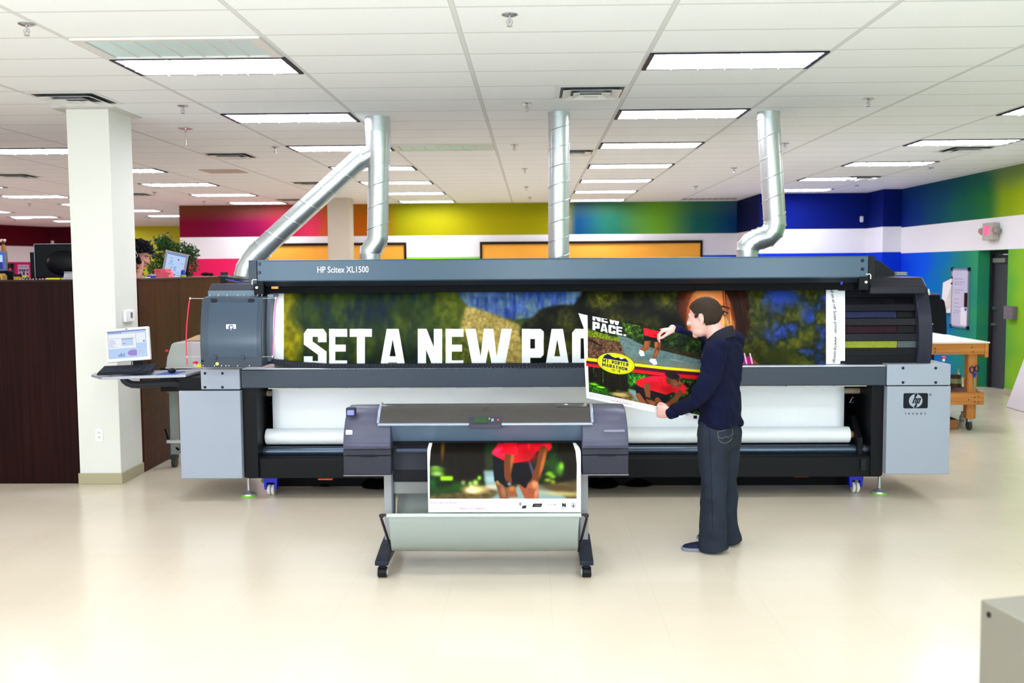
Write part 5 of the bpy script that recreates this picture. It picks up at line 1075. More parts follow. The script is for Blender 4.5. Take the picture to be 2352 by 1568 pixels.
def hair(M, name, m_, parent, thick=.012, rough=.003, seed=1, low=-.045, fr=.088):
    vs = []; n, k = 96, 60; keep = {}
    for i in range(k+1):
        t_ = PI*i/k
        for j in range(n):
            a = 2*PI*j/n; d = Vector((math.sin(t_)*math.cos(a), math.sin(t_)*math.sin(a), math.cos(t_)))
            p = Vector((d.x*.100-.012, d.y*.079, d.z*.090+.035))
            q = p+d*(thick+rough*noise.noise(p*60+Vector((seed, 0, 0)))+rough*.8*noise.noise(Vector((p.x*150, p.y*150, p.z*30))))
            vs.append(q)
    def ok(p):
        x, y, z = p
        lim = low if x < -.045 else (low+(x+.045)/.03*(.035-low) if x < -.015 else (.035 if x < .012 else (.012 if x < .032 and abs(y) > .05 else .035+(x-.032)/.05*(fr-.035) if x < .082 else fr)))
        if x < -.02 and z < 0: lim = min(lim, low)
        return z > lim
    fs = [(i*n+j, (i+1)*n+j, (i+1)*n+(j+1) % n, i*n+(j+1) % n) for i in range(k) for j in range(n) if ok((Vector(vs[i*n+j])+Vector(vs[(i+1)*n+(j+1) % n]))/2)]
    used_ = sorted({q for f in fs for q in f}); ix = {q: i for i, q in enumerate(used_)}
    b = MB().add([vs[q] for q in used_], [tuple(ix[q] for q in f) for f in fs], True).xform(M)
    o = b.build(name, m_, parent, solid=.010*M.to_scale()[0]); o.modifiers[0].offset = -1 if M.determinant() > 0 else 1
    return o
def hand_mb(b, M, curls, thumb=(.7, .2, .3), spread=.05):
    h = MB()
    h.rings([[(x, y*w, z*t_-dz) for y, z in [(math.cos(2*PI*k/16), math.sin(2*PI*k/16)) for k in range(16)]] for x, w, t_, dz in ((-.02, .026, .019, 0), (.0, .027, .018, 0), (.03, .036, .017, .001), (.06, .041, .015, .001), (.085, .041, .012, .002), (.094, .038, .008, .003))])
    for i, (y, L, r) in enumerate(((.030, .074, .0088), (.0105, .082, .009), (-.0095, .076, .0086), (-.028, .060, .0076))):
        p = Vector((.086-.004*abs(i-1), y, -.002)); a = 0; sp = spread*(1.2-i); pts = [(p-Vector((.02, 0, 0)), r*1.05), (p, r*1.08)]
        for sgm, c_ in zip((.46, .30, .24), curls[i] if isinstance(curls[0], (tuple, list)) else curls):
            a += c_; p = p+Vector((math.cos(a)*math.cos(sp), math.cos(a)*math.sin(sp), -math.sin(a)))*L*sgm; r *= .92; pts.append((p.copy(), r))
        cone_chain(h, pts, 12)
    d = Vector((math.cos(thumb[0]), math.sin(thumb[0]), 0)); p = Vector((.022, .022, -.006)); pts = [(p-d*.012, .014), (p, .0135)]
    p = p+Vector((d.x, d.y, -thumb[1]))*.036; pts.append((p.copy(), .0112)); d2 = Vector((math.cos(thumb[0]-thumb[2]), math.sin(thumb[0]-thumb[2]), -thumb[1])).normalized(); p = p+d2*.030; pts.append((p.copy(), .0100)); 
    d3 = Vector((math.cos(thumb[0]-thumb[2]*1.8), math.sin(thumb[0]-thumb[2]*1.8), -thumb[1]*1.3)).normalized(); p = p+d3*.024; pts.append((p.copy(), .0082)); cone_chain(h, pts, 12)
    h.xform(M); b.add(h.v, h.f, True); return b
skin = mat('skin_fair', (228, 176, 164), .5, bump=.03, bscale=300)
man = thing('person', 'man in navy sweater and dark jeans holding up a poster beside the big printer', 'person', (1.27, 6.85, 0))
# skin: head, neck, hands, forearms under the cuffs, torso under the clothes -- one surface
hf = Vector((-.88, .44, -.14)).normalized(); hl = Vector((0, 0, 1)).cross(hf).normalized(); hu = hf.cross(hl)
HM = mframe(P(1617, 731, 6.86), hf, hl, hu, 1.09)
b = head_mb(HM)
nb, nt_ = P(1652, 788, 6.87), P(1634, 742, 6.865)
cone_chain(b, [(nb, .074), ((nb+nt_)/2, .066), (nt_, .060)])
Ftor, Ltor = Vector((-.8, .6, 0)), Vector((-.6, -.8, 0))
def torso(b, rg, grow=0, n=28):
    R_ = []
    for (px, py, Y, a, d) in rg:
        c = P(px, py, Y); R_.append([c+Ltor*(math.copysign(abs(math.cos(2*PI*k/n))**.85, math.cos(2*PI*k/n))*(a+grow))+Ftor*(math.copysign(abs(math.sin(2*PI*k/n))**.85, math.sin(2*PI*k/n))*(d+grow)) for k in range(n)])
    return b.rings(R_)
TR = [(1654, 966, 6.86, .184, .130), (1654, 945, 6.86, .19, .13), (1654, 915, 6.86, .185, .122), (1656, 880, 6.86, .176, .112), (1659, 840, 6.87, .182, .112), (1661, 810, 6.87, .19, .106), (1661, 790, 6.87, .165, .095), (1657, 775, 6.87, .105, .078)]
torso(b, [t_ for t_ in TR[:7]], -.03)
RA = [(P(1684, 784, 7.0), .074), (P(1645, 797, 7.05), .068), (P(1610, 789, 7.07), .060), (P(1578, 772, 7.04), .050), (P(1552, 757.5, 7.01), .037)]
LA = [(P(1643, 808, 6.71), .078), (P(1632, 850, 6.67), .072), (P(1621, 896, 6.64), .064), (P(1606, 915, 6.66), .058), (P(1580, 930, 6.71), .050), (P(1543, 948, 6.81), .038)]
for A_ in (RA, LA): cone_chain(b, [(p, r-.014) for p, r in A_]+[(A_[-1][0]+(A_[-1][0]-A_[-2][0]).normalized()*.03, .024)])
wr = P(1549, 757, 7.01); hand_mb(b, mframe(wr, Vector((-1, -.28, -.02)).normalized(), Vector((.28, -1, 0)).normalized()*1, Vector((-.02, 0, 1)), 1.12), [(.55, .7, .5), (.75, .8, .5), (.9, .8, .5), (1.0, .8, .5)], thumb=(.30, .42, .05))
wl = P(1540, 949, 6.82); xh = Vector((-1, .75, .10)).normalized(); zh = Vector((-.75, -1, 0)).normalized(); hand_mb(b, mframe(wl, xh, xh.cross(zh)*-1 if (xh.cross(zh)).z < 0 else xh.cross(zh), zh, 1.12), [(.75, 1.3, .9), (.85, 1.35, .9), (.95, 1.35, .9), (1.05, 1.35, .9)], thumb=(.5, .35, .35))
body = remesh(b, 'body', skin, man, .0038, 6)
face_parts(HM, body, ('brow_brown', (62, 46, 36)))
hair(HM, 'hair', mat('short_brown_hair', (52, 40, 32), .75, bump=.6, bscale=260, bstretch=(1, 1, .25)), man, .008, .0025, fr=.092)
# jeans
def folds(sc, amp, st=(1, 1, 1), seed=0):
    def f(p): q = Vector((p.x*st[0]+seed, p.y*st[1], p.z*st[2])); return amp*(noise.noise(q*sc)+.5*noise.noise(q*sc*2.1))
    return f
jb = MB(); torso(jb, [(1654, 950, 6.86, .150, .100), (1653, 972, 6.86, .162, .110), (1652, 995, 6.86, .178, .13), (1650, 1020, 6.86, .175, .12), (1652, 1035, 6.86, .12, .08)])
cone_chain(jb, [(P(1640, 990, 6.79), .108), (P(1638, 1040, 6.77), .103), (P(1639, 1100, 6.75), .092), (P(1638, 1150, 6.74), .086), (P(1637, 1200, 6.74), .088)])
jb.tube([P(1637, 1200, 6.74), P(1638, 1235, 6.74), P(1641, 1261, 6.74)], [.088, .094, .102], 24)
cone_chain(jb, [(P(1668, 990, 6.93), .108), (P(1668, 1040, 6.94), .098), (P(1664, 1100, 6.95), .084), (P(1667, 1150, 6.94), .076), (P(1670, 1195, 6.93), .078)])
jb.tube([P(1670, 1195, 6.93), P(1673, 1222, 6.93), P(1676, 1243, 6.93)], [.078, .084, .090], 24)
jeans = remesh(jb, 'jeans', mat('dark_denim', (36, 42, 54), .8, bump=.5, bscale=9, vary=.45), man, .0055, 4, folds(6, .010, (1, 1, 1.5)))
c = P(1660, 882, 6.86)
# back pocket on the seat, outlined in pale stitching
def on_surface(o, px, py, off=.001):
    d = ray(px, py).normalized(); iv = wm(o).inverted(); ok, loc, nr, ix = o.ray_cast(iv @ Vector((0, 0, CAMH)), iv.to_3x3() @ d); return (wm(o) @ loc)-d*off if ok else None
bpy.context.view_layer.update()
for nm_, pts_ in (('pocket_stitching', ((1649, 991), (1660, 989), (1672, 986), (1682, 983), (1683, 996), (1681, 1008), (1674, 1014), (1666, 1018), (1658, 1016), (1651, 1011), (1649, 1000), (1649, 991))), ('pocket_arc', ((1651, 1003), (1658, 1007), (1665, 1003), (1673, 1004), (1681, 998))), ('side_seam', tuple((1630+i*.4, 990+i*12) for i in range(20)))):
    hs = [h_ for h_ in (on_surface(jeans, *q_) for q_ in pts_) if h_ is not None]
    if len(hs) > 2: MB().tube(hs, .0016, 6).build(nm_, mat('stitch_'+nm_, (112, 106, 98) if nm_ != 'side_seam' else (26, 30, 38), .8), jeans)
# sweater
sb = MB(); torso(sb, [(1654, 977, 6.86, .178, .126), (1654, 970, 6.86, .186, .132)]+TR[:1], .0); torso(sb, TR); cone_chain(sb, RA); cone_chain(sb, LA)
sb.ell(P(1690, 782, 6.99), (.07, .07, .062)); sb.ell(P(1645, 800, 6.72), (.085, .085, .07)); sb.ell(P(1672, 775, 6.94), (.09, .09, .045)); sb.ell(P(1608, 905, 6.66), (.055, .055, .075))
def swf(p):
    q = Vector((p.x+p.z*.7, p.y, p.z-.4*p.x)); return .018*noise.noise(Vector((q.x*9, q.y*7, q.z*7)))+.011*noise.noise(Vector((q.x*20, q.y*10, q.z*12)))
sweater = remesh(sb, 'sweater', mat('navy_knit', (7, 12, 42), .95, bump=.25, bscale=700, spec=.2), man, .0055, 5, swf)
for A_ in (RA, LA):
    d = (A_[-1][0]-A_[-2][0]).normalized(); e = A_[-1][0]; MB().tube([e-d*.03, e-d*.01, e+d*.022], [A_[-1][1]+.003, A_[-1][1]+.001, A_[-1][1]-.003], 24, cap=False).build('cuff', mat('navy_rib', (12, 17, 54), .9), sweater, solid=.006)
# collar: a standing band round the neck, lower in front
cb = MB(); R_ = []
for k_, (gr, dz) in enumerate(((.018, -.05), (.012, -.005), (.004, .022), (-.004, .03))):
    rr_ = []
    for k in range(32):
        a = 2*PI*k/32; d = Ftor*math.cos(a)*(.082+gr)+Ltor*math.sin(a)*(.088+gr); c0 = P(1654, 776, 6.875); rr_.append(c0+d+Vector((0, 0, dz-.048*math.cos(a)+.012)))
    R_.append(rr_)
cb.rings(R_, True, False).build('collar', mat('collar_charcoal', (38, 38, 48), .85), sweater, solid=.006, sub=1)
# shoes
def shoe(heel, toe, side_m=None):
    d = (toe-heel); L = d.length; d.normalize(); w = Vector((0, 0, 1)).cross(d)
    b = MB(); R_ = []
    for t_, hw, h in ((-.01, .010, .03), (0, .027, .062), (.08, .034, .082), (.25, .035, .086), (.42, .038, .078), (.6, .042, .058), (.8, .042, .046), (.93, .031, .038), (.985, .012, .028)):
        c = heel+d*L*t_; R_.append([c+w*hw*math.copysign(abs(math.cos(a))**.7, math.cos(a))+Vector((0, 0, .018+(h-.018)*max(0, math.sin(a))**.7 if math.sin(a) > 0 else .014)) for a in [2*PI*k/20 for k in range(20)]])
    b.rings(R_); s = b.build('shoe', mat('navy_shoe', (26, 30, 58), .6), man)
    q = []; 
    for sgn in (1, -1):
        row = [(t_, hw) for t_, hw in ((-.03, .010), (0, .035), (.1, .042), (.3, .042), (.5, .047), (.7, .051), (.88, .046), (.97, .03), (1.0, .02), (1.02, .004))]
        q += [heel+d*L*t_+w*hw*sgn for t_, hw in (row if sgn > 0 else row[::-1])]
    MB().prism([(p.x, p.y) for p in q], 2, 0.001, .022).build('sole', mat('sole_grey', (120, 126, 140), .6), s, .004)
    tri = heel+d*L*.52-w*.043*(1 if w.y > 0 else -1); 
    MB().box(tri.x-.018, tri.x+.01, tri.y-.004, tri.y+.008, .034, .046).build('side_flash', mat('flash_white', (220, 222, 226), .6), s, .003)
    return s
shoe(PZ(1664, 1266, 0)+Vector((0, .03, 0)), PZ(1568, 1265, 0)+Vector((0, .03, 0)))
hx = PZ(1692, 1252, 0)+Vector((0, .02, 0)); shoe(hx, hx+Vector((-.80, .55, 0)).normalized()*.29)
# the poster he holds
po = poster_art()
QL = lambda V: (1340+1*V+6*V*V, 722+192*V)
def hq(U, V):
    xl, yl = QL(V); xr, yr = 1611+0*V, 775+194*V; return xl+(xr-xl)*U, yl+(yr-yl)*U
def hq_surf(U, V):
    px, py = hq(U, V); Y = 6.935+.05*U-.02*np.sin(PI*V)*(1-U)+.03*np.maximum(0, 1-U/.08)**2
    D = [CA[i]*((px-1176)/FPX)+CB[i]*((784-py)/FPX)+CC[i] for i in range(3)]; q = Y/D[1]; return np.stack([D[0]*q, Y, CAMH+D[2]*q], -1)
hp_ = sheet('held_poster', resample(po, hq, 640, 440), hq_surf); hp_.modifiers.new('s', 'SOLIDIFY').thickness = .0005
tag(hp_, 'marathon race poster with runner photos held up by the man in the sweater', 'poster')
b = MB(); rows = []
for i in range(9):
    t_ = i/8; w_ = 1-t_*.9; p0 = P(1340.5+.1*i, 722+t_*22, 6.965); rows.append([p0, p0+Vector((-.018*w_, .012, .004-.01*t_)), p0+Vector((-.036*w_, .004, .009-.03*t_))])
vs = [p for r in rows for p in r]; fs = [(i*3+k, i*3+k+1, i*3+k+4, i*3+k+3) for i in range(8) for k in range(2)]
b.add(vs, fs, True).build('curled_corner', mat('paper_white', (246, 247, 250), .5), hp_, solid=.0006)

# ------------------------------------------------------------------ operator's monitor, keyboard and mouse on the swing shelf
zl_, zr_ = P(233, 866, 8.28).z, P(430, 859, 8.26).z
def shz(x): return zr_+(zl_-zr_)*(P(430, 859, 8.26).x-x)/(P(430, 859, 8.26).x-P(233, 866, 8.28).x)
for v in shelf.data.vertices:
    w_ = wm(shelf) @ v.co; dz = shz(w_.x)-zs; v.co.z += dz
RX = math.atan2(shz(-3.0)-shz(-3.5), .5)
white_p = mat('monitor_white', (232, 234, 242), .4); scr_l = mat('screen_light', (214, 232, 255), .3, emit=.75)
def screen_ui(par, M, w, h, rects, base=(186, 212, 250)):
    """glowing desktop with its windows; local x right, z up, facing -y"""
    MB().box(-w/2, w/2, -.001, 0, -h/2, h/2).xform(M).build('screen', mat('screen_%d' % base[0], base, .3, emit=.62), par)
    sc = [o for o in par.children if o.name.startswith('screen')][-1]; by = {}
    for (x0, x1, z0, z1, c) in rects: by.setdefault(c, MB()).box(-w/2+w*x0, -w/2+w*x1, -.0016-.0003*len(by), -.001, -h/2+h*z0, -h/2+h*z1)
    for c, b in by.items(): b.xform(M).build('window_pane', mat('ui_%d_%d_%d' % c, c, .3, emit=.62), sc)
    return sc
c = P(292.5, 791, 8.45); MM = Matrix.Translation(c) @ Matrix.Rotation(-math.radians(4.2), 4, 'Y') @ Matrix.Rotation(math.radians(-6), 4, 'X')
mo = thing('monitor', 'white flat monitor with a lit desktop on the swing-out shelf', 'monitor', (c.x+.01, 8.47, shz(c.x)))
MB().box(-.186, .186, 0, .045, -.142, .142).xform(MM).build('bezel', white_p, mo, .008)
rr = random.Random(3); rects = [(0, 1, .955, 1, (90, 120, 200)), (0, 1, .90, .955, (200, 210, 235)), (.02, .72, .36, .88, (244, 248, 255)), (.74, .97, .52, .88, (236, 244, 255)), (.36, .66, .44, .70, (196, 214, 246)), (.36, .66, .68, .70, (70, 90, 170)), (.37, .46, .52, .535, (60, 80, 150)), (.02, .72, .72, .73, (130, 160, 220)), (.74, .97, .04, .30, (206, 224, 250))]
rects += [(.04+.05*i, .065+.05*i, .905, .945, (80, 100, 170)) for i in range(7)]+[(.26+.035*i, .275+.035*i, .06, .12+.10*((i*7) % 5)/5, (70, 110, 200)) for i in range(5)]+[(.04, .04+rr.uniform(.1, .22), .66-.035*i, .672-.035*i, (150, 170, 215)) for i in range(8)]+[(.76, .95, .26-.04*i, .27-.04*i, (140, 165, 215)) for i in range(5)]+[(.92, .95, .54, .60, (90, 90, 110))]
sc = screen_ui(mo, MM @ Matrix.Translation((0, -.0005, .004)), .335, .235, rects)
MB().prism([(.05+.05*math.cos(a), -.072+.026*math.sin(a)) for a in [2*PI*k/24 for k in range(24)]], 1, -.003, -.0022).xform(MM).build('pie_chart', mat('ui_purple', (160, 130, 215), .3, emit=.6), sc)
MB().box(-.012, .012, -.001, 0, .128, .135).xform(MM).build('maker_chip', mat('chip_dark', (90, 94, 104), .4), mo); MB().box(-.05, .055, -.001, 0, -.137, -.133).xform(MM).build('button_strip', mat('strip_pale', (196, 200, 210), .4), mo)
x = P(316, 838, 8.47).x; MB().box(x-.042, x+.042, 8.47, 8.50, shz(x)+.008, c.z-.09).build('stand_neck', blk, mo, .004); MB().box(x-.10, x+.10, 8.42, 8.58, shz(x), shz(x)+.012).build('stand_base', blk, mo, .004)
MB().tube([(x-.055, 8.5, c.z-.13), (x-.065, 8.5, c.z-.17), (x-.03, 8.5, shz(x)+.02)], .004, 8).tube([(x+.08, 8.5, c.z-.13), (x+.09, 8.5, c.z-.16), (x+.05, 8.5, shz(x)+.02)], .004, 8).build('cable', blk, mo)
c = P(292, 856, 8.36); kx = c.x; KM = Matrix.Translation((kx, 8.30, shz(kx)+.012)) @ Matrix.Rotation(-RX, 4, 'Y') @ Matrix.Rotation(math.radians(17), 4, 'X')
kb = thing('keyboard', 'black computer keyboard on the swing-out shelf', 'keyboard', (kx, 8.30, shz(kx)))
MB().box(-.232, .232, 0, .165, 0, .016).xform(KM).build('keyboard_case', mat('keyboard_black', (34, 36, 44), .5), kb, .004)
b = MB()
for r_ in range(6):
    for i in range(20):
        if i in (15, 16) and r_ in (2, 0): continue
        x0 = -.224+i*.0225; b.box(x0, x0+.018, .012+r_*.025, .030+r_*.025, .016, .024)
b.xform(KM).build('keys', mat('key_black', (44, 48, 60), .45), kb)
for s_ in (-1, 1): MB().box(s_*.18-.012, s_*.18+.012, .14, .15, -.045, .0).xform(KM).build('riser_foot', blk, kb)
x0, x1 = P(371, 850, 8.4).x, P(408, 850, 8.4).x
pad = MB().add([(x_, y_, shz(x_)+dz) for dz in (0.0005, .004) for x_, y_ in ((x0, 8.27), (x1+.03, 8.27), (x1+.03, 8.5), (x0, 8.5))], [(3, 2, 1, 0), (4, 5, 6, 7), (0, 1, 5, 4), (1, 2, 6, 5), (2, 3, 7, 6), (3, 0, 4, 7)]).build('mouse_pad', mat('pad_blue', (60, 92, 170), .7)); tag(pad, 'small blue mouse mat at the right end of the shelf', 'mouse mat')
mx = P(394, 850, 8.36).x; ms = thing('computer_mouse', 'black computer mouse on the blue mat', 'mouse', (mx, 8.36, shz(mx)+.004))
MB().ell((mx, 8.37, shz(mx)+.026), (.034, .052, .021)).build('mouse_shell', mat('mouse_black', (26, 28, 36), .3), ms); MB().cyl((mx-.003, 8.335, shz(mx)+.040), (mx+.003, 8.335, shz(mx)+.040), .007, 12).build('scroll_wheel', mat('wheel_grey', (90, 92, 98), .5), ms)

# ---- near column fittings
t = thing('thermostat', 'white wall thermostat with grey display on the side of the near column', 'thermostat', (-3.74, 9.2, 1.5))
q0, q1 = PX(282, 713, -3.745), PX(303, 737, -3.745); ya, yb_ = sorted((q0.y, q1.y)); yb_ = min(yb_, 9.44)
MB().box(-3.744, -3.715, max(ya, 8.98), yb_, q1.z, q0.z).build('thermostat_case', mat('thermostat_white', (240, 240, 242), .4), t, .006)
MB().box(-3.716, -3.712, ya+.22*(yb_-ya)+.1, yb_-.1, q0.z-.075, q0.z-.022).build('thermostat_display', mat('display_grey', (110, 112, 120), .3), t)
a_, b_ = P(219, 984, 8.95), P(238, 1013, 8.95); t = thing('power_outlet', 'white double power socket low on the near column', 'outlet', (a_.x, 8.949, b_.z))
MB().box(a_.x, b_.x, 8.942, 8.9495, b_.z, a_.z).build('outlet_plate', mat('outlet_white', (238, 238, 236), .4), t, .002); cx_, cz_ = (a_.x+b_.x)/2, (a_.z+b_.z)/2
for dz in (.021, -.021):
    o = MB().prism([(cx_+.015*math.cos(k*PI/10), cz_+dz+.014*math.sin(k*PI/10)) for k in range(20)], 1, 8.940, 8.943).build('socket', mat('socket_white', (226, 226, 224), .4), t)
    MB().box(cx_-.007, cx_-.005, 8.939, 8.941, cz_+dz-.002, cz_+dz+.007).box(cx_+.005, cx_+.007, 8.939, 8.941, cz_+dz-.002, cz_+dz+.007).box(cx_-.002, cx_+.002, 8.939, 8.941, cz_+dz-.009, cz_+dz-.006).build('slots', blk, o)

# ---- office partition and worktop
wd = wood('dark_walnut_laminate', (24, 6, 5), (38, 13, 10), .4, 2, 45)
def ribbed():
    M = wood('ribbed_walnut', (50, 15, 8), (72, 27, 15), .4, 2, 40); nt = M.node_tree; b = nt.nodes['Principled BSDF']
    y = posxyz(nt)[1]; w_ = mathn(nt, 'SINE', mathn(nt, 'MULTIPLY', y, 2*PI/.035)); bp = nd(nt, 'ShaderNodeBump'); bp.inputs['Strength'].default_value = .5; bp.inputs['Distance'].default_value = .004
    nt.links.new(w_, bp.inputs['Height']); nt.links.new(bp.outputs[0], b.inputs['Normal']); return M
pt = thing('office_partition', 'tall dark walnut office partition wrapping behind the near column', 'partition', (-5.5, 9.0, 0))
MB().box(-8.2, -4.14, 8.972, 9.03, 0, 1.835).build('front_panel', wd, pt, .003)
MB().box(-8.2, -4.14, 8.965, 9.06, 1.835, 1.857).build('front_cap', mat('walnut_cap', (44, 30, 26), .35), pt, .004)
MB().box(-3.80, -3.735, 9.47, 10.55, 0, 1.84).build('side_panel', ribbed(), pt, .003); MB().box(-3.80, -3.735, 10.555, 13.4, 0, 1.84).build('side_panel', ribbed(), pt, .003)
MB().box(-3.82, -3.725, 9.47, 13.4, 1.84, 1.86).build('side_cap', mat('walnut_cap', (44, 30, 26), .35), pt, .004)
ZT = 1.80
wt = thing('office_worktop', 'brown worktop just behind the tall office partition', 'worktop', (-5.8, 9.4, 1.77))
MB().box(-8.2, -4.14, 9.06, 9.85, 1.77, ZT).build('worktop_slab', mat('worktop_brown', (70, 48, 36), .5), wt, .003); MB().box(-4.03, -3.805, 9.56, 13.3, 1.77, ZT).build('worktop_slab', mat('worktop_brown', (70, 48, 36), .5), wt, .003)
for x in (-8.0, -6.2, -4.4): MB().box(x, x+.05, 9.2, 9.8, .5, 1.77).build('support', wd, wt)
MB().box(-4.0, -3.97, 10.6, 10.65, .5, 1.77).box(-4.0, -3.97, 13.0, 13.05, .5, 1.77).build('support', wd, wt)
st = struct(MB().box(-17, -4.06, 9.04, 32, 0, .03).box(-4.06, -3.81, 9.5, 32, 0, .03).build('trim_3', mat('office_carpet', (176, 164, 152), .95)))
sbox('trim_4', (-16.4, -4.05, 9.9, 20, .03, .5), mat('office_platform', (176, 164, 152), .9))
bk = mat('monitor_back_black', (10, 12, 18), .3); 
def at93(px, py, Y=9.4): return P(px, py, Y)
t = thing('monitor', 'large black monitor seen from behind, half hidden by the near column', 'monitor', at93(130, 640).to_tuple())
a_, b_ = at93(81, 561), at93(205, 638); MB().prism([(a_.x, 9.38), (b_.x, 9.38), (b_.x, 9.40), (b_.x-.06, 9.36), (a_.x+.06, 9.36), (a_.x, 9.40)][:2]+[(b_.x, 9.43), (a_.x, 9.43)], 2, b_.z, a_.z).build('monitor_shell', bk, t, .01)
b = MB().box(a_.x-.004, a_.x+.004, 9.374, 9.43, b_.z, a_.z+.004).box(a_.x, b_.x, 9.374, 9.43, a_.z-.002, a_.z+.006); b.build('silver_rim', mat('rim_silver', (120, 124, 136), .3, .5), t)
MB().ell(((a_.x+b_.x)/2+.02, 9.385, (a_.z+b_.z)/2-.02), (.17, .04, .12)).build('rear_bulge', bk, t); MB().cyl(((a_.x+b_.x)/2, 9.42, ZT+.01), ((a_.x+b_.x)/2, 9.42, b_.z+.05), .03, 12).box((a_.x+b_.x)/2-.12, (a_.x+b_.x)/2+.12, 9.36, 9.56, ZT, ZT+.012).build('monitor_stand', bk, t)
t = thing('monitor', 'second black monitor seen edge on, left of the large one', 'monitor', at93(74, 640, 9.6).to_tuple())
a_, b_ = at93(68, 579, 9.6), at93(90, 640, 9.6); MB().box(a_.x, b_.x, 9.6, 9.66, b_.z, a_.z).build('monitor_shell', bk, t, .006); MB().box(a_.x-.02, b_.x+.02, 9.56, 9.7, ZT, ZT+.015).box((a_.x+b_.x)/2-.02, (a_.x+b_.x)/2+.02, 9.62, 9.65, ZT, b_.z+.02).build('monitor_stand', bk, t)
t = thing('monitor', 'monitor with bright blue screen at the left picture edge', 'monitor', at93(0, 640, 9.65).to_tuple())
a_, b_ = at93(-60, 577, 9.65), at93(14, 622, 9.65); MB().box(a_.x, b_.x, 9.65, 9.69, b_.z, a_.z).build('bezel', mat('rim_grey', (110, 112, 122), .4), t, .006)
cM = Matrix.Translation(((a_.x+b_.x)/2, 9.648, (a_.z+b_.z)/2)); screen_ui(t, cM, b_.x-a_.x-.03, a_.z-b_.z-.03, [(.1, .95, .45, .86, (206, 230, 255)), (.1, .9, .72, .76, (110, 170, 250)), (.1, .95, .02, .42, (0, 30, 130))], (30, 100, 240))
MB().box(a_.x+.1, b_.x-.1, 9.6, 9.75, ZT, ZT+.012).box((a_.x+b_.x)/2-.03, (a_.x+b_.x)/2+.03, 9.68, 9.71, ZT+.01, b_.z+.05).build('monitor_stand', bk, t)
# chair backs, cup, pens, notes
t = thing('office_chair', 'black padded office chair back at the left picture edge', 'chair', at93(22, 700, 10.6).to_tuple())
cc = P(24, 634, 10.6); MB().ell((cc.x, 10.6, cc.z-.05), (.07, .05, .11)).build('headrest', mat('chair_black', (14, 14, 22), .7), t); MB().tube([P(-20, 612, 10.6), P(2, 618, 10.6), P(16, 634, 10.6), P(22, 660, 10.6)], .05, 14).build('backrest', mat('chair_black', (14, 14, 22), .7), t)
MB().cyl((cc.x, 10.6, .55), (cc.x, 10.6, cc.z-.1), .03, 12).cyl((cc.x, 10.6, .5), (cc.x, 10.6, .53), .28, 20).build('pedestal', blk, t)
t = thing('office_chair', 'dark chair with a pink panel behind the blue-screen monitor', 'chair', at93(23, 700, 13).to_tuple())
a_, b_ = P(15, 605, 13), P(31, 636, 13); MB().box(a_.x, b_.x, 13, 13.04, a_.z-.06, a_.z).box(b_.x-.025, b_.x, 13, 13.04, b_.z-.5, a_.z).box(a_.x, a_.x+.02, 13, 13.04, b_.z-.5, a_.z).build('chair_frame', mat('chair_brown_black', (40, 24, 26), .6), t, .004); MB().box(a_.x+.02, b_.x-.025, 13.01, 13.03, b_.z-.4, a_.z-.06).build('seat_back_panel', mat('panel_pink', (210, 40, 110), .6), t); MB().cyl(((a_.x+b_.x)/2, 13, .5), ((a_.x+b_.x)/2, 13, b_.z-.3), .03).build('pedestal', blk, t)
t = thing('coffee_cup', 'yellow paper coffee cup with black lid on the office worktop', 'cup', at93(40, 640, 9.3).to_tuple()); c = at93(40.5, 640, 9.3)
MB().lathe([(.028, ZT), (.036, at93(40, 635, 9.3).z)], (c.x, 9.3, 0), 2, 24).build('paper_cup', mat('cup_yellow', (200, 150, 30), .6), t); zz = at93(40, 635, 9.3).z; MB().lathe([(.039, zz), (.039, zz+.012), (.033, zz+.022)], (c.x, 9.3, 0), 2, 24).build('cup_lid', blk, t)
for i, (px, col_, nm) in enumerate(((53, (236, 220, 20), 'yellow'), (58, (230, 214, 30), 'dull yellow'), (62, (60, 170, 60), 'green'), (65, (240, 90, 90), 'red'))):
    c = at93(px, 640, 9.35); t = thing('highlighter', nm+' marker pen standing upright on the office worktop', 'marker', (c.x, 9.35, ZT), 'marker pens on the worktop')
    MB().cyl((c.x, 9.35, ZT), (c.x+.004, 9.35, ZT+.075), .0075, 12).build('pen_barrel', mat('pen_dark', (30, 60, 40), .5), t); MB().cyl((c.x+.004, 9.35, ZT+.075), (c.x+.005, 9.35, ZT+.098), .008, 12).build('pen_cap', mat('pen_'+nm.replace(' ', '_'), col_, .4), t)
t = thing('tape_box', 'plain tan carton beside the chair at the left edge', 'box', at93(4, 640, 9.3).to_tuple()); a_, b_ = at93(-8, 628, 9.3), at93(9, 640, 9.3)
MB().prism([(a_.x, ZT), (b_.x, ZT), (b_.x, a_.z-.02), (b_.x-.02, a_.z), (a_.x, a_.z)], 1, 9.28, 9.36).build('carton_body', mat('carton_tan', (206, 160, 70), .7), t, .002); MB().box(b_.x-.03, b_.x-.018, 9.278, 9.28, ZT+.05, ZT+.08).build('carton_mark', mat('carton_brown', (140, 90, 40), .7), t)
t = thing('spiral_notebook', 'green spiral-bound notebook lying on the office worktop', 'notebook', at93(85, 641, 9.2).to_tuple()); a_, b_ = at93(50, 641, 9.2), at93(112, 641, 9.2)
MB().box(a_.x, b_.x, 9.16, 9.27, ZT, ZT+.05).build('notebook_cover', mat('notebook_green', (40, 90, 76), .6), t, .003); b = MB()
for i in range(9): b.tube([(a_.x+.01+i*.03, 9.155+.012*math.cos(q), ZT+.055+.012*math.sin(q)) for q in [2*PI*k/12 for k in range(13)]], .0025, 6)
b.build('wire_binding', mat('wire_white', (220, 230, 228), .4), t)
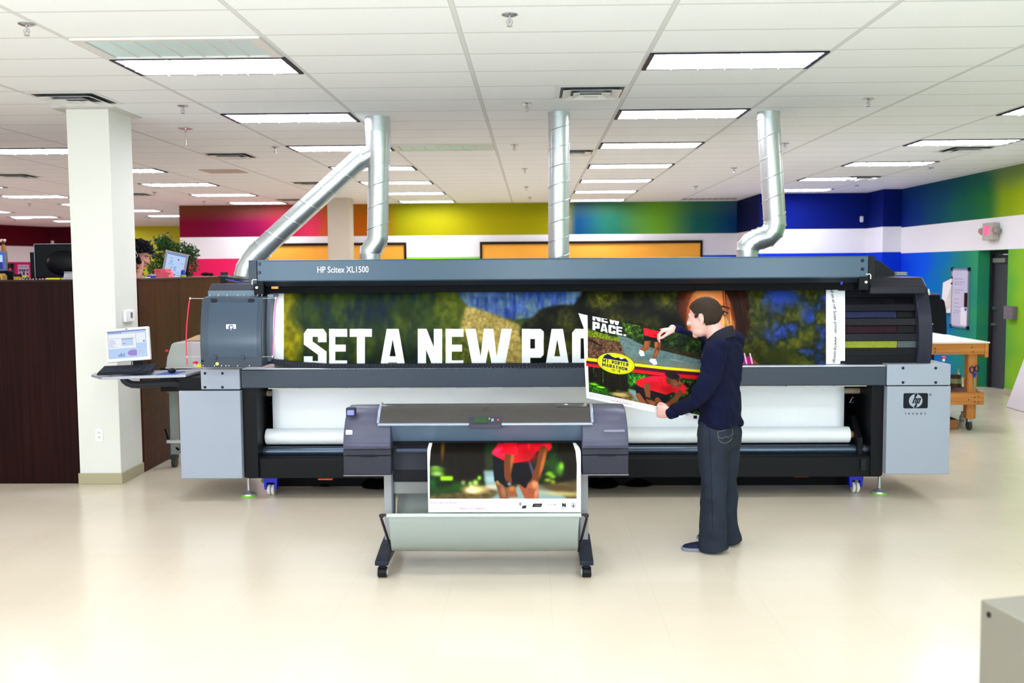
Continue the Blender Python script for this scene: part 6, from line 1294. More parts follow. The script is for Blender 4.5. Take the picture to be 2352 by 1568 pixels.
a_, b_ = at93(109, 638, 9.2), at93(141, 643, 9.2); tag(MB().box(a_.x, b_.x, 9.17, 9.26, ZT, a_.z).build('sticky_notes', mat('note_yellow', (236, 216, 16), .6), bev=.002), 'thick pad of yellow sticky notes on the office worktop', 'note pad')
t = thing('desk_telephone', 'pale grey desk telephone on papers beside the near column', 'telephone', at93(158, 640, 9.25).to_tuple()); a_, b_ = at93(141, 638, 9.25), at93(178, 643, 9.25)
MB().box(a_.x, b_.x, 9.2, 9.29, ZT, a_.z).build('paper_stack', mat('paper_grey', (206, 204, 210), .6), t, .002); MB().prism([(a_.x+.03, a_.z), (a_.x+.04, a_.z+.045), (b_.x, a_.z+.05), (b_.x, a_.z)], 1, 9.22, 9.29).build('telephone_body', mat('phone_pale', (190, 188, 194), .5), t, .006); MB().box(a_.x+.04, b_.x, 9.21, 9.25, a_.z+.047, a_.z+.058).build('handset', mat('phone_handset', (170, 168, 176), .5), t, .006)
t = thing('figurine', 'small brown figure with a flowered head at the left picture edge', 'figurine', P(8, 600, 12).to_tuple()); c = P(8, 565, 12); zb_ = P(8, 640, 12).z
MB().tube([(c.x, 12, .5), (c.x, 12, c.z-.2)], [.03, .03], 12).tube([(c.x, 12, c.z-.2), (c.x+.006, 12, c.z-.08), (c.x, 12, c.z-.01), (c.x, 12, c.z+.02)], [.045, .032, .026, .018], 16).build('figure_body', mat('figure_brown', (150, 100, 44), .6), t)
MB().ell((c.x, 12, c.z+.045), (.022, .022, .026)).tube([(c.x+.01, 12, c.z+.04), (c.x+.035, 12, c.z+.08)], .008, 8).build('figure_head', mat('figure_dark', (90, 56, 30), .6), t); b = MB()
for i in range(9): b.ell((c.x+.03*math.cos(i*.7), 12-.01, c.z+.065+.012*math.sin(i*1.3)), (.011, .008, .008), 10, 6)
b.build('flower_wreath', mat('flower_white_pink', (246, 214, 206), .6), t)
def on_slant(px):
    d = ray(px, 624); k = d.x/d.y; t_ = (31*k+16.5)/(.7-1.8*k); return Vector((-16.5+.7*t_, 31+1.8*t_, 0))
fa_, fb_ = on_slant(41), on_slant(66); fl = Vector((0, 0, P(53, 624, 31.8).z)); t = thing('wall_flyer', 'pale flyer with small pictures on the far pink wall', 'poster', ((fa_+fb_)/2+Vector((0, 0, fl.z))).to_tuple()); w_ = (fb_-fa_).length/2; FM = mframe((fa_+fb_)/2-Vector((0, 0, 0)), (fb_-fa_).normalized(), Vector((-(fb_-fa_).y, (fb_-fa_).x, 0)).normalized(), Vector((0, 0, 1))) @ Matrix.Translation((0, -32.8, 0))
fz0, fz1 = P(53, 642, 31.8).z, P(53, 608, 31.8).z; MB().box(fl.x-w_, fl.x+w_, 32.78, 32.795, fz0, fz1).xform(FM).build('flyer_sheet', mat('flyer_lilac', (214, 196, 232), .7), t); b = MB()
for i, (u, v) in enumerate(((.15, .62), (.38, .62), (.6, .62), (.85, .62), (.2, .38), (.5, .3), (.85, .38), (.85, .12), (.5, .45))): b.box(fl.x-w_+2*w_*u-.04, fl.x-w_+2*w_*u+.03, 32.775, 32.78, fz0+(fz1-fz0)*v-.03, fz0+(fz1-fz0)*v+.04)
for u in (.12, .24, .36, .5, .62, .76, .88): b.box(fl.x-w_+2*w_*u-.02, fl.x-w_+2*w_*u+.025, 32.775, 32.78, fz0+(fz1-fz0)*.84, fz0+(fz1-fz0)*(.88+.03*math.sin(u*20)))
b.xform(FM).build('flyer_print', mat('flyer_ink', (70, 20, 90), .7), t)
c = P(116, 559, 30.8); tag(MB().box(c.x-.04, c.x+.03, 30.9, 30.97, c.z-.1, c.z+.09).build('wall_sensor', mat('sensor_pale', (190, 170, 180), .6), bev=.01), 'small pale sensor on the dark red wall above the large monitor', 'sensor')
# ---- the caller in the office
wk = thing('person', 'dark-haired person in black shirt on a phone, leaning behind the partition', 'person', (-4.15, 10.1, .5))
YW = 10.0
hf = Vector((.88, -.18, -.42)).normalized(); hl = Vector((0, 0, 1)).cross(hf).normalized(); hu = hf.cross(hl); WM = mframe(P(321, 586, YW), hf, hl, hu, 1.06)
b = head_mb(WM); cone_chain(b, [(P(296, 618, YW), .066), (P(314, 600, YW), .056)])
tc = P(276, 690, 10.1); b.ell((tc.x, 10.1, tc.z+.02), (.12, .16, .30)); b.ell((tc.x-.05, 10.1, tc.z-.35), (.12, .15, .2))
fa = [(P(300, 662, 9.86), .036), (P(316, 640, 9.84), .034), (P(323, 622, 9.86), .026)]; cone_chain(b, fa)
hand_mb(b, mframe(P(324, 620, 9.86), Vector((-.12, .1, 1)).normalized(), Vector((-.9, .1, -.1)), Vector((.1, -.95, .05)).normalized(), .98), [(.9, 1.2, .8)]*4, thumb=(.5, .3, .4))
wb = remesh(b, 'body', mat('skin_worker', (204, 140, 124), .5), wk, .0045, 3); face_parts(WM, wb, ('brow_black', (24, 18, 20)), (170, 90, 90))
hair(WM, 'hair', mat('black_tousled_hair', (10, 9, 16), .5, bump=.8, bscale=120), wk, .024, .016, 5, -.03, .066)
sb = MB(); R_ = [[Vector((x+a*math.cos(q), 10.1+.19*w*math.sin(q), z)) for q in [2*PI*k/24 for k in range(24)]] for x, z, a, w in ((tc.x-.06, 1.30, .15, .9), (tc.x-.05, 1.5, .15, .95), (tc.x-.02, 1.72, .15, 1.1), (tc.x+.02, 1.88, .13, 1.15), (tc.x+.05, 1.95, .08, .7))]
sb.rings(R_); cone_chain(sb, [(P(290, 640, 9.95), .075), (P(287, 690, 9.86), .062), (P(303, 665, 9.85), .05)]); cone_chain(sb, [(P(290, 650, 10.25), .07), (P(286, 720, 10.3), .055)]); sb.ell(P(298, 630, 9.98), (.08, .12, .06))
sw2 = remesh(sb, 'shirt', mat('black_shirt', (10, 10, 16), .85), wk, .008, 4)
jb = MB(); 
for yy in (10.02, 10.2): cone_chain(jb, [(Vector((tc.x-.06, yy, 1.32)), .10), (Vector((tc.x-.04, yy, 1.0)), .08), (Vector((tc.x-.06, yy, .60)), .065)])
remesh(jb, 'trousers', mat('black_trousers', (20, 20, 26), .85), wk, .01, 3)
for yy in (10.02, 10.2): MB().ell((tc.x, yy, .54), (.14, .05, .045)).build('shoe', blk, wk)
t = thing('cordless_phone', 'black telephone handset with a silver rim held at the caller\'s ear', 'telephone', P(312, 588, 9.86).to_tuple())
p0, p1 = P(307, 577, 9.86), P(322, 606, 9.85); d = (p1-p0).normalized(); s_ = Vector((d.z, 0, -d.x)); HMx = mframe(p0, d, s_, d.cross(s_)); L_ = (p1-p0).length
MB().prism(rrect(-.01, L_, -.024, .024, .018), 2, -.014, .014).xform(HMx).build('handset_body', mat('handset_black', (14, 14, 18), .35), t, .003)
b = MB(); rp = rrect(-.008, L_*.48, -.022, .022, .014); b.tube([(x, y, .016 if d.cross(s_).y < 0 else -.016) for x, y in rp+rp[:1]], .0028, 6).xform(HMx).build('silver_rim', mat('handset_silver', (210, 212, 218), .3, .4), t)
# ---- things on the side ledge
t = thing('monitor', 'silver monitor with a blue-white document, tilted, left of the red wall', 'monitor', P(405, 640, 11.4).to_tuple())
q = [P(382, 581, 11.4), P(437, 580, 11.4), P(421, 640, 11.4), P(366, 640, 11.4)]; cM = Matrix.Translation(sum(q, Vector())/4) @ Matrix.Rotation(math.radians(13), 4, 'Y')
MB().box(-.135, .135, 0, .03, -.155, .155).xform(cM).build('bezel', mat('bezel_silver', (176, 178, 190), .35), t, .005); MB().box(.134, .15, .004, .05, -.155, .15).xform(cM).build('shell_edge', bk, t)
screen_ui(t, cM @ Matrix.Translation((0, -.0006, -.005)), .212, .265, [(0, 1, .965, 1, (60, 120, 240)), (.15, .4, .55, .57, (120, 150, 210)), (.15, .35, .82, .84, (120, 150, 210)), (.6, .68, .78, .84, (70, 90, 150)), (.3, .36, .40, .45, (70, 90, 150)), (.55, .62, .12, .18, (70, 90, 150)), (.45, .6, .3, .5, (160, 185, 235)), (.2, .34, .62, .75, (160, 185, 235)), (.8, .95, .66, .68, (90, 140, 240)), (.7, .9, .14, .16, (60, 110, 240)), (.6, .9, .24, .27, (150, 180, 240)), (0, 1, 0, .02, (50, 100, 230))], (190, 216, 255))
mq = sum(q, Vector())/4; MB().cyl((mq.x-.03, 11.44, ZT+.01), (mq.x-.02, 11.43, mq.z-.05), .02, 12).box(-4.03, -3.82, 11.35, 11.55, ZT, ZT+.012).build('monitor_stand', bk, t)
def ledge(px, Y): return P(px, 640, Y).x
x = ledge(348, 10.55); t = thing('paper_tub', 'white paper tub with a violet band on the partition ledge', 'tub', (x, 10.55, ZT)); zt_ = P(348, 629.5, 10.55).z
MB().lathe([(.038, ZT), (.047, zt_-.004), (.050, zt_), (.044, zt_)], (x, 10.55, 0), 2, 28).build('tub_wall', mat('tub_white', (226, 224, 232), .5), t); MB().lathe([(.0425, ZT+.03), (.0468, zt_-.018)], (x, 10.55, 0), 2, 28).build('violet_band', mat('band_violet', (60, 20, 220), .5), t)
x = ledge(331, 10.2); tag(MB().box(x-.03, x+.03, 10.17, 10.3, ZT, P(331, 636, 10.2).z).build('note_block', mat('note_white', (236, 232, 232), .6), bev=.002), 'low white note block beside the caller\'s elbow', 'note block')
tp = mat('translucent_pink', (255, 104, 126), .5); 
for (x0, x1, y0, lab, slant) in ((362, 388, 617.5, 'taller pink plastic file box on the partition ledge', 0), (388, 400, 624, 'shorter sloping pink file box beside the taller one', 1)):
    Yq = 11.0; a_, b_ = P(x0, y0, Yq), P(x1, 640, Yq); t = thing('file_box', lab, 'file box', (a_.x, Yq, ZT))
    MB().prism([(a_.x, ZT), (b_.x, ZT), (b_.x-(.04 if slant else 0), a_.z), (a_.x, a_.z)], 1, Yq-.1, Yq+.08).build('box_shell', tp, t, .003); MB().box(a_.x+.02, min(b_.x, a_.x+.06), Yq-.103, Yq-.1, a_.z-.03, a_.z-.01).build('finger_slot', mat('slot_coral', (240, 90, 90), .5), t)
x = ledge(421, 11.15); t = thing('glue_bottle', 'squat white bottle with green label and blue cap on the ledge', 'bottle', (x, 11.15, ZT)); zt_ = P(421, 620, 11.15).z
MB().lathe([(.03, ZT), (.032, ZT+.08), (.022, zt_-.06)], (x, 11.15, 0), 2, 24).build('bottle_body', mat('bottle_white', (232, 236, 230), .4), t); MB().lathe([(.0325, ZT+.045), (.0332, ZT+.078)], (x, 11.15, 0), 2, 24).build('green_label', mat('label_green', (150, 220, 40), .5), t); MB().lathe([(.024, zt_-.055), (.024, zt_-.015), (.016, zt_), (.004, zt_+.002)], (x, 11.15, 0), 2, 24).build('blue_cap', mat('cap_blue', (16, 40, 190), .4), t)
x = ledge(472, 11.9); tag(MB().ell((x, 11.9, 1.885), (.055, .05, .022)).ell((x+.06, 11.92, 1.88), (.03, .03, .02)).build('dark_pouch', mat('pouch_dark', (40, 30, 30), .8)), 'small dark pouch on the end of the partition ledge', 'pouch')
# device and pads on the printer's left hood
a_, b_ = P(507, 625, 8.9), P(521, 652, 8.9); t = thing('label_device', 'small black device standing on the left printer hood', 'device', (a_.x, 8.9, 1.81)); MB().box(a_.x, b_.x, 8.88, 8.94, 1.816, a_.z-.03).build('device_body', blk, t, .004); MB().prism([(a_.x+.002, a_.z-.03), (b_.x-.002, a_.z-.03), (b_.x+.004, a_.z), (a_.x, a_.z)], 1, 8.885, 8.935).build('device_head', blk2, t, .003)
for i, (x0, y0, x1, y1, m_, lab) in enumerate(((508, 633, 572, 641, mat('clip_black', (20, 22, 30), .3), 'dark glossy clipboard leaning across the left printer hood'), (524, 640, 566, 648, mat('folder_blue', (24, 50, 160), .3), 'blue folder under the glossy clipboard on the left hood'))):
    p0, p1 = P(x0, y0, 8.7), P(x1, y1, 8.7); h_ = .010
    tag(MB().add([(p0.x, 8.62, p0.z-h_), (p1.x, 8.62, p1.z-h_), (p1.x, 8.84, p1.z-h_+.01), (p0.x, 8.84, p0.z-h_+.01), (p0.x, 8.62, p0.z), (p1.x, 8.62, p1.z), (p1.x, 8.84, p1.z+.01), (p0.x, 8.84, p0.z+.01)], [(3, 2, 1, 0), (4, 5, 6, 7), (0, 1, 5, 4), (1, 2, 6, 5), (2, 3, 7, 6), (3, 0, 4, 7)]).build('clipboard' if i == 0 else 'folder', m_, bev=.002), lab, 'clipboard' if i == 0 else 'folder')
# ---- ficus
rf = random.Random(11); pc = P(388, 600, 16.2); fx = thing('potted_ficus', 'tall bushy green ficus in front of the yellow-green wall', 'plant', (pc.x, 16.2, .5))
MB().lathe([(.16, .5), (.2, .82), (.21, .86), (.18, .86)], (pc.x, 16.2, 0), 2, 28).build('pot', mat('pot_brown', (90, 60, 44), .6), fx); MB().tube([(pc.x, 16.2, .8), (pc.x+.03, 16.2, 1.3), (pc.x, 16.2, 1.7)], [.03, .025, .02], 10).tube([(pc.x, 16.2, 1.2), (pc.x+.12, 16.2, 1.7), (pc.x+.2, 16.2, 2.1)], [.02, .015, .01], 8).tube([(pc.x, 16.2, 1.3), (pc.x-.1, 16.2, 1.7), (pc.x-.12, 16.2, 2.2)], [.02, .015, .01], 8).build('trunk', mat('bark', (74, 56, 40), .8), fx)
b = MB(); lobes = [(P(372, 575, 16.2), .24), (P(358, 600, 16.2), .2), (P(392, 590, 16.3), .26), (P(420, 575, 16.3), .17), (P(436, 580, 16.4), .14), (P(400, 620, 16.2), .3), (P(365, 640, 16.2), .26), (P(378, 556, 16.2), .13), (P(430, 610, 16.3), .2), (P(410, 655, 16.2), .3)]
for i in range(2600):
    c_, r_ = lobes[rf.randrange(len(lobes))]; u = Vector((rf.gauss(0, 1), rf.gauss(0, 1), rf.gauss(0, 1))).normalized()*r_*rf.uniform(.55, 1.05); p = c_+u
    d = Vector((rf.gauss(0, 1), rf.gauss(0, 1), rf.gauss(-.6, .6))).normalized(); s_ = d.cross(Vector((rf.gauss(0, 1), rf.gauss(0, 1), rf.gauss(0, 1)))).normalized(); L_ = rf.uniform(.045, .075); w_ = L_*.24; n_ = d.cross(s_)*.006
    b.add([p, p+d*L_*.45+s_*w_+n_, p+d*L_, p+d*L_*.45-s_*w_+n_], [(0, 1, 2, 3)])
fo = b.build('foliage', mat('ficus_leaf', (34, 76, 26), .4, vary=.5, bscale=9), fx, solid=.001)
# ---- grey cutter behind the printer's left end
ct = thing('paper_cutter', 'pale grey machine on a wheeled stand behind the printer\'s left end', 'machine', (-3.4, 9.75, 0)); Yc = 9.6
o2 = [P(380, 846, Yc), P(383, 820, Yc), P(393, 790, Yc), P(400, 786.5, Yc), P(440, 784, Yc), P(500, 786, Yc), P(500, 846, Yc)]
MB().prism([(p.x, p.z) for p in o2], 1, Yc, Yc+.35).build('machine_body', mat('machine_grey', (186, 192, 188), .5), ct, .012); MB().box(P(440, 800, Yc).x, P(462, 800, Yc).x, Yc-.02, Yc, P(440, 846, Yc).z, P(440, 787, Yc).z).build('side_door', mat('machine_pale', (204, 196, 202), .5), ct, .004)
a_, b_ = P(381, 893, Yc), P(415, 902, Yc); MB().box(a_.x, b_.x+.5, Yc, Yc+.4, P(390, 846, Yc).z-.0, P(390, 846, Yc).z+.01).build('base_tray', mat('tray_pale', (210, 212, 216), .5), ct); MB().box(a_.x, b_.x+.5, Yc+.02, Yc+.06, b_.z, P(390, 890, Yc).z).build('stand_beam', mat('beam_grey', (110, 118, 116), .4), ct, .003)
x = P(400, 950, 9.8).x; MB().box(x-.032, x+.032, 9.76, 9.84, .11, P(400, 893, 9.8).z).build('stand_leg', mat('leg_grey', (130, 138, 134), .4), ct, .004); MB().box(x-.05, x+.3, 9.6, 9.95, P(390, 893, 9.8).z, P(390, 846, Yc).z).build('stand_core', blk, ct)
MB().box(x-.05, x+.25, 9.70, 9.74, .24, .27).build('stand_brace', mat('brace_pale', (190, 190, 186), .4), ct, .003); MB().tube([P(380, 985, 9.9), P(388, 1010, 9.85), P(398, 1022, 9.8), P(410, 1032, 9.75)], .012, 10).build('power_lead', blk, ct)
MB().cyl((x-.0, 9.72, .05), (x+.04, 9.72, .05), .05, 20).box(x-.02, x+.05, 9.69, 9.76, .08, .12).build('caster', mat('caster_dark', (50, 56, 54), .4), ct, .002)
c = P(383, 806, Yc+.1); MB().ell((c.x-.0, Yc+.1, c.z), (.02, .016, .014)).build('pink_knob', red, ct)
a_, b_ = P(428, 782, Yc+.1), P(490, 770, Yc+.1); tag(MB().prism([(a_.x, P(440, 784, Yc).z+.004), (b_.x, P(440, 784, Yc).z+.004), (b_.x, b_.z), (a_.x+.12, b_.z+.005), (a_.x, a_.z+.004)], 1, Yc+.05, Yc+.3).build('cardboard_sheet', mat('cardboard_pale', (224, 184, 146), .7)), 'folded pale cardboard on top of the grey cutter', 'cardboard')

# ------------------------------------------------------------------ right-hand side
pine = wood('pine_timber', (176, 104, 40), (206, 138, 62), .55, 0, 30); pinev = wood('pine_timber_upright', (168, 98, 38), (198, 130, 58), .55, 2, 30)
tb_ = thing('work_table', 'wheeled pine workbench with white top right of the big printer', 'table', (4.4, 12.5, 0))
xr = 5.28; y0t, y1t = 11.68, 14.0; ztop = P(2255, 785, 11.68).z; xlT = 3.3
top_ = MB().box(xlT, xr, y0t, y1t, ztop-.018, ztop).build('table_top', mat('table_top_edge', (232, 226, 220), .35), tb_, .002)
za = P(2230, 790, y0t).z; zb_ = P(2230, 814, y0t).z
MB().box(xlT, xr-.05, y0t+.02, y0t+.06, zb_, ztop-.018).build('apron', pine, tb_, .002); MB().box(xr-.05, xr-.01, y0t+.01, y1t-.02, zb_-.035, ztop-.018).build('end_apron', pine, tb_, .002)
for xx in (xr-.17, xlT+.05):
    for yy in (y0t+.06, y1t-.15):
        lg = MB().box(xx-.055, xx+.055, yy, yy+.09, .14, ztop-.018).build('leg', pinev, tb_, .003)
        MB().cyl((xx-.02, yy+.045, .058), (xx+.015, yy+.045, .058), .058, 24).build('caster_wheel', mat('wheel_dark_grey', (60, 60, 64), .4), lg, .004); MB().box(xx-.03, xx+.03, yy+.01, yy+.08, .10, .14).build('caster_fork', steel, lg, .003)
zr0, zr1 = P(2220, 930, y0t).z, P(2220, 902, y0t).z
MB().box(xlT, xr-.04, y0t+.02, y0t+.06, zr0, zr1).build('lower_rail', pine, tb_, .002); MB().box(xr-.08, xr-.04, y0t+.06, y1t-.06, zr0, zr1).build('lower_rail', pine, tb_, .002)
MB().box(xlT, xr-.08, y0t+.06, y1t-.1, zr1-.02, zr1).build('lower_shelf', mat('shelf_ply', (120, 90, 60), .6), tb_)
b = MB()
for px, py in ((2233, 797), (2235, 808), (2148, 800), (2148, 808), (2239, 912), (2239, 922), (2248, 910), (2248, 924), (2225, 918)): c = P(px, py, y0t+.015); b.cyl((c.x, y0t+.012, c.z), (c.x, y0t+.022, c.z), .006, 8)
b.build('screw_heads', blk, tb_)
tag(MB().prism([(xlT+.3, y0t+.25), (xr-.12, y0t+.14), (xr-.04, y0t+1.1), (xlT+.4, y1t-.2)], 2, ztop, ztop+.012).build('foam_sheet', mat('foam_white', (238, 236, 244), .5)), 'large white foam sheet lying flat on the pine workbench', 'foam board')
# scissors on the leg
c = P(2238, 850, y0t+.03); sc_ = thing('scissors', 'blue-handled scissors hanging on the bench leg', 'scissors', (c.x, y0t+.04, c.z)); ys = y0t+.04
MB().tube([(c.x-.02+.026*math.cos(q), ys, c.z+.005+.036*math.sin(q)) for q in [2*PI*k/16 for k in range(17)]], .007, 8).tube([(c.x+.028+.024*math.cos(q), ys-.012, c.z+.02+.034*math.sin(q)) for q in [2*PI*k/16 for k in range(17)]], .007, 8).build('handles', mat('scissor_dark_blue', (26, 30, 90), .4), sc_)
MB().prism([(c.x-.015, c.z-.03), (c.x+.03, c.z-.03), (c.x+.014, c.z-.085), (c.x-.002, c.z-.085)], 1, ys-.01, ys+.004).build('hub', mat('scissor_blue', (20, 40, 200), .4), sc_, .003); MB().prism([(c.x-.004, c.z-.08), (c.x+.016, c.z-.08), (c.x+.010, c.z-.22), (c.x+.002, c.z-.22)], 1, ys-.004, ys).build('blades', steel, sc_)
# under the bench
c = P(2195, 884, 12.1); t = thing('paint_can', 'old paint can with a pale label on the lower bench shelf', 'can', (c.x, 12.1, zr1)); zt_ = P(2195, 861, 12.1).z
MB().lathe([(.065, zr1), (.067, zr1+.004), (.065, zt_-.006), (.068, zt_), (.058, zt_-.004)], (c.x, 12.1, 0), 2, 28).build('can_body', mat('can_brown', (92, 70, 56), .5, .2), t); MB().lathe([(.0662, zr1+.03), (.0662, zt_-.04)], (c.x, 12.1, 0), 2, 28).build('can_label', mat('can_label_olive', (150, 160, 110), .6), t)
def bottle(px, yb0, yt0, Y, zb0, lab, tint):
    c = P(px, yb0, Y); t = thing('plastic_bottle', lab, 'bottle', (c.x, Y, zb0)); zt_ = P(px, yt0, Y).z; h_ = zt_-zb0
    MB().lathe([(.028, zb0), (.032, zb0+.01), (.032, zb0+h_*.6), (.026, zb0+h_*.72), (.012, zb0+h_*.84), (.012, zb0+h_*.92)], (c.x, Y, 0), 2, 24).build('bottle_body', mat('pet_'+tint[0], tint[1], .15, coat=.5), t)
    MB().lathe([(.0325, zb0+h_*.3), (.0325, zb0+h_*.5)], (c.x, Y, 0), 2, 24).build('bottle_label', mat('label_'+tint[0], tint[2], .5), t); MB().lathe([(.014, zb0+h_*.92), (.014, zt_)], (c.x, Y, 0), 2, 16).build('bottle_cap', mat('cap_'+tint[0], tint[3], .4), t)
bottle(2199, 884, 848, 12.4, zr1, 'clear green-tinged bottle behind the can on the lower bench shelf', ('green', (170, 200, 180), (200, 210, 150), (200, 200, 196)))
bottle(2209, 985, 944, 12.05, 0, 'small clear bottle standing on the floor beside the cardboard box', ('clear', (190, 186, 176), (150, 140, 140), (120, 110, 110)))
a_, b_ = PZ(2172, 986, 0), PZ(2206, 988, 0); t = thing('cardboard_box', 'open brown cardboard box on the floor under the bench', 'box', (b_.x-.15, 12.0, 0)); zt_ = P(2190, 963, 11.85).z
MB().box(b_.x-.36, b_.x+.005, 11.83, 11.835, 0, zt_).box(b_.x-.36, b_.x+.005, 12.1, 12.105, 0, zt_).box(b_.x-.36, b_.x-.355, 11.83, 12.1, 0, zt_).box(b_.x, b_.x+.005, 11.83, 12.1, 0, zt_).box(b_.x-.36, b_.x, 11.83, 12.1, 0.001, .006).build('box_walls', mat('cardboard_brown', (150, 100, 54), .75), t)
MB().box(b_.x-.34, b_.x-.02, 11.85, 12.09, .006, zt_+.01).build('box_contents', mat('contents_dark', (44, 36, 32), .8, vary=.5, bscale=40), t)
b = MB(); 
for i in range(4): b.box(P(2190, 890, 11.95).x-.05+i*.03, P(2190, 890, 11.95).x+.17+i*.02, 11.75+i*.02, 11.95+i*.02, zr1+i*.006, zr1+.005+i*.006)
tag(b.build('loose_papers', mat('paper_dim_mauve', (120, 90, 96), .7)), 'loose sheets in front of the can on the lower bench shelf', 'papers')
# black plotter beyond the bench
bp_ = thing('plotter', 'black plotter far behind the pine workbench', 'printer', (5.5, 14.6, 0)); xa_, xb_ = 4.8, P(2175.5, 740, 14.3).x; zt_ = P(2160, 686.5, 14.3).z
MB().prism([(xa_, .75), (xa_, zt_), (xb_-.07, zt_), (xb_-.04, zt_-.03), (xb_-.015, zt_-.15), (xb_, zt_-.4), (xb_, .75)], 1, 14.3, 14.9).build('plotter_housing', mat('far_plotter_black', (16, 17, 26), .4), bp_, .012); MB().box(xa_, P(2158, 680, 14.35).x, 14.32, 14.8, zt_, P(2160, 677.5, 14.35).z).build('plotter_lid', blk, bp_, .005)
for xx in (xa_+.1, xb_-.12): MB().box(xx-.03, xx+.03, 14.5, 14.6, .04, .75).box(xx-.04, xx+.04, 14.3, 14.9, 0, .05).build('leg', blk2, bp_)
c = P(2141, 744, 14.29); MB().box(c.x-.014, c.x+.014, 14.292, 14.3, c.z-.008, c.z+.008).build('emblem_chip', inkwhite, bp_)
c = P(2133, 676, 14.4); t = thing('squeeze_bottle', 'tiny white squeeze bottle standing on the far black plotter', 'bottle', (c.x, 14.4, zt_)); MB().lathe([(.02, P(2160, 677.5, 14.35).z), (.022, P(2160, 677.5, 14.35).z+.04), (.006, P(2133, 663, 14.4).z)], (c.x, 14.4, 0), 2, 16).build('bottle_body', mat('squeeze_pale', (210, 224, 226), .4), t)
tag(MB().box(P(2138, 672, 14.5).x, P(2152, 672, 14.5).x, 14.4, 14.6, P(2160, 677.5, 14.35).z, P(2160, 677.5, 14.35).z+.018).build('folded_cloth', mat('cloth_mauve', (120, 84, 110), .8), bev=.004), 'folded mauve cloth on top of the far black plotter', 'cloth')
# whiteboard, papers
XW = 7.01; wbp = thing('whiteboard', 'tall framed whiteboard with handwritten notes on the right wall', 'whiteboard', (7.0, 16.6, .92))
y0w, y1w, z0w, z1w = 16.28, 16.92, .915, 1.86
MB().box(XW-.018, XW-.002, y0w, y1w, z0w, z1w).build('board_face', mat('board_lilac_white', (206, 201, 220), .35), wbp)
MB().box(XW-.028, XW-.002, y0w-.012, y0w+.012, z0w, z1w).box(XW-.028, XW-.002, y1w-.012, y1w+.012, z0w, z1w).box(XW-.028, XW-.002, y0w, y1w, z0w-.012, z0w+.012).box(XW-.028, XW-.002, y0w, y1w, z1w-.012, z1w+.012).build('board_frame', mat('frame_alu', (170, 172, 182), .3, .6), wbp)
for yy in (y0w, y1w):
    for zz in (z0w, z1w): MB().box(XW-.034, XW-.001, yy-.03, yy+.03, zz-.03, zz+.03).build('corner_cap', blk, wbp, .008)
b = MB(); rr = random.Random(9)
for i, (zz, n_) in enumerate(((1.70, 4), (1.65, 4), (1.61, 3), (1.52, 4), (1.475, 3), (1.37, 2), (1.30, 2), (1.24, 3), (1.18, 4), (1.145, 2))):
    yy = y1w-.10-rr.uniform(0, .03)
    for j in range(n_):
        L_ = rr.uniform(.05, .09); b.tube([(XW-.0195, yy-L_*k/6, zz+rr.uniform(-.009, .009)) for k in range(7)], .0022, 4); yy -= L_+.025
b.build('handwriting', mat('marker_ink', (110, 100, 140), .6), wbp)
MB().box(XW-.05, XW-.018, y0w+.03, y0w+.09, 1.25, 1.48).build('marker_tray', blk2, wbp, .006); MB().cyl((XW-.055, y0w+.05, 1.27), (XW-.055, y0w+.05, 1.44), .009, 10).build('marker', mat('marker_maroon', (130, 20, 60), .4), wbp)
t = thing('pinned_papers', 'white sheets hanging off the left edge of the whiteboard', 'papers', (6.97, 17.0, 1.3))
MB().add([(XW-.03, y1w-.02, 1.71), (XW-.06, y1w+.26, 1.63), (XW-.07, y1w+.30, 1.12), (XW-.03, y1w+.0, 1.13)], [(0, 1, 2, 3)]).build('sheet', mat('sheet_white', (236, 232, 238), .6), t, solid=.001); MB().add([(XW-.033, y1w-.02, 1.60), (XW-.08, y1w+.02, 1.4), (XW-.10, y1w+.18, 1.16), (XW-.033, y1w-.01, 1.26)], [(0, 1, 2, 3)]).build('folded_sheet', mat('sheet_cream', (226, 214, 214), .6), t, solid=.001)
for zz in (1.72, 1.62): MB().cyl((XW-.045, y1w-.02, zz), (XW-.02, y1w-.02, zz), .014, 12).build('magnet', mat('magnet_maroon', (90, 20, 40), .4), t)
t = thing('note_sheet', 'small white list with a blue mark low on the whiteboard', 'paper', (6.985, 16.42, .98)); MB().box(XW-.021, XW-.0185, 16.32, 16.55, .95, 1.24).build('sheet', mat('sheet_white', (236, 232, 238), .6), t); MB().box(XW-.023, XW-.021, 16.33, 16.40, 1.19, 1.23).build('blue_mark', mat('mark_blue', (40, 40, 200), .5), t)
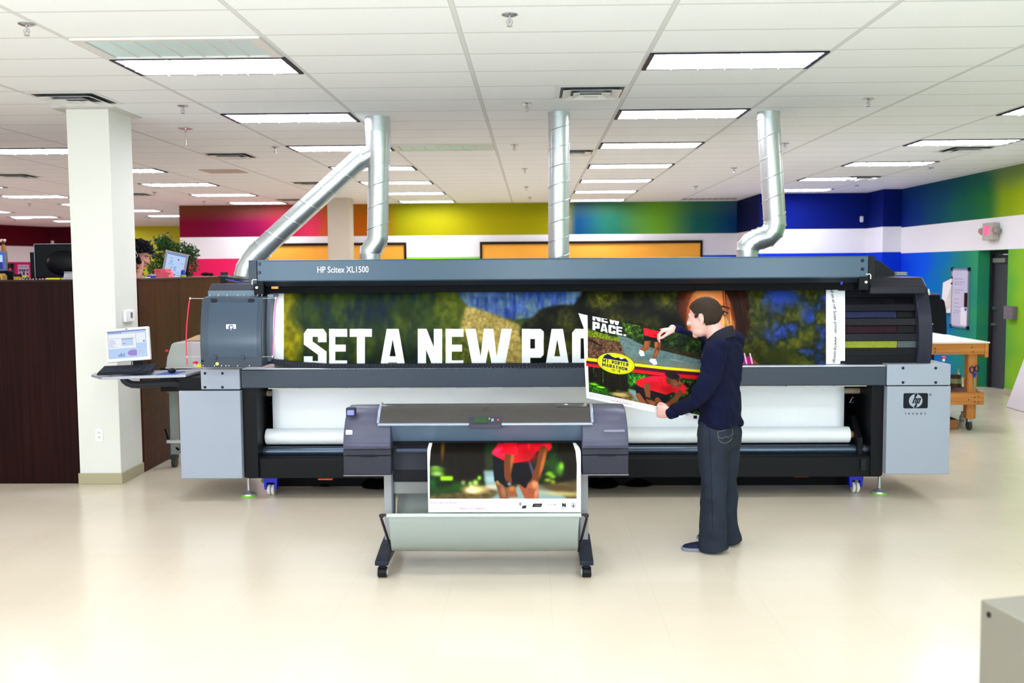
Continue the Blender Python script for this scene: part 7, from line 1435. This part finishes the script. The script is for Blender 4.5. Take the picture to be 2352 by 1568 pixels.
# exit sign with lamp heads
ex = thing('exit_sign', 'grey EXIT sign with pink letters and two lamp heads on the right wall', 'exit sign', (6.95, 15.7, 2.3)); q0, q1 = PX(2256, 513, 6.90), PX(2279, 551, 6.90)
y1e, y0e = q0.y, q1.y; z1e, z0e = q0.z, q1.z
MB().box(6.90, 7.008, y0e, y1e, z0e, z1e).build('sign_case', mat('sign_grey', (176, 172, 162), .5), ex, .012)
TM = Matrix(((0, 0, -1, 0), (-1, 0, 0, 0), (0, 1, 0, 0), (0, 0, 0, 1))); TM = Matrix.Translation((6.898, y1e-.06, z0e+.085)) @ TM
text_obj('exit_letters', 'EXIT', .185, mat('exit_pink', (255, 30, 120), .4, emit=.9), ex, TM, .0008, xs=(y1e-y0e-.11)/.46, bold=.002)
for yy in (y1e+.05, y0e-.05):
    lh = MB().ell((6.93, yy, (z0e+z1e)/2+.01), (.05, .055, .06)).cyl((6.95, yy, (z0e+z1e)/2), (7.008, yy, (z0e+z1e)/2), .03, 12).build('lamp_head', mat('lamp_head_grey', (150, 146, 140), .4), ex); MB().cyl((6.885, yy-.02, (z0e+z1e)/2+.015), (6.90, yy-.015, (z0e+z1e)/2+.015), .042, 20).build('lamp_reflector', chrome, lh)
t = thing('wall_box', 'grey intercom box on the green wall right of the door', 'box', (6.98, 14.85, 1.25)); q0, q1 = PX(2316, 702, 7.0), PX(2332, 734, 6.98); MB().box(6.93, 7.008, min(q0.y, q1.y), min(14.97, max(q0.y, q1.y)), q1.z, q0.z).build('box_cover', mat('box_grey', (112, 100, 110), .5), t, .006); MB().box(6.925, 6.93, q1.y+.04, q1.y+.07, (q0.z+q1.z)/2-.02, (q0.z+q1.z)/2+.02).build('keyhole_plate', steel, t)
c = P(1980, 503, 20.2); tag(MB().box(c.x-.035, c.x+.035, 20.2, 20.249, c.z-.06, c.z+.06).build('motion_sensor', mat('sensor_white', (220, 222, 230), .5), bev=.02), 'small white motion sensor high on the blue wall', 'sensor')
ey0, ey1 = 11.9, 13.67; tag(MB().add([(6.43, ey0, 0), (6.43, ey1, 0), (7.0, ey1, 1.69), (7.0, ey0, 1.69), (6.42, ey0, .012), (6.42, ey1, .012), (6.99, ey1, 1.70), (6.99, ey0, 1.70)], [(0, 1, 2, 3), (7, 6, 5, 4), (0, 4, 5, 1), (1, 5, 6, 2), (2, 6, 7, 3), (3, 7, 4, 0)]).build('leaning_board', mat('board_white', (232, 226, 236), .45)), 'large white board leaning on the wall at the right picture edge', 'board')
# framed orange boards on the long wall
orange = mat('orange_board', (250, 172, 52), .6, vary=.08, bscale=2); bfr = mat('dark_brown_frame', (40, 24, 14), .5)
for x0, x1, lab in ((-5.9, -2.85, 'dark-framed orange board on the wall behind the forked duct'), (-1.11, 3.72, 'wide dark-framed orange board on the wall behind the straight duct')):
    t = thing('framed_board', lab, 'framed board', ((x0+x1)/2, YB-.03, 1.0)); MB().box(x0, x1, YB-.03, YB-.005, 1.0, 2.49).build('board_panel', orange, t)
    MB().box(x0, x1, YB-.06, YB-.005, 2.45, 2.51).box(x0-.05, x0, YB-.06, YB-.005, 1.0, 2.51).box(x1, x1+.05, YB-.06, YB-.005, 1.0, 2.51).box(x0, x1, YB-.06, YB-.005, .95, 1.0).build('board_frame', bfr, t)
# grey case in the near foreground
zg = P(2252, 1375, 3.1).z; A_ = P(2252, 1375, 3.1); B_ = PZ(2352, 1428, zg); C_ = PZ(2352, 1365, zg); d1 = (B_-A_).normalized()*.7; d2 = (C_-A_).normalized(); n1 = Vector((-d1.y, d1.x, 0)).normalized()*.5
if n1.y < 0: n1 = -n1
d2 = d2*.9
fgc = thing('equipment_case', 'pale grey equipment case cut off at the lower right corner', 'cabinet', (A_.x+.3, A_.y, 0))
MB().prism([(A_.x, A_.y), (A_.x+d1.x, A_.y+d1.y), (A_.x+d1.x+d2.x, A_.y+d1.y+d2.y), (A_.x+d2.x, A_.y+d2.y)], 2, 0, zg).build('case_body', mat('case_grey', (122, 118, 106), .45, bump=.05, bscale=200), fgc, .006)
hp0 = A_+d1*.06/.7*1.0; nn = Vector((d1.y, -d1.x, 0)).normalized(); hc = A_+d1.normalized()*.045+Vector((0, 0, -.035)); 
if nn.dot(Vector((0, -1, 0))) < 0: nn = -nn
MB().cyl(hc-nn*.004, hc+nn*.003, .009, 16).build('screw_hole', blk, fgc)
